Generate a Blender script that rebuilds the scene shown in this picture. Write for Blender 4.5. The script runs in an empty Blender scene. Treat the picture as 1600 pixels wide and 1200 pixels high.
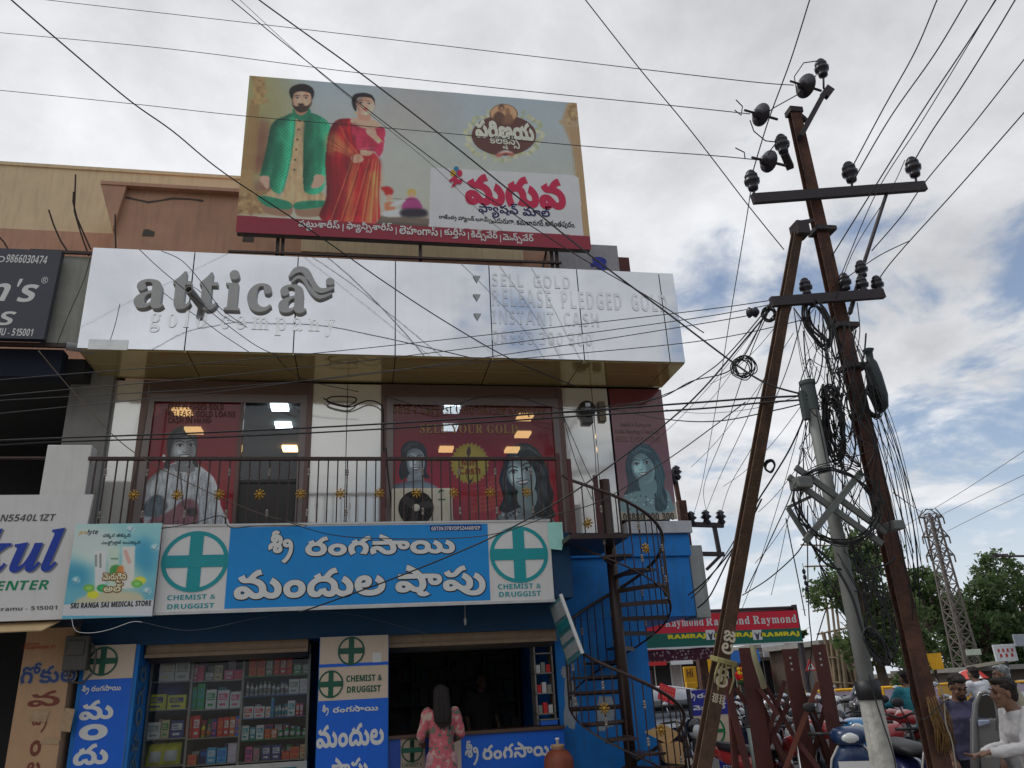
import bpy,math,random
import numpy as np
from mathutils import Vector,Matrix
from mathutils.geometry import delaunay_2d_cdt
R = math.radians
random.seed(7)
S = bpy.context.scene
COL = S.collection

# ------------------------------------------------------------------ camera
F = 1235.0                      # focal length in pixels of a 1600 px wide frame
CAMZ = 1.55
def _cam():
    r = math.atan(.054);h = 480.;zd = F*F/h
    Z = np.array([-zd*math.sin(r),zd*math.cos(r),-F]);Z /= np.linalg.norm(Z)
    X = np.array([6700.,-112.,-F]);X -= Z*X.dot(Z);X /= np.linalg.norm(X)
    return np.array([X,np.cross(Z,X),Z])
CM = _cam()
cd = bpy.data.cameras.new('camera');cam = bpy.data.objects.new('camera',cd);COL.objects.link(cam)
m4 = Matrix([list(CM[0])+[0],list(CM[1])+[0],list(CM[2])+[0],[0,0,0,1]])
m4.translation = (0,0,CAMZ)
cam.matrix_world = m4
cd.sensor_width = 36;cd.sensor_fit = 'HORIZONTAL';cd.lens = F/1600*36
cd.clip_start = .05;cd.clip_end = 3000
S.camera = cam

# ------------------------------------------------------------------ sky and sun
SUN_EL,SUN_AZ = 58,292        # azimuth: degrees clockwise from +y
w = bpy.data.worlds.new('World');S.world = w;w.use_nodes = True
nt = w.node_tree;N = nt.nodes;L = nt.links
bg = N['Background'];bg.inputs['Strength'].default_value = .1
sky = N.new('ShaderNodeTexSky');sky.sky_type = 'NISHITA';sky.sun_disc = False
sky.sun_elevation = R(SUN_EL);sky.sun_rotation = R(SUN_AZ);sky.air_density = 1.0;sky.dust_density = 1.5
tc = N.new('ShaderNodeTexCoord');sx = N.new('ShaderNodeSeparateXYZ');L.new(tc.outputs['Generated'],sx.inputs[0])
def mth(op,a,b=None,clamp=False):
    n = N.new('ShaderNodeMath');n.operation = op;n.use_clamp = clamp
    for i,v in enumerate((a,b)):
        if v is None:continue
        if isinstance(v,(int,float)):n.inputs[i].default_value = v
        else:L.new(v,n.inputs[i])
    return n.outputs[0]
den = mth('ADD',mth('MAXIMUM',sx.outputs['Z'],0.0),.22)
cb = N.new('ShaderNodeCombineXYZ');L.new(mth('DIVIDE',sx.outputs['X'],den),cb.inputs[0]);L.new(mth('DIVIDE',sx.outputs['Y'],den),cb.inputs[1])
def noise(scale,det,rough,off):
    mp = N.new('ShaderNodeMapping');mp.inputs['Location'].default_value = off;L.new(cb.outputs[0],mp.inputs['Vector'])
    n = N.new('ShaderNodeTexNoise');n.inputs['Scale'].default_value = scale;n.inputs['Detail'].default_value = det
    n.inputs['Roughness'].default_value = rough;n.inputs['Distortion'].default_value = .25;L.new(mp.outputs[0],n.inputs['Vector'])
    return n.outputs['Fac']
cover = noise(2.3,9,.58,(3.1,1.7,0))
shade = noise(1.7,8,.58,(8.3,4.2,2))
fine = noise(4.6,8,.62,(1.3,7.7,5))
# thicker cloud overhead and to the west (-x), gaps low in the east
bias = mth('ADD',mth('MULTIPLY',sx.outputs['Z'],.42),mth('MULTIPLY',sx.outputs['X'],-.30))
cv = mth('ADD',mth('ADD',cover,bias),mth('MULTIPLY',sx.outputs['Y'],.07))
def ramp(v,a,b):
    n = N.new('ShaderNodeMapRange');n.interpolation_type = 'SMOOTHSTEP'
    n.inputs['From Min'].default_value = a;n.inputs['From Max'].default_value = b;L.new(v,n.inputs['Value']);return n.outputs[0]
mask = ramp(cv,.40,.54)
tone = mth('ADD',mth('MULTIPLY',shade,.65),mth('MULTIPLY',fine,.35))
# overhead bases are greyer, low banks are whiter
tone = mth('ADD',tone,mth('MULTIPLY',sx.outputs['Z'],-.18))
tone = mth('ADD',tone,mth('MULTIPLY',mth('MULTIPLY',sx.outputs['X'],sx.outputs['Z']),-.16))
tone = mth('ADD',tone,mth('MULTIPLY',sx.outputs['X'],.0))
tone = mth('ADD',tone,mth('MULTIPLY',mth('MINIMUM',sx.outputs['Y'],0.0),.10))
cr = N.new('ShaderNodeValToRGB');L.new(tone,cr.inputs[0])
e = cr.color_ramp.elements
e[0].position = .22;e[0].color = (4.3,4.4,4.65,1)
e[1].position = .58;e[1].color = (8.3,8.45,8.7,1)
k = e.new(.38);k.color = (6.0,6.1,6.3,1)
mx = N.new('ShaderNodeMix');mx.data_type = 'RGBA'
L.new(mask,mx.inputs['Factor']);L.new(sky.outputs[0],mx.inputs['A']);L.new(cr.outputs[0],mx.inputs['B'])
def blend(fac,a,col):
    n = N.new('ShaderNodeMix');n.data_type = 'RGBA';L.new(fac,n.inputs['Factor']);L.new(a,n.inputs['A']);n.inputs['B'].default_value = col;return n.outputs['Result']
veil = blend(mth('MULTIPLY',ramp(sx.outputs['Z'],1.0,.0),.20),sky.outputs[0],(6.4,7.2,8.3,1))       # thin high haze over the blue
L.new(veil,mx.inputs['A'])
air = blend(mth('MULTIPLY',ramp(sx.outputs['Z'],.25,.0),.75),mx.outputs['Result'],(6.8,7.2,7.8,1))      # pale air just over the horizon
south = mth('MULTIPLY',ramp(sx.outputs['Z'],.30,.10),ramp(sx.outputs['Y'],.05,-.35))                      # added dark sky band, out of view, that keeps light off the shop
dark = blend(mth('MULTIPLY',south,.88),air,(1.3,1.35,1.45,1))
L.new(dark,bg.inputs['Color'])
sl = bpy.data.lights.new('sun','SUN');sl.energy = 1.0;sl.angle = R(15);sl.color = (1,.96,.9)
so = bpy.data.objects.new('sun',sl);COL.objects.link(so)
sd = Vector((math.sin(R(SUN_AZ))*math.cos(R(SUN_EL)),math.cos(R(SUN_AZ))*math.cos(R(SUN_EL)),math.sin(R(SUN_EL))))
so.rotation_euler = sd.to_track_quat('Z','Y').to_euler()
S.view_settings.view_transform = 'Standard';S.view_settings.look = 'None'
S.view_settings.exposure = .27;S.view_settings.gamma = 1

# ------------------------------------------------------------------ from the survey of the place: a sight line cut with a plane or a distance
def ray(u,v):return CM @ np.array([u-800.,600.-v,-F])
def onY(u,v,Y):d = ray(u,v)*1.;d = d*(Y/d[1]);return Vector((d[0],d[1],d[2]+CAMZ))
def onX(u,v,X):d = ray(u,v);d = d*(X/d[0]);return Vector((d[0],d[1],d[2]+CAMZ))
def onZ(u,v,z=0.):d = ray(u,v);d = d*((z-CAMZ)/d[2]);return Vector((d[0],d[1],d[2]+CAMZ))
def at(u,v,dist):d = ray(u,v);d = d*(dist/math.hypot(d[0],d[1]));return Vector((d[0],d[1],d[2]+CAMZ))

# ------------------------------------------------------------------ materials
def lin(c):
    c = [x/255. for x in c]
    return tuple((x/12.92 if x <= .04045 else ((x+.055)/1.055)**2.4) for x in c)
MATS = {}
def mat(name,c,rough=.6,metal=0.,var=.18,scale=6.,bump=.0,bscale=40.,coat=0.,spec=.5,emit=None,streak=0.,dirt=None,trans=None):
    """one procedural material: colour broken up by two noises, optional rain streaks, bump and coat"""
    if name in MATS:return MATS[name]
    m = bpy.data.materials.new(name);m.use_nodes = True;t = m.node_tree;n = t.nodes;l = t.links
    p = n['Principled BSDF']
    p.inputs['Roughness'].default_value = rough;p.inputs['Metallic'].default_value = metal
    p.inputs['Specular IOR Level'].default_value = spec;p.inputs['Coat Weight'].default_value = coat;p.inputs['Coat Roughness'].default_value = .06
    tc = n.new('ShaderNodeTexCoord')
    nz = n.new('ShaderNodeTexNoise');nz.inputs['Scale'].default_value = scale;nz.inputs['Detail'].default_value = 8;nz.inputs['Roughness'].default_value = .62
    l.new(tc.outputs['Object'],nz.inputs['Vector'])
    mr = n.new('ShaderNodeMapRange');mr.inputs['From Min'].default_value = .25;mr.inputs['From Max'].default_value = .75
    mr.inputs['To Min'].default_value = 1-var;mr.inputs['To Max'].default_value = 1+var*.6
    l.new(nz.outputs['Fac'],mr.inputs['Value'])
    mul = n.new('ShaderNodeVectorMath');mul.operation = 'SCALE';mul.inputs[0].default_value = c;l.new(mr.outputs[0],mul.inputs['Scale'])
    out = mul.outputs[0]
    if streak or dirt:
        mp = n.new('ShaderNodeMapping');mp.inputs['Scale'].default_value = (9,9,.8) if streak else (1,1,1);l.new(tc.outputs['Object'],mp.inputs['Vector'])
        n2 = n.new('ShaderNodeTexNoise');n2.inputs['Scale'].default_value = 1.6;n2.inputs['Detail'].default_value = 6;l.new(mp.outputs[0],n2.inputs['Vector'])
        r2 = n.new('ShaderNodeMapRange');r2.inputs['From Min'].default_value = .5;r2.inputs['From Max'].default_value = .78
        r2.inputs['To Max'].default_value = streak or .6;r2.clamp = True;l.new(n2.outputs['Fac'],r2.inputs['Value'])
        mi = n.new('ShaderNodeMix');mi.data_type = 'RGBA';l.new(r2.outputs[0],mi.inputs['Factor']);l.new(out,mi.inputs['A'])
        mi.inputs['B'].default_value = (*(dirt or [x*.35 for x in c]),1);out = mi.outputs['Result']
    l.new(out,p.inputs['Base Color'])
    rr = n.new('ShaderNodeMapRange');dr = min(.1,rough*.4);rr.inputs['To Min'].default_value = max(.02,rough-dr);rr.inputs['To Max'].default_value = min(1,rough+dr);l.new(nz.outputs['Fac'],rr.inputs['Value']);l.new(rr.outputs[0],p.inputs['Roughness'])
    if bump:
        nb = n.new('ShaderNodeTexNoise');nb.inputs['Scale'].default_value = bscale;nb.inputs['Detail'].default_value = 5;l.new(tc.outputs['Object'],nb.inputs['Vector'])
        bp = n.new('ShaderNodeBump');bp.inputs['Strength'].default_value = bump;bp.inputs['Distance'].default_value = .02
        l.new(nb.outputs['Fac'],bp.inputs['Height']);l.new(bp.outputs[0],p.inputs['Normal'])
    if emit:
        p.inputs['Emission Color'].default_value = (*emit[:3],1);p.inputs['Emission Strength'].default_value = emit[3]
    if trans is not None:                                       # a film one can see through a little
        tb = n.new('ShaderNodeBsdfTransparent');ms = n.new('ShaderNodeMixShader');ms.inputs[0].default_value = trans
        l.new(p.outputs[0],ms.inputs[1]);l.new(tb.outputs[0],ms.inputs[2]);l.new(ms.outputs[0],n['Material Output'].inputs['Surface'])
    MATS[name] = m
    return m
def print_mat(name,rough=.55,trans=None,coat=0.,gain=1.):
    """ink on flex or vinyl: the artwork is a colour attribute of the sheet"""
    if name in MATS:return MATS[name]
    m = bpy.data.materials.new(name);m.use_nodes = True;t = m.node_tree;n = t.nodes;l = t.links;p = n['Principled BSDF']
    a = n.new('ShaderNodeVertexColor');a.layer_name = 'Col'
    tc = n.new('ShaderNodeTexCoord');nz = n.new('ShaderNodeTexNoise');nz.inputs['Scale'].default_value = 3.;nz.inputs['Detail'].default_value = 6
    l.new(tc.outputs['Object'],nz.inputs['Vector'])
    mr = n.new('ShaderNodeMapRange');mr.inputs['To Min'].default_value = .88*gain;mr.inputs['To Max'].default_value = 1.1*gain;l.new(nz.outputs['Fac'],mr.inputs['Value'])
    mul = n.new('ShaderNodeVectorMath');mul.operation = 'SCALE';l.new(a.outputs[0],mul.inputs[0]);l.new(mr.outputs[0],mul.inputs['Scale'])
    l.new(mul.outputs[0],p.inputs['Base Color']);p.inputs['Roughness'].default_value = rough;p.inputs['Coat Weight'].default_value = coat;p.inputs['Coat Roughness'].default_value = .03
    if trans is not None:
        tb = n.new('ShaderNodeBsdfTransparent');ms = n.new('ShaderNodeMixShader');ms.inputs[0].default_value = trans
        l.new(p.outputs[0],ms.inputs[1]);l.new(tb.outputs[0],ms.inputs[2]);l.new(ms.outputs[0],n['Material Output'].inputs['Surface'])
    MATS[name] = m
    return m
def glass_mat():
    if 'glass' in MATS:return MATS['glass']
    m = bpy.data.materials.new('glass');m.use_nodes = True;t = m.node_tree;n = t.nodes;l = t.links
    for x in list(n):
        if x.type == 'BSDF_PRINCIPLED':n.remove(x)
    tb = n.new('ShaderNodeBsdfTransparent');tb.inputs[0].default_value = (.92,.94,.94,1)
    gl = n.new('ShaderNodeBsdfGlossy');gl.inputs['Roughness'].default_value = .03;gl.inputs[0].default_value = (.9,.9,.9,1)
    fr = n.new('ShaderNodeFresnel');fr.inputs[0].default_value = 1.5;ms = n.new('ShaderNodeMixShader')
    l.new(fr.outputs[0],ms.inputs[0]);l.new(tb.outputs[0],ms.inputs[1]);l.new(gl.outputs[0],ms.inputs[2]);l.new(ms.outputs[0],n['Material Output'].inputs['Surface'])
    MATS['glass'] = m;return m
def plain(name,srgb,gain=1.0,**k):return mat(name,tuple(min(.9,x*gain) for x in lin(srgb)),**k)

# ------------------------------------------------------------------ objects
WL = {}
def wloc(o):return WL.get(o.name,Vector((0,0,0))) if o else Vector((0,0,0))
def tag(o,label=None,cat=None,group=None,kind=None):
    if label:o['label'] = label
    if cat:o['category'] = cat
    if group:o['group'] = group
    if kind:o['kind'] = kind
    return o
def thing(name,label,cat,loc=(0,0,0),group=None):
    o = bpy.data.objects.new(name,None);COL.objects.link(o);o.location = loc;o.empty_display_size = .1
    WL[o.name] = Vector(loc)
    return tag(o,label,cat,group)
def perp(d):
    d = d.normalized();a = Vector((0,0,1)) if abs(d.z) < .95 else Vector((0,1,0))
    u = d.cross(a).normalized();return u,u.cross(d).normalized()
class MB:
    def __init__(s):s.v = [];s.f = [];s.m = []
    def add(s,vs,fs,m=0):
        o = len(s.v);s.v += [tuple(x) for x in vs];s.f += [tuple(i+o for i in f) for f in fs];s.m += [m]*len(fs);return s
    def box(s,x0,x1,y0,y1,z0,z1,m=0):
        return s.add([(x0,y0,z0),(x1,y0,z0),(x1,y1,z0),(x0,y1,z0),(x0,y0,z1),(x1,y0,z1),(x1,y1,z1),(x0,y1,z1)],
                     [(0,3,2,1),(4,5,6,7),(0,1,5,4),(1,2,6,5),(2,3,7,6),(3,0,4,7)],m)
    def beam(s,p,q,w,h=None,m=0,w2=None,h2=None,side=None):
        p,q = Vector(p),Vector(q);h = w if h is None else h;w2 = w if w2 is None else w2;h2 = h if h2 is None else h2
        u,v = perp(q-p)
        if side is not None:
            u = Vector(side);d = (q-p).normalized();u = (u-d*u.dot(d)).normalized();v = u.cross(d).normalized()
        vs = []
        for c,a,b in ((p,w,h),(q,w2,h2)):
            vs += [c-u*a/2-v*b/2,c+u*a/2-v*b/2,c+u*a/2+v*b/2,c-u*a/2+v*b/2]
        return s.add(vs,[(0,3,2,1),(4,5,6,7),(0,1,5,4),(1,2,6,5),(2,3,7,6),(3,0,4,7)],m)
    def tube(s,pts,r,n=6,m=0,closed=False,cap=True):
        pts = [Vector(p) for p in pts];k = len(pts);rs = r if isinstance(r,(list,tuple)) else [r]*k
        vs = [];u = None
        for i,p in enumerate(pts):
            a = pts[i-1] if (i or closed) else p;b = pts[(i+1) % k] if (i < k-1 or closed) else p
            d = (b-a)
            if d.length < 1e-9:d = Vector((0,0,1))
            d.normalize()
            if u is None:u,v = perp(d)
            else:
                u = (u-d*u.dot(d))
                if u.length < 1e-6:u,v = perp(d)
                u.normalize();v = u.cross(d)
            vs += [p+(u*math.cos(2*math.pi*j/n)+v*math.sin(2*math.pi*j/n))*rs[i] for j in range(n)]
        fs = []
        for i in range(k if closed else k-1):
            a,b = i*n,((i+1) % k)*n
            fs += [(a+j,a+(j+1) % n,b+(j+1) % n,b+j) for j in range(n)]
        if cap and not closed:fs += [tuple(range(n-1,-1,-1)),tuple((k-1)*n+j for j in range(n))]
        return s.add(vs,fs,m)
    def lathe(s,prof,o,ax=(0,0,1),n=16,m=0):
        o = Vector(o);ax = Vector(ax).normalized();u,v = perp(ax);vs = []
        for r,h in prof:vs += [o+ax*h+(u*math.cos(2*math.pi*j/n)+v*math.sin(2*math.pi*j/n))*max(r,1e-4) for j in range(n)]
        k = len(prof)
        fs = [(i*n+j,i*n+(j+1) % n,(i+1)*n+(j+1) % n,(i+1)*n+j) for i in range(k-1) for j in range(n)]
        fs += [tuple(range(n-1,-1,-1)),tuple((k-1)*n+j for j in range(n))]
        return s.add(vs,fs,m)
    def prism(s,poly,vec,m=0):
        poly = [Vector(p) for p in poly];vec = Vector(vec);n = len(poly)
        vs = poly+[p+vec for p in poly]
        return s.add(vs,[tuple(range(n)),tuple(range(2*n-1,n-1,-1))]+[(i,i+n,(i+1) % n+n,(i+1) % n) for i in range(n)],m)
    def ell(s,c,r,m=0,n=14,k=9,rot=None):
        c = Vector(c);vs = []
        for i in range(k+1):
            t = math.pi*i/k
            for j in range(n):
                a = 2*math.pi*j/n
                p = Vector((r[0]*math.sin(t)*math.cos(a),r[1]*math.sin(t)*math.sin(a),r[2]*math.cos(t)))
                vs.append(c+(rot @ p if rot else p))
        return s.add(vs,[(i*n+j,(i+1)*n+j,(i+1)*n+(j+1) % n,i*n+(j+1) % n) for i in range(k) for j in range(n)],m)
    def xf(s,M):
        s.v = [tuple(M @ Vector(p)) for p in s.v];return s
    def build(s,name,mats,parent=None,smooth=False,bevel=0.,label=None,cat=None,group=None,kind=None,fixn=False):
        me = bpy.data.meshes.new(name);o = bpy.data.objects.new(name,me);COL.objects.link(o)
        if parent is not None:off = wloc(parent);WL[o.name] = off.copy()
        else:
            a = np.array(s.v,float);off = Vector(((a[:,0].min()+a[:,0].max())/2,(a[:,1].min()+a[:,1].max())/2,a[:,2].min()));o.location = off;WL[o.name] = off
        me.from_pydata([tuple(Vector(p)-off) for p in s.v],[],s.f)
        if not isinstance(mats,(list,tuple)):mats = [mats]
        for m in mats:me.materials.append(m)
        if len(mats) > 1:me.polygons.foreach_set('material_index',s.m)
        if smooth:
            me.polygons.foreach_set('use_smooth',[True]*len(me.polygons))
        me.update()
        if parent is not None:o.parent = parent
        if bevel:
            b = o.modifiers.new('bevel','BEVEL');b.width = bevel;b.segments = 2;b.limit_method = 'ANGLE';b.angle_limit = R(40)
        return tag(o,label,cat,group,kind)
def copy_tree(o,parent=None):
    c = o.copy();COL.objects.link(c)
    if parent is not None:c.parent = parent
    for ch in o.children:copy_tree(ch,c)
    return c

# ------------------------------------------------------------------ lettering: glyph outlines (Telugu already shaped, and two Latin alphabets)
# Telugu: quadratic outlines in hundredths of an em, each point as (2*dx + on curve, dy); words as (glyph, x, y)... and advance
GLYPHS = (
((6,27,12,10,22,6,30,0,22,-6,12,-10,0,-13,-12,-9,-22,-6,-30,0,-22,6,-12,10),(32,16,12,-6,18,0,10,3,4,5,0,7,-10,7,-11,0,-6,0,-10,-3,-6,-5),),
((68,-1,-32,4,-20,8,-10,10,0,13,12,11,18,5,24,0,14,-4,8,-7,0,-8,-8,-7,-16,-3,-22,0,-14,5,-3,2,5,9,2,-2,6,-3,10,-2,10,0,8,3,0,4,-4,3,-12,0,-10,-6,1,-4,1,-4,0,-4,12,-7,24,-4,23,0,30,0,28,8,1,10,0,3,-4,4,-8,3,-10,0,-6,-3,0,-5,6,-4,9,-1,1,-9,-55,0,1,10,27,0,-4,2,-4,5,0,6,8,6,16,4,24,0,20,-5,12,-10,0,-14,-12,-11,-22,-7,-32,-4),),
((107,-1,-8,0,-16,3,-14,6,-11,6,-4,3,-8,3,-6,0,-6,-3,0,-5,6,-3,10,0,8,4,3,5,19,-9,-4,-3,-10,-5,-12,-2,-22,0,-16,4,-6,7,0,9,8,7,16,4,18,0,14,-2,12,-5,14,-7,8,-4,6,-1,10,0,8,4,0,11,-8,11,-14,11,-18,9,-22,6,-11,3,15,12,12,-3,26,-8,24,-11,16,-13,10,-15,0,-14,-10,-10,-18,-5),),
((46,-1,-22,2,-16,7,-5,6,27,3,4,-2,6,-3,12,-2,20,0,10,1,4,2,0,3,-2,2,-6,1,-5,0,-15,0,-14,1,-20,2,-10,5,-4,5,0,7,10,7,24,4,19,0,12,0,20,-2,16,-6,5,-6,-25,-3,-2,2,-8,3,-10,1,-18,0,-8,-1,-2,-2,0,-3,6,-2,11,0,21,-1,12,0,16,-2,10,-4,4,-6,1,-3,0,-6,-14,-7,-24,-3),(42,40,-16,3,-10,7,-1,6,29,3,2,-5,4,-4,8,0,6,2,7,3,9,6,6,4,12,5,16,2,11,1,3,-12,-8,0,-10,-2,-8,-3,-3,-3,-5,-4,-4,-3,-10,-4,-14,-2),),
((80,50,24,-6,12,-11,0,-14,-4,-9,-6,-8,-3,-3,-25,5,2,3,8,5,4,7,0,8,-6,7,-12,5,-18,0,-12,-4,-6,-7,0,-10,8,-10,5,-4,-25,-5,-6,5,-8,13,0,14,12,12,24,7),(50,40,-14,3,-10,7,-3,6,29,3,2,-5,4,-4,8,0,6,2,7,3,9,6,6,4,14,5,14,2,11,1,3,-12,-8,0,-8,-2,-8,-3,-5,-3,-5,-4,-4,-3,-10,-4,-14,-2),),
((112,-1,-14,2,-10,4,-3,4,5,0,-4,-4,-12,-5,-14,-1,-18,0,-16,3,-8,7,0,7,6,7,9,2,1,-2,-25,0,1,12,57,0,1,-11,-10,-1,-8,-4,0,-5,8,-3,14,0,8,5,3,4,27,0,0,-4,6,-4,8,-1,10,0,6,2,4,4,1,2,0,5,-8,7,-12,5,-18,3,-9,1,19,10,18,-2,26,-8,12,-13,0,-13,-8,-10,-20,-5),(76,40,-14,3,-10,7,-1,6,27,3,2,-5,6,-4,8,0,6,2,5,3,9,6,8,4,12,5,14,2,11,1,3,-12,-6,0,-10,-2,-8,-3,-3,-3,-5,-4,-4,-3,-12,-4,-12,-2),),
((115,-1,-8,0,-12,2,-10,4,-3,4,5,0,-6,-4,-12,-5,-14,-1,-22,0,-16,4,-6,6,0,8,6,6,14,4,13,3,6,1,8,3,0,3,-2,2,-4,1,-10,0,-4,-2,0,-3,2,-2,1,-1,-25,-3,-2,2,-2,4,0,6,8,5,18,4,28,0,16,-4,6,-6,0,-7,-6,-5,-14,-5,-20,-4,-8,-3,0,-3,6,-2,16,0,8,3,4,4,1,2,27,0,2,-6,10,-3,12,0,8,3,0,4,-2,3,-1,1,25,4,4,-2,4,-6,0,-8,-10,-7,-16,-4),(142,31,-18,-8,-28,0,-18,4,-12,5,-3,3,7,9,6,-5,18,-5,13,0,4,0,6,0,2,2,0,2,-4,2,-8,0,-6,-1,-1,0,-1,10,2,0,10,1,14,0,14,-3,8,-5),),
((119,-1,-8,0,-12,2,-10,4,-3,4,5,0,-6,-4,-10,-5,-14,-1,-22,0,-16,4,-8,7,-4,9,1,4,0,7,6,10,12,7,18,3,22,0,14,-4,8,-6,0,-9,-8,-7,-16,-3,-20,0,-12,2,-8,3,-3,2,9,9,2,-2,6,-3,8,-2,12,0,8,3,0,4,-6,3,-10,0,-8,-3,-6,-7,1,-6,1,-1,0,-4,4,-6,8,-2,14,0,8,3,4,4,3,2,27,0,0,-4,6,-4,8,-1,12,0,6,5,0,8,-8,7,-14,6,-5,2,15,11,12,-3,20,-9,10,-11,0,-13,-10,-10,-18,-5),(67,63,-1,-15,-23,0,1,15),),
((112,-1,-14,4,-8,7,0,9,10,6,14,3,18,0,16,-3,8,-5,5,-2,-9,-10,-4,3,-6,4,-8,4,-10,0,-8,-3,0,-5,6,-2,12,0,8,3,4,6,1,4,1,2,0,4,-4,6,-10,4,-14,0,-6,-2,-6,-3,-1,-2,-23,0,-2,1,-4,4,-10,3,-16,0,-8,-2,0,-4,0,-2,4,-1,6,0,7,0,13,0,1,-11,-11,0,-6,0,-6,0,-4,-2,-2,-2,0,-3,6,-2,12,0,10,3,7,3,17,-8,-4,-3,-14,-4,-14,-2,-9,0,-18,0,-20,8,0,8,4,5,10,4,9,1,1,-1,-12,1,-8,7,0,10,22,8,19,0,10,0,14,-2,14,-4,7,-4,-3,0,4,3,10,5,14,2,9,0,16,0,20,-7,10,-12,0,-15,-10,-11,-20,-6),),
((87,-1,-28,0,-36,6,-16,12,0,13,12,9,18,5,24,0,14,-4,8,-6,0,-12,-18,-7,-15,0,-8,0,-12,3,-10,3,-3,1,9,9,4,-3,10,-4,14,0,8,3,0,5,-6,2,-10,0,-6,-2,-6,-5,0,-7,6,-4,14,-4,20,-1,30,0,24,1,14,3,8,5,1,4,1,1,0,4,-10,5,-14,0,-6,-2,0,-5,6,-2,10,0,8,2,4,3,3,3,11,-8,-4,-3,-8,-4,-12,-3,-18,0,-14,3,-8,5,0,11,18,7,15,0,4,0,6,0,6,0,3,-1,-23,0,-2,0,-6,1,-6,0,-3,0,11,9,10,-1,22,-3,18,-6,10,-10,0,-12,-10,-10,-20,-6,-32,-3),(84,40,-14,3,-10,7,-1,6,27,3,2,-5,6,-4,8,0,6,2,5,3,9,6,8,4,12,5,14,2,11,1,3,-12,-6,0,-10,-2,-8,-3,-3,-3,-7,-4,-2,-3,-12,-4,-12,-2),),
((102,-1,-14,2,-8,4,-5,4,5,0,-6,-4,-10,-5,-12,-1,-7,0,-16,0,-20,11,0,19,18,13,30,8,44,0,32,-8,16,-13,0,-16,-10,-9,-16,-5),(112,11,6,5,0,10,-8,8,-18,5,-13,0,-1,0,-14,0,-18,-5,-10,-8,0,-10,8,-5,12,0,8,5,3,4,27,0,0,-5,10,-4),(60,40,-14,3,-10,7,-1,6,27,3,4,-5,4,-4,8,0,6,2,5,3,11,6,6,4,12,5,16,2,11,1,3,-12,-8,0,-10,-2,-8,-3,-3,-3,-5,-4,-4,-3,-10,-4,-14,-2),),
((96,-1,-14,2,-16,6,-9,6,-4,2,-6,3,-4,0,-4,0,-6,-2,0,-4,6,-6,5,-3,-27,-4,-4,3,-4,8,0,9,8,7,16,4,18,0,14,-2,12,-6,12,-6,8,-4,8,-1,10,0,8,4,0,8,-6,8,-14,5,-20,4,-11,0,-13,0,39,10,18,-2,24,-8,14,-12,0,-14,-10,-10,-18,-5),(46,40,-14,3,-10,7,-3,6,29,3,2,-5,6,-4,6,0,6,2,7,3,9,6,8,4,12,5,14,2,11,1,3,-12,-6,0,-10,-2,-8,-3,-5,-3,-5,-4,-4,-3,-10,-4,-12,-2),),
((107,-1,-8,0,-16,3,-14,6,-11,6,-4,3,-8,3,-6,0,-6,-3,0,-5,6,-3,10,0,8,4,3,5,19,-9,-4,-3,-10,-5,-12,-2,-22,0,-16,4,-6,7,0,9,8,7,16,4,18,0,14,-2,12,-5,14,-7,8,-4,6,-1,12,0,6,4,0,9,-8,7,-14,6,-5,2,15,11,12,-3,20,-9,10,-11,0,-13,-10,-10,-18,-5),(36,40,-14,3,-10,7,-1,6,27,3,2,-5,6,-4,8,0,6,2,5,3,9,6,8,4,12,5,14,2,11,1,3,-12,-6,0,-10,-2,-8,-3,-3,-3,-7,-4,-4,-3,-10,-4,-12,-2),),
((46,40,-14,3,-10,7,-3,6,29,3,2,-5,6,-4,6,0,6,2,7,3,9,6,8,4,12,5,14,2,11,1,3,-12,-6,0,-10,-2,-8,-3,-5,-3,-5,-4,-4,-3,-10,-4,-12,-2),(107,-1,-8,0,-16,3,-14,6,-11,6,-4,3,-8,3,-6,0,-6,-3,0,-5,6,-3,10,0,8,4,3,5,19,-9,-4,-3,-10,-5,-12,-2,-22,0,-16,4,-6,8,0,8,8,7,16,4,18,0,14,-2,12,-5,14,-7,8,-4,6,-1,10,0,8,4,0,8,-6,8,-14,5,-20,4,-11,0,-13,0,39,10,18,-2,24,-8,14,-12,0,-14,-10,-10,-18,-5),(160,-1,-20,7,-9,5,17,9,4,-3,8,-4,12,-2,12,0,8,4,0,9,-8,7,-14,6,-7,2,17,11,12,-3,18,-9,12,-11,1,-7,0,-10,-22,-11),),
((6,31,14,12,24,7,36,0,26,-7,12,-11,0,-16,-12,-11,-24,-6,-38,0,-24,6,-14,11),(34,18,14,-7,24,0,12,3,6,6,0,8,-6,6,-12,4,-20,0,-12,-4,-6,-6),(130,-1,-20,7,-9,5,17,9,4,-3,10,-4,10,-2,12,0,8,4,0,9,-8,7,-14,7,-7,2,15,10,12,-3,20,-9,12,-11,1,-7,0,-10,-22,-11),(200,-1,-20,7,-9,5,17,9,4,-3,8,-4,12,-2,12,0,8,4,0,9,-8,7,-14,6,-7,2,17,11,12,-3,20,-9,10,-11,1,-7,0,-10,-22,-11),(126,40,-14,3,-10,7,-3,6,29,3,2,-5,6,-4,6,0,6,2,7,3,9,6,8,4,12,5,14,2,11,1,3,-12,-6,0,-10,-2,-8,-3,-5,-3,-5,-4,-4,-3,-10,-4,-12,-2),),
((6,31,14,12,24,7,36,0,26,-7,12,-11,0,-16,-12,-11,-24,-6,-38,0,-24,6,-14,11),(34,19,14,-8,24,0,12,3,6,6,0,8,-6,7,-12,4,-20,0,-12,-4,-6,-6),(44,40,-14,3,-10,7,-1,6,27,3,2,-5,6,-4,8,0,6,2,5,3,11,6,6,4,12,5,16,2,11,1,1,-12,-6,0,-10,-2,-8,-3,-3,-3,-5,-4,-4,-3,-10,-4,-14,-2),),
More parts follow.
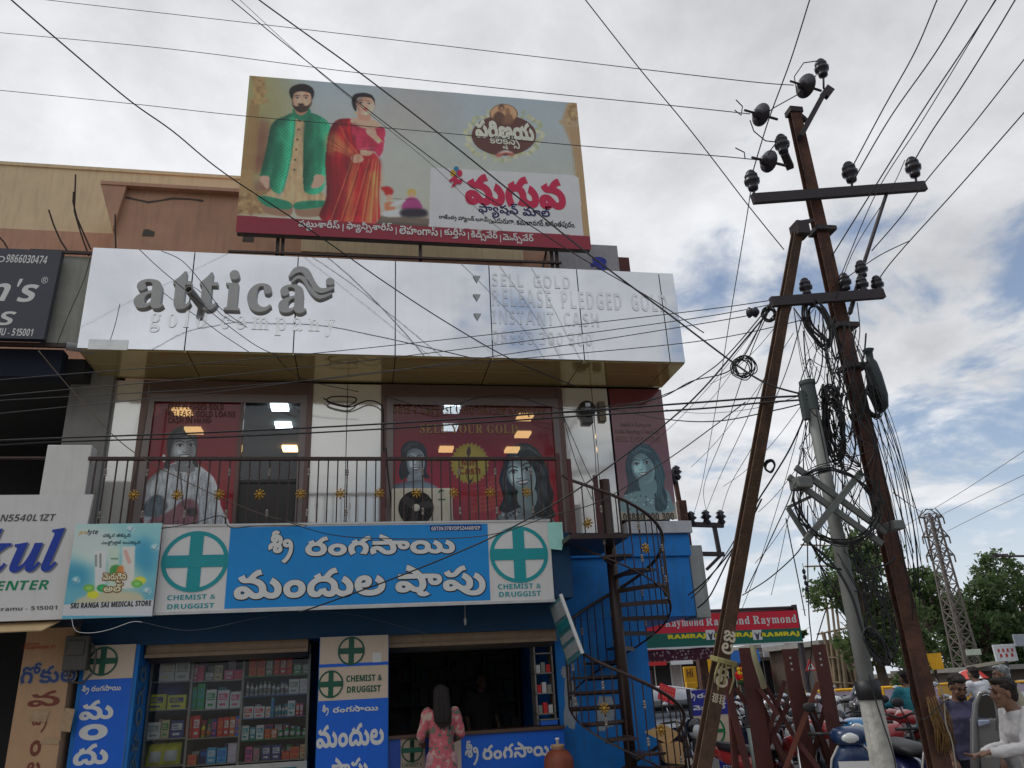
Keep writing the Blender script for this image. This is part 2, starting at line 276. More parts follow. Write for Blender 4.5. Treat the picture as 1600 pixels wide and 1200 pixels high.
((54,-1,-32,7,-16,13,0,15,12,11,20,5,24,0,14,-4,8,-7,0,-8,-8,-7,-16,-3,-18,0,-12,2,-10,3,-1,2,5,9,2,-2,6,-3,10,-2,10,0,8,3,0,4,-4,3,-12,0,-10,-6,1,-4,1,-4,0,-2,4,-6,10,-4,18,-3,32,0,24,6,0,12,-12,6,-11,4,17,11,16,-4,20,-13,0,-16,-16,-11,-30,-7),),
((107,-1,-8,0,-16,3,-14,6,-11,6,-4,3,-8,3,-6,0,-6,-3,0,-5,6,-3,10,0,8,4,3,5,19,-9,-4,-3,-10,-5,-12,-2,-22,0,-16,4,-6,8,0,8,8,7,16,4,18,0,14,-2,12,-5,14,-7,8,-4,6,-1,10,0,8,4,0,8,-6,8,-14,5,-20,4,-11,0,-13,0,39,10,18,-2,24,-8,14,-12,0,-14,-10,-10,-18,-5),(46,40,-14,3,-10,7,-3,6,29,3,2,-5,6,-4,6,0,6,2,7,3,9,6,8,4,12,5,14,2,11,1,3,-12,-6,0,-10,-2,-8,-3,-5,-3,-5,-4,-4,-3,-10,-4,-12,-2),),
((107,-1,-8,0,-16,3,-14,6,-11,6,-4,3,-8,3,-6,0,-6,-3,0,-5,6,-3,10,0,8,4,3,5,19,-9,-4,-3,-10,-5,-12,-2,-22,0,-16,4,-6,7,0,9,8,7,16,4,18,0,14,-2,12,-5,14,-7,8,-4,6,-1,12,0,6,4,0,9,-8,7,-14,6,-5,2,15,11,12,-3,20,-9,10,-11,0,-13,-10,-10,-18,-5),(126,-14,-14,4,-6,6,0,4,2,3,1,1,27,0,0,-1,-2,-1,0,-2,2,-2,4,-1,6,0,4,1,5,2,13,-9,-6,-2,-14,-3),(36,40,-14,3,-10,7,-1,6,27,3,2,-5,6,-4,8,0,6,2,5,3,9,6,8,4,12,5,14,2,11,1,3,-12,-6,0,-10,-2,-8,-3,-3,-3,-7,-4,-4,-3,-10,-4,-12,-2),),
((107,-1,-8,0,-16,3,-14,6,-11,6,-4,3,-8,3,-6,0,-6,-3,0,-5,6,-3,10,0,8,4,3,5,19,-9,-4,-3,-10,-5,-12,-2,-22,0,-16,4,-6,7,0,9,8,7,16,4,18,0,14,-2,12,-5,14,-7,8,-4,6,-1,12,0,6,4,0,9,-8,7,-14,6,-5,2,15,11,4,-1,4,-1,5,-1,3,-3,8,-3,14,-7,6,-9,0,-11,-10,-10,-18,-5),(191,18,-8,0,-12,3,-8,5,-2,4,0,6,6,6,3,2,23,-1,-6,-2,-4,-4,0,-6,6,-3,10,0,6,3,0,5,-10,3,-7,0,-77,0,1,11,63,0,12,0,16,-1,10,-1,10,-4,6,-6,1,-4,0,-7,-16,-9),(36,40,-14,3,-10,7,-1,6,27,3,2,-5,6,-4,8,0,6,2,5,3,9,6,8,4,12,5,14,2,11,1,3,-12,-6,0,-10,-2,-8,-3,-3,-3,-7,-4,-4,-3,-10,-4,-12,-2),),
((21,-1,-14,0,-22,7,-7,5,15,9,6,-3,8,-4,10,-2,14,0,8,4,0,9,-8,7,-14,6,-7,2,17,11,12,-3,18,-9,12,-11,1,-7,0,-10,-22,-11),),
((21,-1,-14,0,-22,7,-7,5,15,9,6,-3,8,-4,10,-2,14,0,8,4,0,9,-8,7,-14,6,-7,2,17,11,2,-1,6,-2,5,-1,3,-2,8,-3,12,-7,8,-9,1,-5,0,-10,-22,-11),(96,18,-12,3,-6,5,-4,4,0,6,6,6,3,2,23,-1,-4,-2,-6,-4,0,-6,6,-3,12,0,6,3,0,5,-10,3,-7,0,-77,0,1,11,61,0,12,0,16,-1,12,-1,10,-4,6,-6,1,-4,0,-7,-18,-9),),
((0,51,-6,-6,-8,-4,-14,-2,-11,0,-11,0,1,11,11,0,6,0,6,1,4,1,0,4,0,1,-4,2,-6,0,-5,0,-71,0,1,11,71,0,14,0,16,-2,10,-4,4,-5),(-78,-5,12,-5,6,-6,0,-7,-6,-5,-1,-2,-21,1,4,2,6,4,0,5,-6,3,-10,0,-6,-2,0,-5,8,-3,9,0,95,0,1,-11,-73,0,-12,0,-16,1,-12,1,-10,4,-6,6,0,10,18,9),),
((119,-1,-8,0,-12,2,-10,4,-3,4,5,0,-6,-4,-10,-5,-14,-1,-22,0,-16,4,-8,7,-4,9,1,4,0,7,6,10,12,7,18,3,22,0,14,-4,8,-6,0,-9,-8,-7,-16,-3,-20,0,-12,2,-8,3,-3,2,9,9,2,-2,6,-3,8,-2,12,0,8,3,0,4,-6,3,-10,0,-8,-3,-6,-7,1,-6,1,-1,0,-4,4,-6,8,-2,14,0,8,3,4,4,3,2,27,0,0,-4,6,-4,8,-1,12,0,6,5,0,8,-8,8,-14,7,-7,2,17,9,5,0,12,-4,16,-8,10,-11,0,-13,-10,-10,-18,-5),(67,63,-1,-15,-23,0,1,15),(80,56,6,6,7,2,1,-2,-6,2,-8,6,0,7,6,5,8,2,8,2,12,1,11,0,59,0,1,-11,-59,0,-6,0,-4,0,-4,-1,-2,-2,0,-2,2,-2,2,-1,6,0,7,0,29,0,1,-10,-27,0,-6,0,-4,-1,-6,-1,0,-3,2,-2,2,-1,6,0,3,0,3,0,7,-11,-9,0,-10,0,-14,3,-10,6),),
((106,-1,-16,2,-10,4,-5,2,3,0,-4,-3,-12,-4,-10,-1,-7,0,-16,0,-20,11,0,20,20,13,34,7,23,0,12,0,20,-1,20,-3,11,-2,-11,-11,-10,2,-18,3,-14,1,-7,0,-18,0,-20,-5,-10,-8,0,-10,8,-5,12,0,8,5,3,4,25,0,0,-4,8,-5,11,0,4,-1,6,0,10,0,8,2,0,4,-6,3,-8,0,-4,-3,0,-4,2,-3,5,-1,-19,-3,-2,2,-4,7,1,2,0,6,16,7,15,0,8,0,14,-4,8,-6,0,-7,-4,-6,-8,-5,-16,-2),(46,56,6,6,7,2,1,-2,-6,2,-6,6,0,7,4,5,8,2,8,2,14,1,11,0,59,0,1,-11,-61,0,-4,0,-6,0,-4,-1,-2,-2,0,-2,2,-2,4,-1,4,0,7,0,29,0,1,-10,-27,0,-6,0,-4,-1,-4,-1,0,-3,0,-2,4,-1,4,0,3,0,9,0,1,-11,-9,0,-8,0,-16,3,-10,6),),
((96,-1,-14,2,-16,6,-9,6,-4,2,-6,3,-4,0,-4,0,-6,-2,0,-4,6,-6,5,-3,-27,-4,-4,3,-4,8,0,9,8,7,16,4,18,0,14,-2,12,-6,12,-6,8,-4,8,-1,10,0,8,4,0,8,-6,7,-14,6,-18,4,-11,0,11,10,17,0,16,-2,22,-9,14,-11,0,-14,-10,-10,-18,-5),(40,56,6,6,7,2,1,-2,-6,2,-8,6,0,7,6,5,8,2,8,2,12,1,11,0,59,0,1,-11,-59,0,-6,0,-4,0,-4,-1,-2,-2,0,-2,2,-2,2,-1,6,0,7,0,29,0,1,-10,-27,0,-6,0,-4,-1,-6,-1,0,-3,2,-2,2,-1,6,0,3,0,9,0,5,-11,-13,0,-10,0,-14,3,-10,6),),
((107,-1,-8,0,-16,3,-14,6,-11,6,-4,3,-8,3,-6,0,-6,-3,0,-5,6,-3,10,0,8,4,3,5,19,-9,-4,-3,-10,-5,-12,-2,-22,0,-16,4,-6,8,0,8,8,7,16,4,18,0,14,-2,12,-5,14,-7,8,-4,6,-1,10,0,8,4,0,8,-6,7,-14,6,-18,4,-11,0,11,10,19,0,14,-2,24,-9,12,-11,0,-14,-10,-10,-18,-5),(40,56,6,6,7,2,1,-2,-6,2,-6,6,0,7,4,5,8,2,8,2,14,1,11,0,59,0,1,-11,-61,0,-4,0,-6,0,-4,-1,-2,-2,0,-2,2,-2,4,-1,4,0,7,0,29,0,1,-10,-27,0,-4,0,-6,-1,-4,-1,0,-3,0,-2,4,-1,4,0,3,0,9,0,5,-11,-13,0,-8,0,-16,3,-10,6),(160,-1,-20,7,-9,5,17,9,4,-3,8,-4,12,-2,12,0,8,4,0,9,-8,7,-14,6,-7,2,17,11,12,-3,18,-9,12,-11,1,-7,0,-10,-22,-11),),
((6,31,14,12,24,7,36,0,26,-7,12,-11,0,-16,-12,-11,-24,-6,-38,0,-24,6,-14,11),(34,19,14,-8,24,0,12,3,6,6,0,8,-6,7,-12,4,-20,0,-12,-4,-6,-6),(24,56,6,6,7,2,1,-2,-6,2,-8,6,0,7,6,5,8,2,8,2,12,1,11,0,59,0,1,-11,-59,0,-4,0,-6,0,-4,-1,-2,-2,0,-2,2,-2,4,-1,4,0,7,0,29,0,1,-10,-27,0,-6,0,-4,-1,-4,-1,0,-3,0,-2,4,-1,4,0,3,0,9,0,1,-11,-9,0,-10,0,-14,3,-10,6),),
((54,-1,-32,7,-16,13,0,15,12,11,20,5,24,0,14,-4,8,-7,0,-8,-8,-7,-16,-3,-18,0,-12,2,-10,3,-1,2,5,9,2,-2,6,-3,10,-2,10,0,8,3,0,4,-4,3,-12,0,-10,-6,1,-4,1,-4,0,-2,4,-6,10,-4,18,-3,15,0,20,0,22,6,1,8,0,5,-12,9,-11,3,21,8,5,0,8,-3,12,-7,8,-9,0,-14,-16,-12,-30,-6),(76,56,6,6,7,2,1,-2,-6,2,-8,6,0,7,6,5,8,2,8,2,12,1,11,0,59,0,1,-11,-59,0,-4,0,-6,0,-4,-1,-2,-2,0,-2,2,-2,4,-1,4,0,7,0,29,0,1,-10,-27,0,-6,0,-4,-1,-6,-1,0,-3,2,-2,2,-1,6,0,3,0,7,0,3,-11,-9,0,-10,0,-14,3,-10,6),),
((96,-1,-14,2,-16,6,-9,6,-4,2,-6,3,-4,0,-4,0,-6,-2,0,-4,6,-6,5,-3,-27,-4,-4,3,-4,8,0,9,8,7,16,4,18,0,14,-2,12,-6,12,-6,8,-4,8,-1,10,0,8,4,0,9,-8,7,-14,6,-7,2,17,11,12,-3,18,-9,12,-11,0,-13,-10,-10,-20,-5),(20,56,6,6,7,2,1,-2,-6,2,-8,6,0,7,6,5,8,2,8,2,12,1,11,0,59,0,1,-11,-59,0,-4,0,-6,0,-4,-1,-2,-2,0,-2,2,-2,4,-1,4,0,7,0,29,0,1,-10,-27,0,-6,0,-4,-1,-4,-1,0,-3,0,-2,4,-1,4,0,3,0,9,0,1,-11,-9,0,-10,0,-14,3,-10,6),),
((80,48,24,-5,14,-10,0,-14,-6,-9,-6,-8,-3,-3,-25,5,4,3,6,5,4,7,0,8,-6,7,-12,5,-18,0,-12,-4,-6,-7,0,-10,8,-10,7,-4,-27,-5,-6,5,-8,13,0,14,12,10,24,7),(154,18,-12,3,-6,5,-4,4,0,6,6,6,3,2,23,-1,-4,-2,-6,-4,0,-6,6,-3,12,0,6,3,0,5,-10,3,-7,0,-149,0,1,11,133,0,12,0,16,-1,12,-1,10,-4,6,-6,1,-4,0,-7,-18,-9),),
((107,-1,-8,0,-16,3,-14,6,-11,6,-4,3,-8,3,-6,0,-6,-3,0,-5,6,-3,10,0,8,4,3,5,19,-9,-4,-3,-10,-5,-12,-2,-22,0,-16,4,-6,7,0,9,8,7,16,4,18,0,14,-2,12,-5,14,-7,8,-4,6,-1,12,0,6,4,0,11,-8,11,-5,5,-3,4,-10,7,-30,10,-15,3,15,12,14,-3,26,-9,24,-11,9,-7,5,-5,6,-6,6,-12,0,-11,-10,-10,-18,-5),(61,-14,1,15,25,0,3,-15),(182,18,-12,3,-6,5,-4,4,0,6,6,6,3,2,23,-1,-4,-2,-6,-4,0,-6,6,-3,12,0,6,3,0,5,-10,3,-7,0,-167,0,1,11,151,0,12,0,16,-1,12,-1,10,-4,6,-6,1,-4,0,-7,-18,-9),),
((107,-1,-8,0,-16,3,-14,6,-11,6,-4,3,-8,3,-6,0,-6,-3,0,-5,6,-3,10,0,8,4,3,5,19,-9,-4,-3,-10,-5,-12,-2,-22,0,-16,4,-6,8,0,8,8,7,16,4,18,0,14,-2,12,-5,14,-7,8,-4,6,-1,10,0,8,4,0,8,-6,8,-14,5,-20,4,-11,0,-13,0,39,10,18,-2,24,-8,14,-12,0,-14,-10,-10,-18,-5),(160,-1,-20,7,-9,5,17,9,4,-3,8,-4,12,-2,12,0,8,4,0,9,-8,7,-14,6,-7,2,17,11,4,-1,6,-2,3,-1,3,-2,8,-3,12,-7,8,-9,1,-5,0,-10,-22,-11),(261,18,-8,0,-12,3,-8,5,-2,4,0,6,4,6,5,2,23,-1,-6,-2,-4,-4,0,-6,6,-3,10,0,6,3,0,5,-10,3,-7,0,-77,0,1,11,63,0,12,0,16,-1,10,-1,10,-4,6,-6,1,-4,0,-7,-16,-9),(46,40,-14,3,-10,7,-3,6,29,3,2,-5,6,-4,6,0,6,2,7,3,9,6,8,4,12,5,14,2,11,1,3,-12,-6,0,-10,-2,-8,-3,-5,-3,-5,-4,-4,-3,-10,-4,-12,-2),),
((8,31,12,11,26,5,36,0,24,-5,14,-10,0,-16,-14,-11,-24,-6,-38,0,-24,6,-12,11),(36,19,14,-8,15,0,8,0,14,3,6,6,0,8,-6,7,-14,4,-18,0,-12,-4,-6,-6),(156,18,-12,3,-6,5,-4,4,0,6,6,6,3,2,23,-1,-4,-2,-6,-4,0,-6,6,-3,12,0,6,3,0,5,-10,3,-7,0,-149,0,1,11,133,0,12,0,16,-1,12,-1,10,-4,6,-6,1,-4,0,-7,-18,-9),),
((54,-1,-32,7,-16,13,0,15,12,11,20,5,24,0,14,-4,8,-7,0,-8,-8,-7,-16,-3,-18,0,-12,2,-10,3,-1,2,5,9,2,-2,6,-3,10,-2,10,0,8,3,0,4,-4,3,-12,0,-10,-6,1,-4,1,-4,0,-2,4,-6,10,-4,18,-3,26,0,20,3,10,6,0,10,-12,7,-11,3,39,1,6,-3,8,-8,0,-13,-16,-11,-30,-7),(184,18,-12,3,-6,5,-4,4,0,6,6,6,3,2,23,-1,-4,-2,-6,-4,0,-6,6,-3,12,0,4,3,0,5,-8,3,-7,0,-97,0,1,11,81,0,12,0,16,-1,12,-1,10,-4,6,-6,1,-4,0,-7,-18,-9),),
((70,-1,-16,4,-6,6,0,7,4,5,10,5,9,2,2,0,0,1,8,3,6,3,0,4,-6,2,-5,1,9,7,12,0,12,-3,8,-5,0,-6,-10,-7,-14,-4,-10,-4,-6,-3,0,-4,4,-3,10,0,6,2,0,6,-12,5,-20,3,-22,0,-6,-4,0,-4,2,-2,1,-1,-23,-4,-4,2,-2,6,0,6,8,7,20,5,19,0,10,0,24,-3,22,-6,12,-10,0,-12,-20,-7),(150,20,-12,3,-6,5,-4,4,0,6,6,6,3,2,23,-1,-4,-2,-6,-4,0,-6,6,-3,12,0,6,3,0,5,-10,3,-7,0,-131,0,1,11,115,0,12,0,16,-1,12,-2,10,-3,6,-6,0,-11,-18,-9),),
((107,-1,-8,0,-16,3,-14,6,-11,6,-4,3,-8,3,-6,0,-6,-3,0,-5,6,-3,10,0,8,4,3,5,19,-9,-4,-3,-10,-5,-12,-2,-22,0,-16,4,-6,7,0,9,8,7,16,4,18,0,14,-2,12,-5,14,-7,8,-4,6,-1,12,0,6,4,0,11,-8,11,-5,5,-3,4,-10,7,-30,10,-15,3,15,12,14,-3,26,-9,24,-11,9,-7,5,-5,6,-6,6,-12,0,-11,-10,-10,-18,-5),(126,-14,-14,4,-6,6,0,4,2,3,1,1,27,0,0,-1,-2,-1,0,-2,2,-2,4,-1,6,0,4,1,5,2,13,-9,-6,-2,-14,-3),(182,18,-12,3,-6,5,-4,4,0,6,6,6,3,2,23,-1,-4,-2,-6,-4,0,-6,6,-3,12,0,6,3,0,5,-10,3,-7,0,-167,0,1,11,151,0,12,0,16,-1,12,-1,10,-4,6,-6,1,-4,0,-7,-18,-9),),
((96,-1,-14,2,-16,6,-9,6,-4,2,-6,3,-4,0,-4,0,-6,-2,0,-4,6,-6,5,-3,-27,-4,-4,3,-4,8,0,9,8,7,16,4,18,0,14,-2,12,-6,12,-6,8,-4,8,-1,10,0,8,4,1,4,0,7,-8,11,-5,5,-3,4,-10,7,-30,10,-15,3,13,12,14,-3,28,-9,24,-11,9,-7,5,-5,6,-6,6,-12,0,-11,-10,-10,-20,-5),(182,18,-12,3,-6,5,-4,4,0,6,6,6,3,2,23,-1,-4,-2,-6,-4,0,-6,6,-3,12,0,6,3,0,5,-10,3,-7,0,-167,0,1,11,151,0,12,0,16,-1,12,-1,10,-4,6,-6,1,-4,0,-7,-18,-9),),
((210,65,16,-5,5,-5,-19,-3,-2,2,-4,1,-4,1,-8,0,-6,-2,0,-3,2,-1,1,-1,-21,0,0,1,-2,2,0,4,8,6,14,3),(107,-1,-8,0,-16,3,-14,6,-11,6,-4,3,-8,3,-6,0,-6,-3,0,-5,6,-3,10,0,8,4,3,5,19,-9,-4,-3,-10,-5,-12,-2,-22,0,-16,4,-6,7,0,9,8,7,16,4,18,0,14,-2,12,-5,14,-7,8,-4,6,-1,12,0,6,4,0,9,-8,7,-14,6,-5,2,15,11,4,-1,4,-1,5,-1,3,-3,8,-3,14,-7,6,-9,0,-11,-10,-10,-18,-5),(191,18,-8,0,-12,3,-8,5,-2,4,0,6,6,6,3,2,23,-1,-6,-2,-4,-4,0,-6,6,-3,10,0,6,3,0,5,-10,3,-7,0,-77,0,1,11,63,0,12,0,16,-1,10,-1,10,-4,6,-6,1,-4,0,-7,-16,-9),(36,40,-14,3,-10,7,-1,6,27,3,2,-5,6,-4,8,0,6,2,5,3,9,6,8,4,12,5,14,2,11,1,3,-12,-6,0,-10,-2,-8,-3,-3,-3,-7,-4,-4,-3,-10,-4,-12,-2),),
((46,-1,-22,2,-16,7,-5,6,27,3,4,-2,6,-3,12,-2,20,0,10,1,4,2,0,3,-2,2,-6,1,-5,0,-15,0,-14,1,-20,2,-10,5,-4,5,0,7,10,7,24,4,19,0,12,0,20,-2,16,-6,5,-6,-25,-3,-2,2,-8,3,-10,1,-18,0,-8,-1,-2,-2,0,-3,6,-2,11,0,21,-1,12,0,16,-2,10,-4,4,-6,1,-3,0,-6,-14,-7,-24,-3),(55,42,-8,0,-14,1,-7,1,7,9,4,-1,10,-1,12,0,10,1,6,4,1,3,1,1,0,4,-10,5,-12,0,-6,-1,0,-3,4,-2,4,0,3,0,8,0,10,4,5,3,9,-8,-4,-2,-10,-3,-10,-2,-18,0,-12,2,-8,5,0,9,16,6,28,0,18,-4,8,-8,1,-5,0,-9,-20,-9),),
((106,-1,-16,2,-10,4,-5,2,3,0,-4,-3,-12,-4,-10,-1,-7,0,-16,0,-20,11,0,20,20,13,34,7,23,0,12,0,20,-1,20,-3,11,-2,-11,-11,-10,2,-18,3,-14,1,-7,0,-18,0,-20,-5,-10,-8,0,-10,8,-5,12,0,8,5,3,4,25,0,0,-4,8,-5,11,0,4,-1,6,0,10,0,8,2,0,4,-6,3,-8,0,-4,-3,0,-4,2,-3,5,-1,-19,-3,-2,2,-4,7,1,2,0,6,16,7,15,0,8,0,14,-4,8,-6,0,-7,-4,-6,-8,-5,-16,-2),(79,42,-8,0,-14,1,-5,1,7,9,4,-1,10,-1,10,0,10,1,6,4,1,3,1,1,0,4,-10,5,-12,0,-4,-1,0,-3,2,-2,4,0,3,0,8,0,10,4,5,3,9,-8,-4,-2,-8,-3,-12,-2,-18,0,-12,2,-6,5,0,9,16,6,28,0,16,-4,10,-8,1,-5,0,-9,-22,-9),),
((6,31,14,12,24,7,36,0,26,-7,12,-11,0,-16,-12,-11,-24,-6,-38,0,-24,6,-14,11),(34,18,14,-7,24,0,12,3,6,6,0,8,-6,6,-12,4,-20,0,-12,-4,-6,-6),(130,-1,-20,7,-9,5,17,9,4,-3,10,-4,10,-2,12,0,8,4,0,9,-8,7,-14,6,-7,2,17,11,12,-3,20,-9,10,-11,1,-7,0,-10,-22,-11),(200,-1,-20,7,-9,5,17,9,4,-3,8,-4,12,-2,12,0,8,4,0,9,-8,7,-14,6,-7,2,17,11,12,-3,20,-9,10,-11,1,-7,0,-10,-22,-11),),
((74,70,22,-7,12,-11,1,-6,0,-1,-2,-4,1,-1,-23,5,1,1,0,3,-4,6,-10,4,-16,0,-8,-3,0,-5,4,-3,3,-1,-23,-3,-4,2,-2,6,0,6,6,8,18,4),(6,31,14,12,24,7,36,0,26,-7,12,-11,0,-16,-12,-11,-24,-6,-38,0,-24,6,-14,11),(34,19,14,-8,24,0,12,3,6,6,0,8,-6,7,-12,4,-20,0,-12,-4,-6,-6),),
((70,-1,-16,4,-6,6,0,7,4,5,10,5,9,2,2,0,1,2,12,4,10,7,0,9,-8,5,-12,3,-7,0,-2,0,-4,0,-10,0,-4,-2,0,-4,4,-2,8,0,4,2,0,5,-6,4,-1,1,23,2,4,-3,4,-4,1,-3,0,-7,-16,-7,-13,0,-8,0,-14,4,-8,6,0,8,8,7,16,4,30,0,22,-4,14,-6,6,-9,1,-4,0,-7,-14,-9,-9,-4,-3,-1,-6,-2,-8,-3,-4,-4,0,-3,4,-3,10,0,6,2,0,6,-12,5,-20,3,-22,0,-6,-4,0,-4,2,-2,1,-1,-23,-4,-4,2,-2,6,0,6,8,7,20,5,19,0,10,0,24,-3,22,-6,12,-10,0,-12,-20,-7),),
((96,-1,-14,2,-16,6,-9,6,-4,2,-6,3,-4,0,-4,0,-6,-2,0,-4,6,-6,5,-3,-27,-4,-4,3,-4,8,0,9,8,7,16,4,18,0,14,-2,12,-6,12,-6,8,-4,8,-1,8,0,8,2,4,5,0,11,-8,13,-14,10,-18,7,-13,1,-2,1,-6,0,-8,0,-6,-2,0,-4,4,-2,8,0,6,2,0,5,-6,4,-3,1,25,1,2,-1,4,-5,1,-3,0,-7,-14,-7,-15,0,-8,0,-14,4,-8,6,0,8,10,7,16,3,13,0,22,0,32,-8,22,-13,12,-17,0,-18,-12,-11,-18,-5),(78,87,16,-6,5,-4,-19,-3,-2,1,-4,2,-4,1,-8,0,-6,-3,0,-3,6,-4,5,-1,-21,-3,-2,1,-8,6,0,7,8,5,14,4),),
((74,70,22,-7,12,-11,1,-6,0,-1,-2,-4,1,-1,-23,5,1,1,0,3,-4,6,-10,4,-16,0,-8,-3,0,-5,4,-3,3,-1,-23,-3,-4,2,-2,6,0,6,6,8,18,4),(6,31,14,12,24,7,36,0,26,-7,12,-11,0,-16,-12,-11,-24,-6,-38,0,-24,6,-14,11),(34,19,14,-8,24,0,12,3,6,6,0,8,-6,7,-12,4,-20,0,-12,-4,-6,-6),(82,87,16,-6,5,-4,-21,-3,0,1,-4,2,-4,1,-8,0,-6,-3,0,-3,6,-4,3,-1,-19,-4,-4,2,-6,6,0,7,8,5,14,4),),
((70,-1,-16,4,-6,6,0,7,4,5,10,5,9,2,2,0,1,2,12,4,10,7,0,9,-8,5,-12,3,-7,0,-2,0,-4,0,-10,0,-4,-2,0,-4,4,-2,8,0,4,2,0,5,-6,4,-1,1,23,2,4,-3,4,-4,1,-3,0,-7,-16,-7,-13,0,-8,0,-14,4,-8,6,0,8,8,7,16,4,30,0,22,-4,14,-6,6,-9,1,-4,0,-7,-14,-9,-9,-4,-3,-1,-6,-2,-8,-3,-4,-4,0,-3,4,-3,10,0,6,2,0,6,-12,5,-20,3,-22,0,-6,-4,0,-4,2,-2,1,-1,-23,-4,-4,2,-2,6,0,6,8,7,20,5,19,0,10,0,24,-3,22,-6,12,-10,0,-12,-20,-7),(76,84,16,-6,5,-4,-19,-3,-2,1,-2,2,-4,1,-8,0,-6,-3,0,-3,4,-3,5,-2,-19,-3,-4,1,-6,6,0,7,6,5,14,4),),
((109,-1,-4,0,-4,0,-3,0,-10,1,-18,7,-11,7,-4,3,-8,3,-6,0,-6,-3,0,-5,6,-3,10,0,8,4,3,5,19,-9,-4,-3,-10,-5,-12,-2,-22,0,-16,4,-6,7,0,9,8,7,16,4,18,0,14,-2,12,-5,14,-7,8,-4,6,-1,12,0,6,4,0,9,-8,7,-14,6,-5,2,15,11,12,-3,20,-9,10,-11,1,-7,0,-10,-20,-11),(153,-16,-12,0,-24,4,-24,9,-13,7,31,4,6,-4,10,-5,14,-3,20,0,14,3,10,8,0,13,-10,10,-16,7,-7,2,17,11,12,-3,20,-11,12,-14,0,-17,-14,-14,-24,-7),(36,40,-14,3,-10,7,-1,6,27,3,2,-5,6,-4,8,0,6,2,5,3,9,6,8,4,12,5,14,2,11,1,3,-12,-6,0,-10,-2,-8,-3,-3,-3,-7,-4,-4,-3,-10,-4,-12,-2),),
((107,-1,-8,0,-16,3,-14,6,-11,6,-4,3,-8,3,-6,0,-6,-3,0,-5,6,-3,10,0,8,4,3,5,19,-9,-4,-3,-10,-5,-12,-2,-22,0,-16,4,-6,8,0,8,8,7,16,4,18,0,14,-2,12,-5,14,-7,8,-4,6,-1,10,0,8,4,0,10,-10,8,-18,5,-11,1,-15,0,1,11,21,0,7,-2,18,-2,28,-7,12,-11,0,-14,-10,-10,-18,-5),(160,-1,-20,7,-9,5,17,9,4,-3,8,-4,12,-2,12,0,8,4,0,9,-8,7,-14,6,-7,2,17,11,12,-3,18,-9,12,-11,1,-7,0,-10,-22,-11),(138,51,-6,-6,-10,-4,-14,-2,-9,0,-29,0,1,11,29,0,6,0,6,1,2,1,2,4,-2,1,-2,2,-6,0,-5,0,-79,0,1,11,77,0,16,0,16,-2,8,-4,6,-5),),
((54,-1,-32,7,-16,13,0,15,12,11,20,5,24,0,14,-4,8,-7,0,-8,-8,-7,-16,-3,-18,0,-12,2,-10,3,-1,2,5,9,2,-2,6,-3,10,-2,10,0,8,3,0,4,-4,3,-12,0,-10,-6,1,-4,1,-4,0,-2,4,-6,10,-4,18,-3,32,0,24,6,1,8,0,4,-14,8,-11,2,9,7,11,2,12,-3,16,-6,8,-9,0,-13,-16,-11,-30,-7),(148,51,-6,-6,-10,-4,-14,-2,-11,0,-15,0,1,11,17,0,6,0,6,1,2,1,2,4,-2,1,-2,2,-6,0,-5,0,-81,0,1,11,79,0,14,0,16,-2,10,-4,6,-5),),
((115,-1,-8,0,-12,2,-10,4,-3,4,5,0,-6,-4,-12,-5,-14,-1,-22,0,-16,4,-6,6,0,8,6,6,14,4,13,3,6,1,8,3,0,3,-2,2,-4,1,-10,0,-4,-2,0,-3,2,-2,1,-1,-25,-3,-2,2,-2,4,0,6,8,5,18,4,28,0,16,-4,6,-6,0,-7,-6,-5,-14,-5,-20,-4,-8,-3,0,-3,6,-2,16,0,8,3,4,4,1,2,27,0,2,-6,10,-3,12,0,8,3,0,4,-2,3,-1,1,25,4,4,-2,4,-6,0,-8,-10,-7,-16,-4),(143,37,0,-6,-18,-8,-28,0,-18,4,-12,5,-3,3,7,9,6,-5,20,-5,11,0,4,0,6,0,2,2,0,2,-4,2,-3,0,-7,0,-1,7,2,1,6,0,12,0,12,-1,8,-3,4,-4),(146,51,-6,-6,-8,-4,-16,-2,-9,0,-13,0,1,11,13,0,6,0,6,1,4,1,0,4,-2,1,-2,2,-6,0,-5,0,-71,0,1,11,69,0,16,0,16,-2,8,-4,6,-5),(136,86,14,-6,5,-4,-19,-3,0,1,-4,2,-4,1,-8,0,-6,-3,0,-3,4,-4,5,-1,-19,-4,-4,2,-6,6,0,7,6,5,16,4),),
((107,-1,-8,0,-16,3,-14,6,-11,6,-4,3,-8,3,-6,0,-6,-3,0,-5,6,-3,10,0,8,4,3,5,19,-9,-4,-3,-10,-5,-12,-2,-22,0,-16,4,-6,8,0,8,8,7,16,4,18,0,14,-2,12,-5,14,-7,8,-4,6,-1,10,0,8,4,0,10,-10,8,-18,5,-11,1,-15,0,1,11,21,0,7,-2,18,-2,28,-7,12,-11,0,-14,-10,-10,-18,-5),(138,51,-6,-6,-10,-4,-14,-2,-9,0,-29,0,1,11,29,0,6,0,6,1,2,1,2,4,-2,1,-2,2,-6,0,-5,0,-79,0,1,11,77,0,16,0,16,-2,8,-4,6,-5),(128,86,14,-6,5,-4,-19,-3,0,1,-4,2,-4,1,-8,0,-6,-3,0,-3,4,-4,5,-1,-19,-4,-4,2,-6,6,0,7,6,5,16,4),),
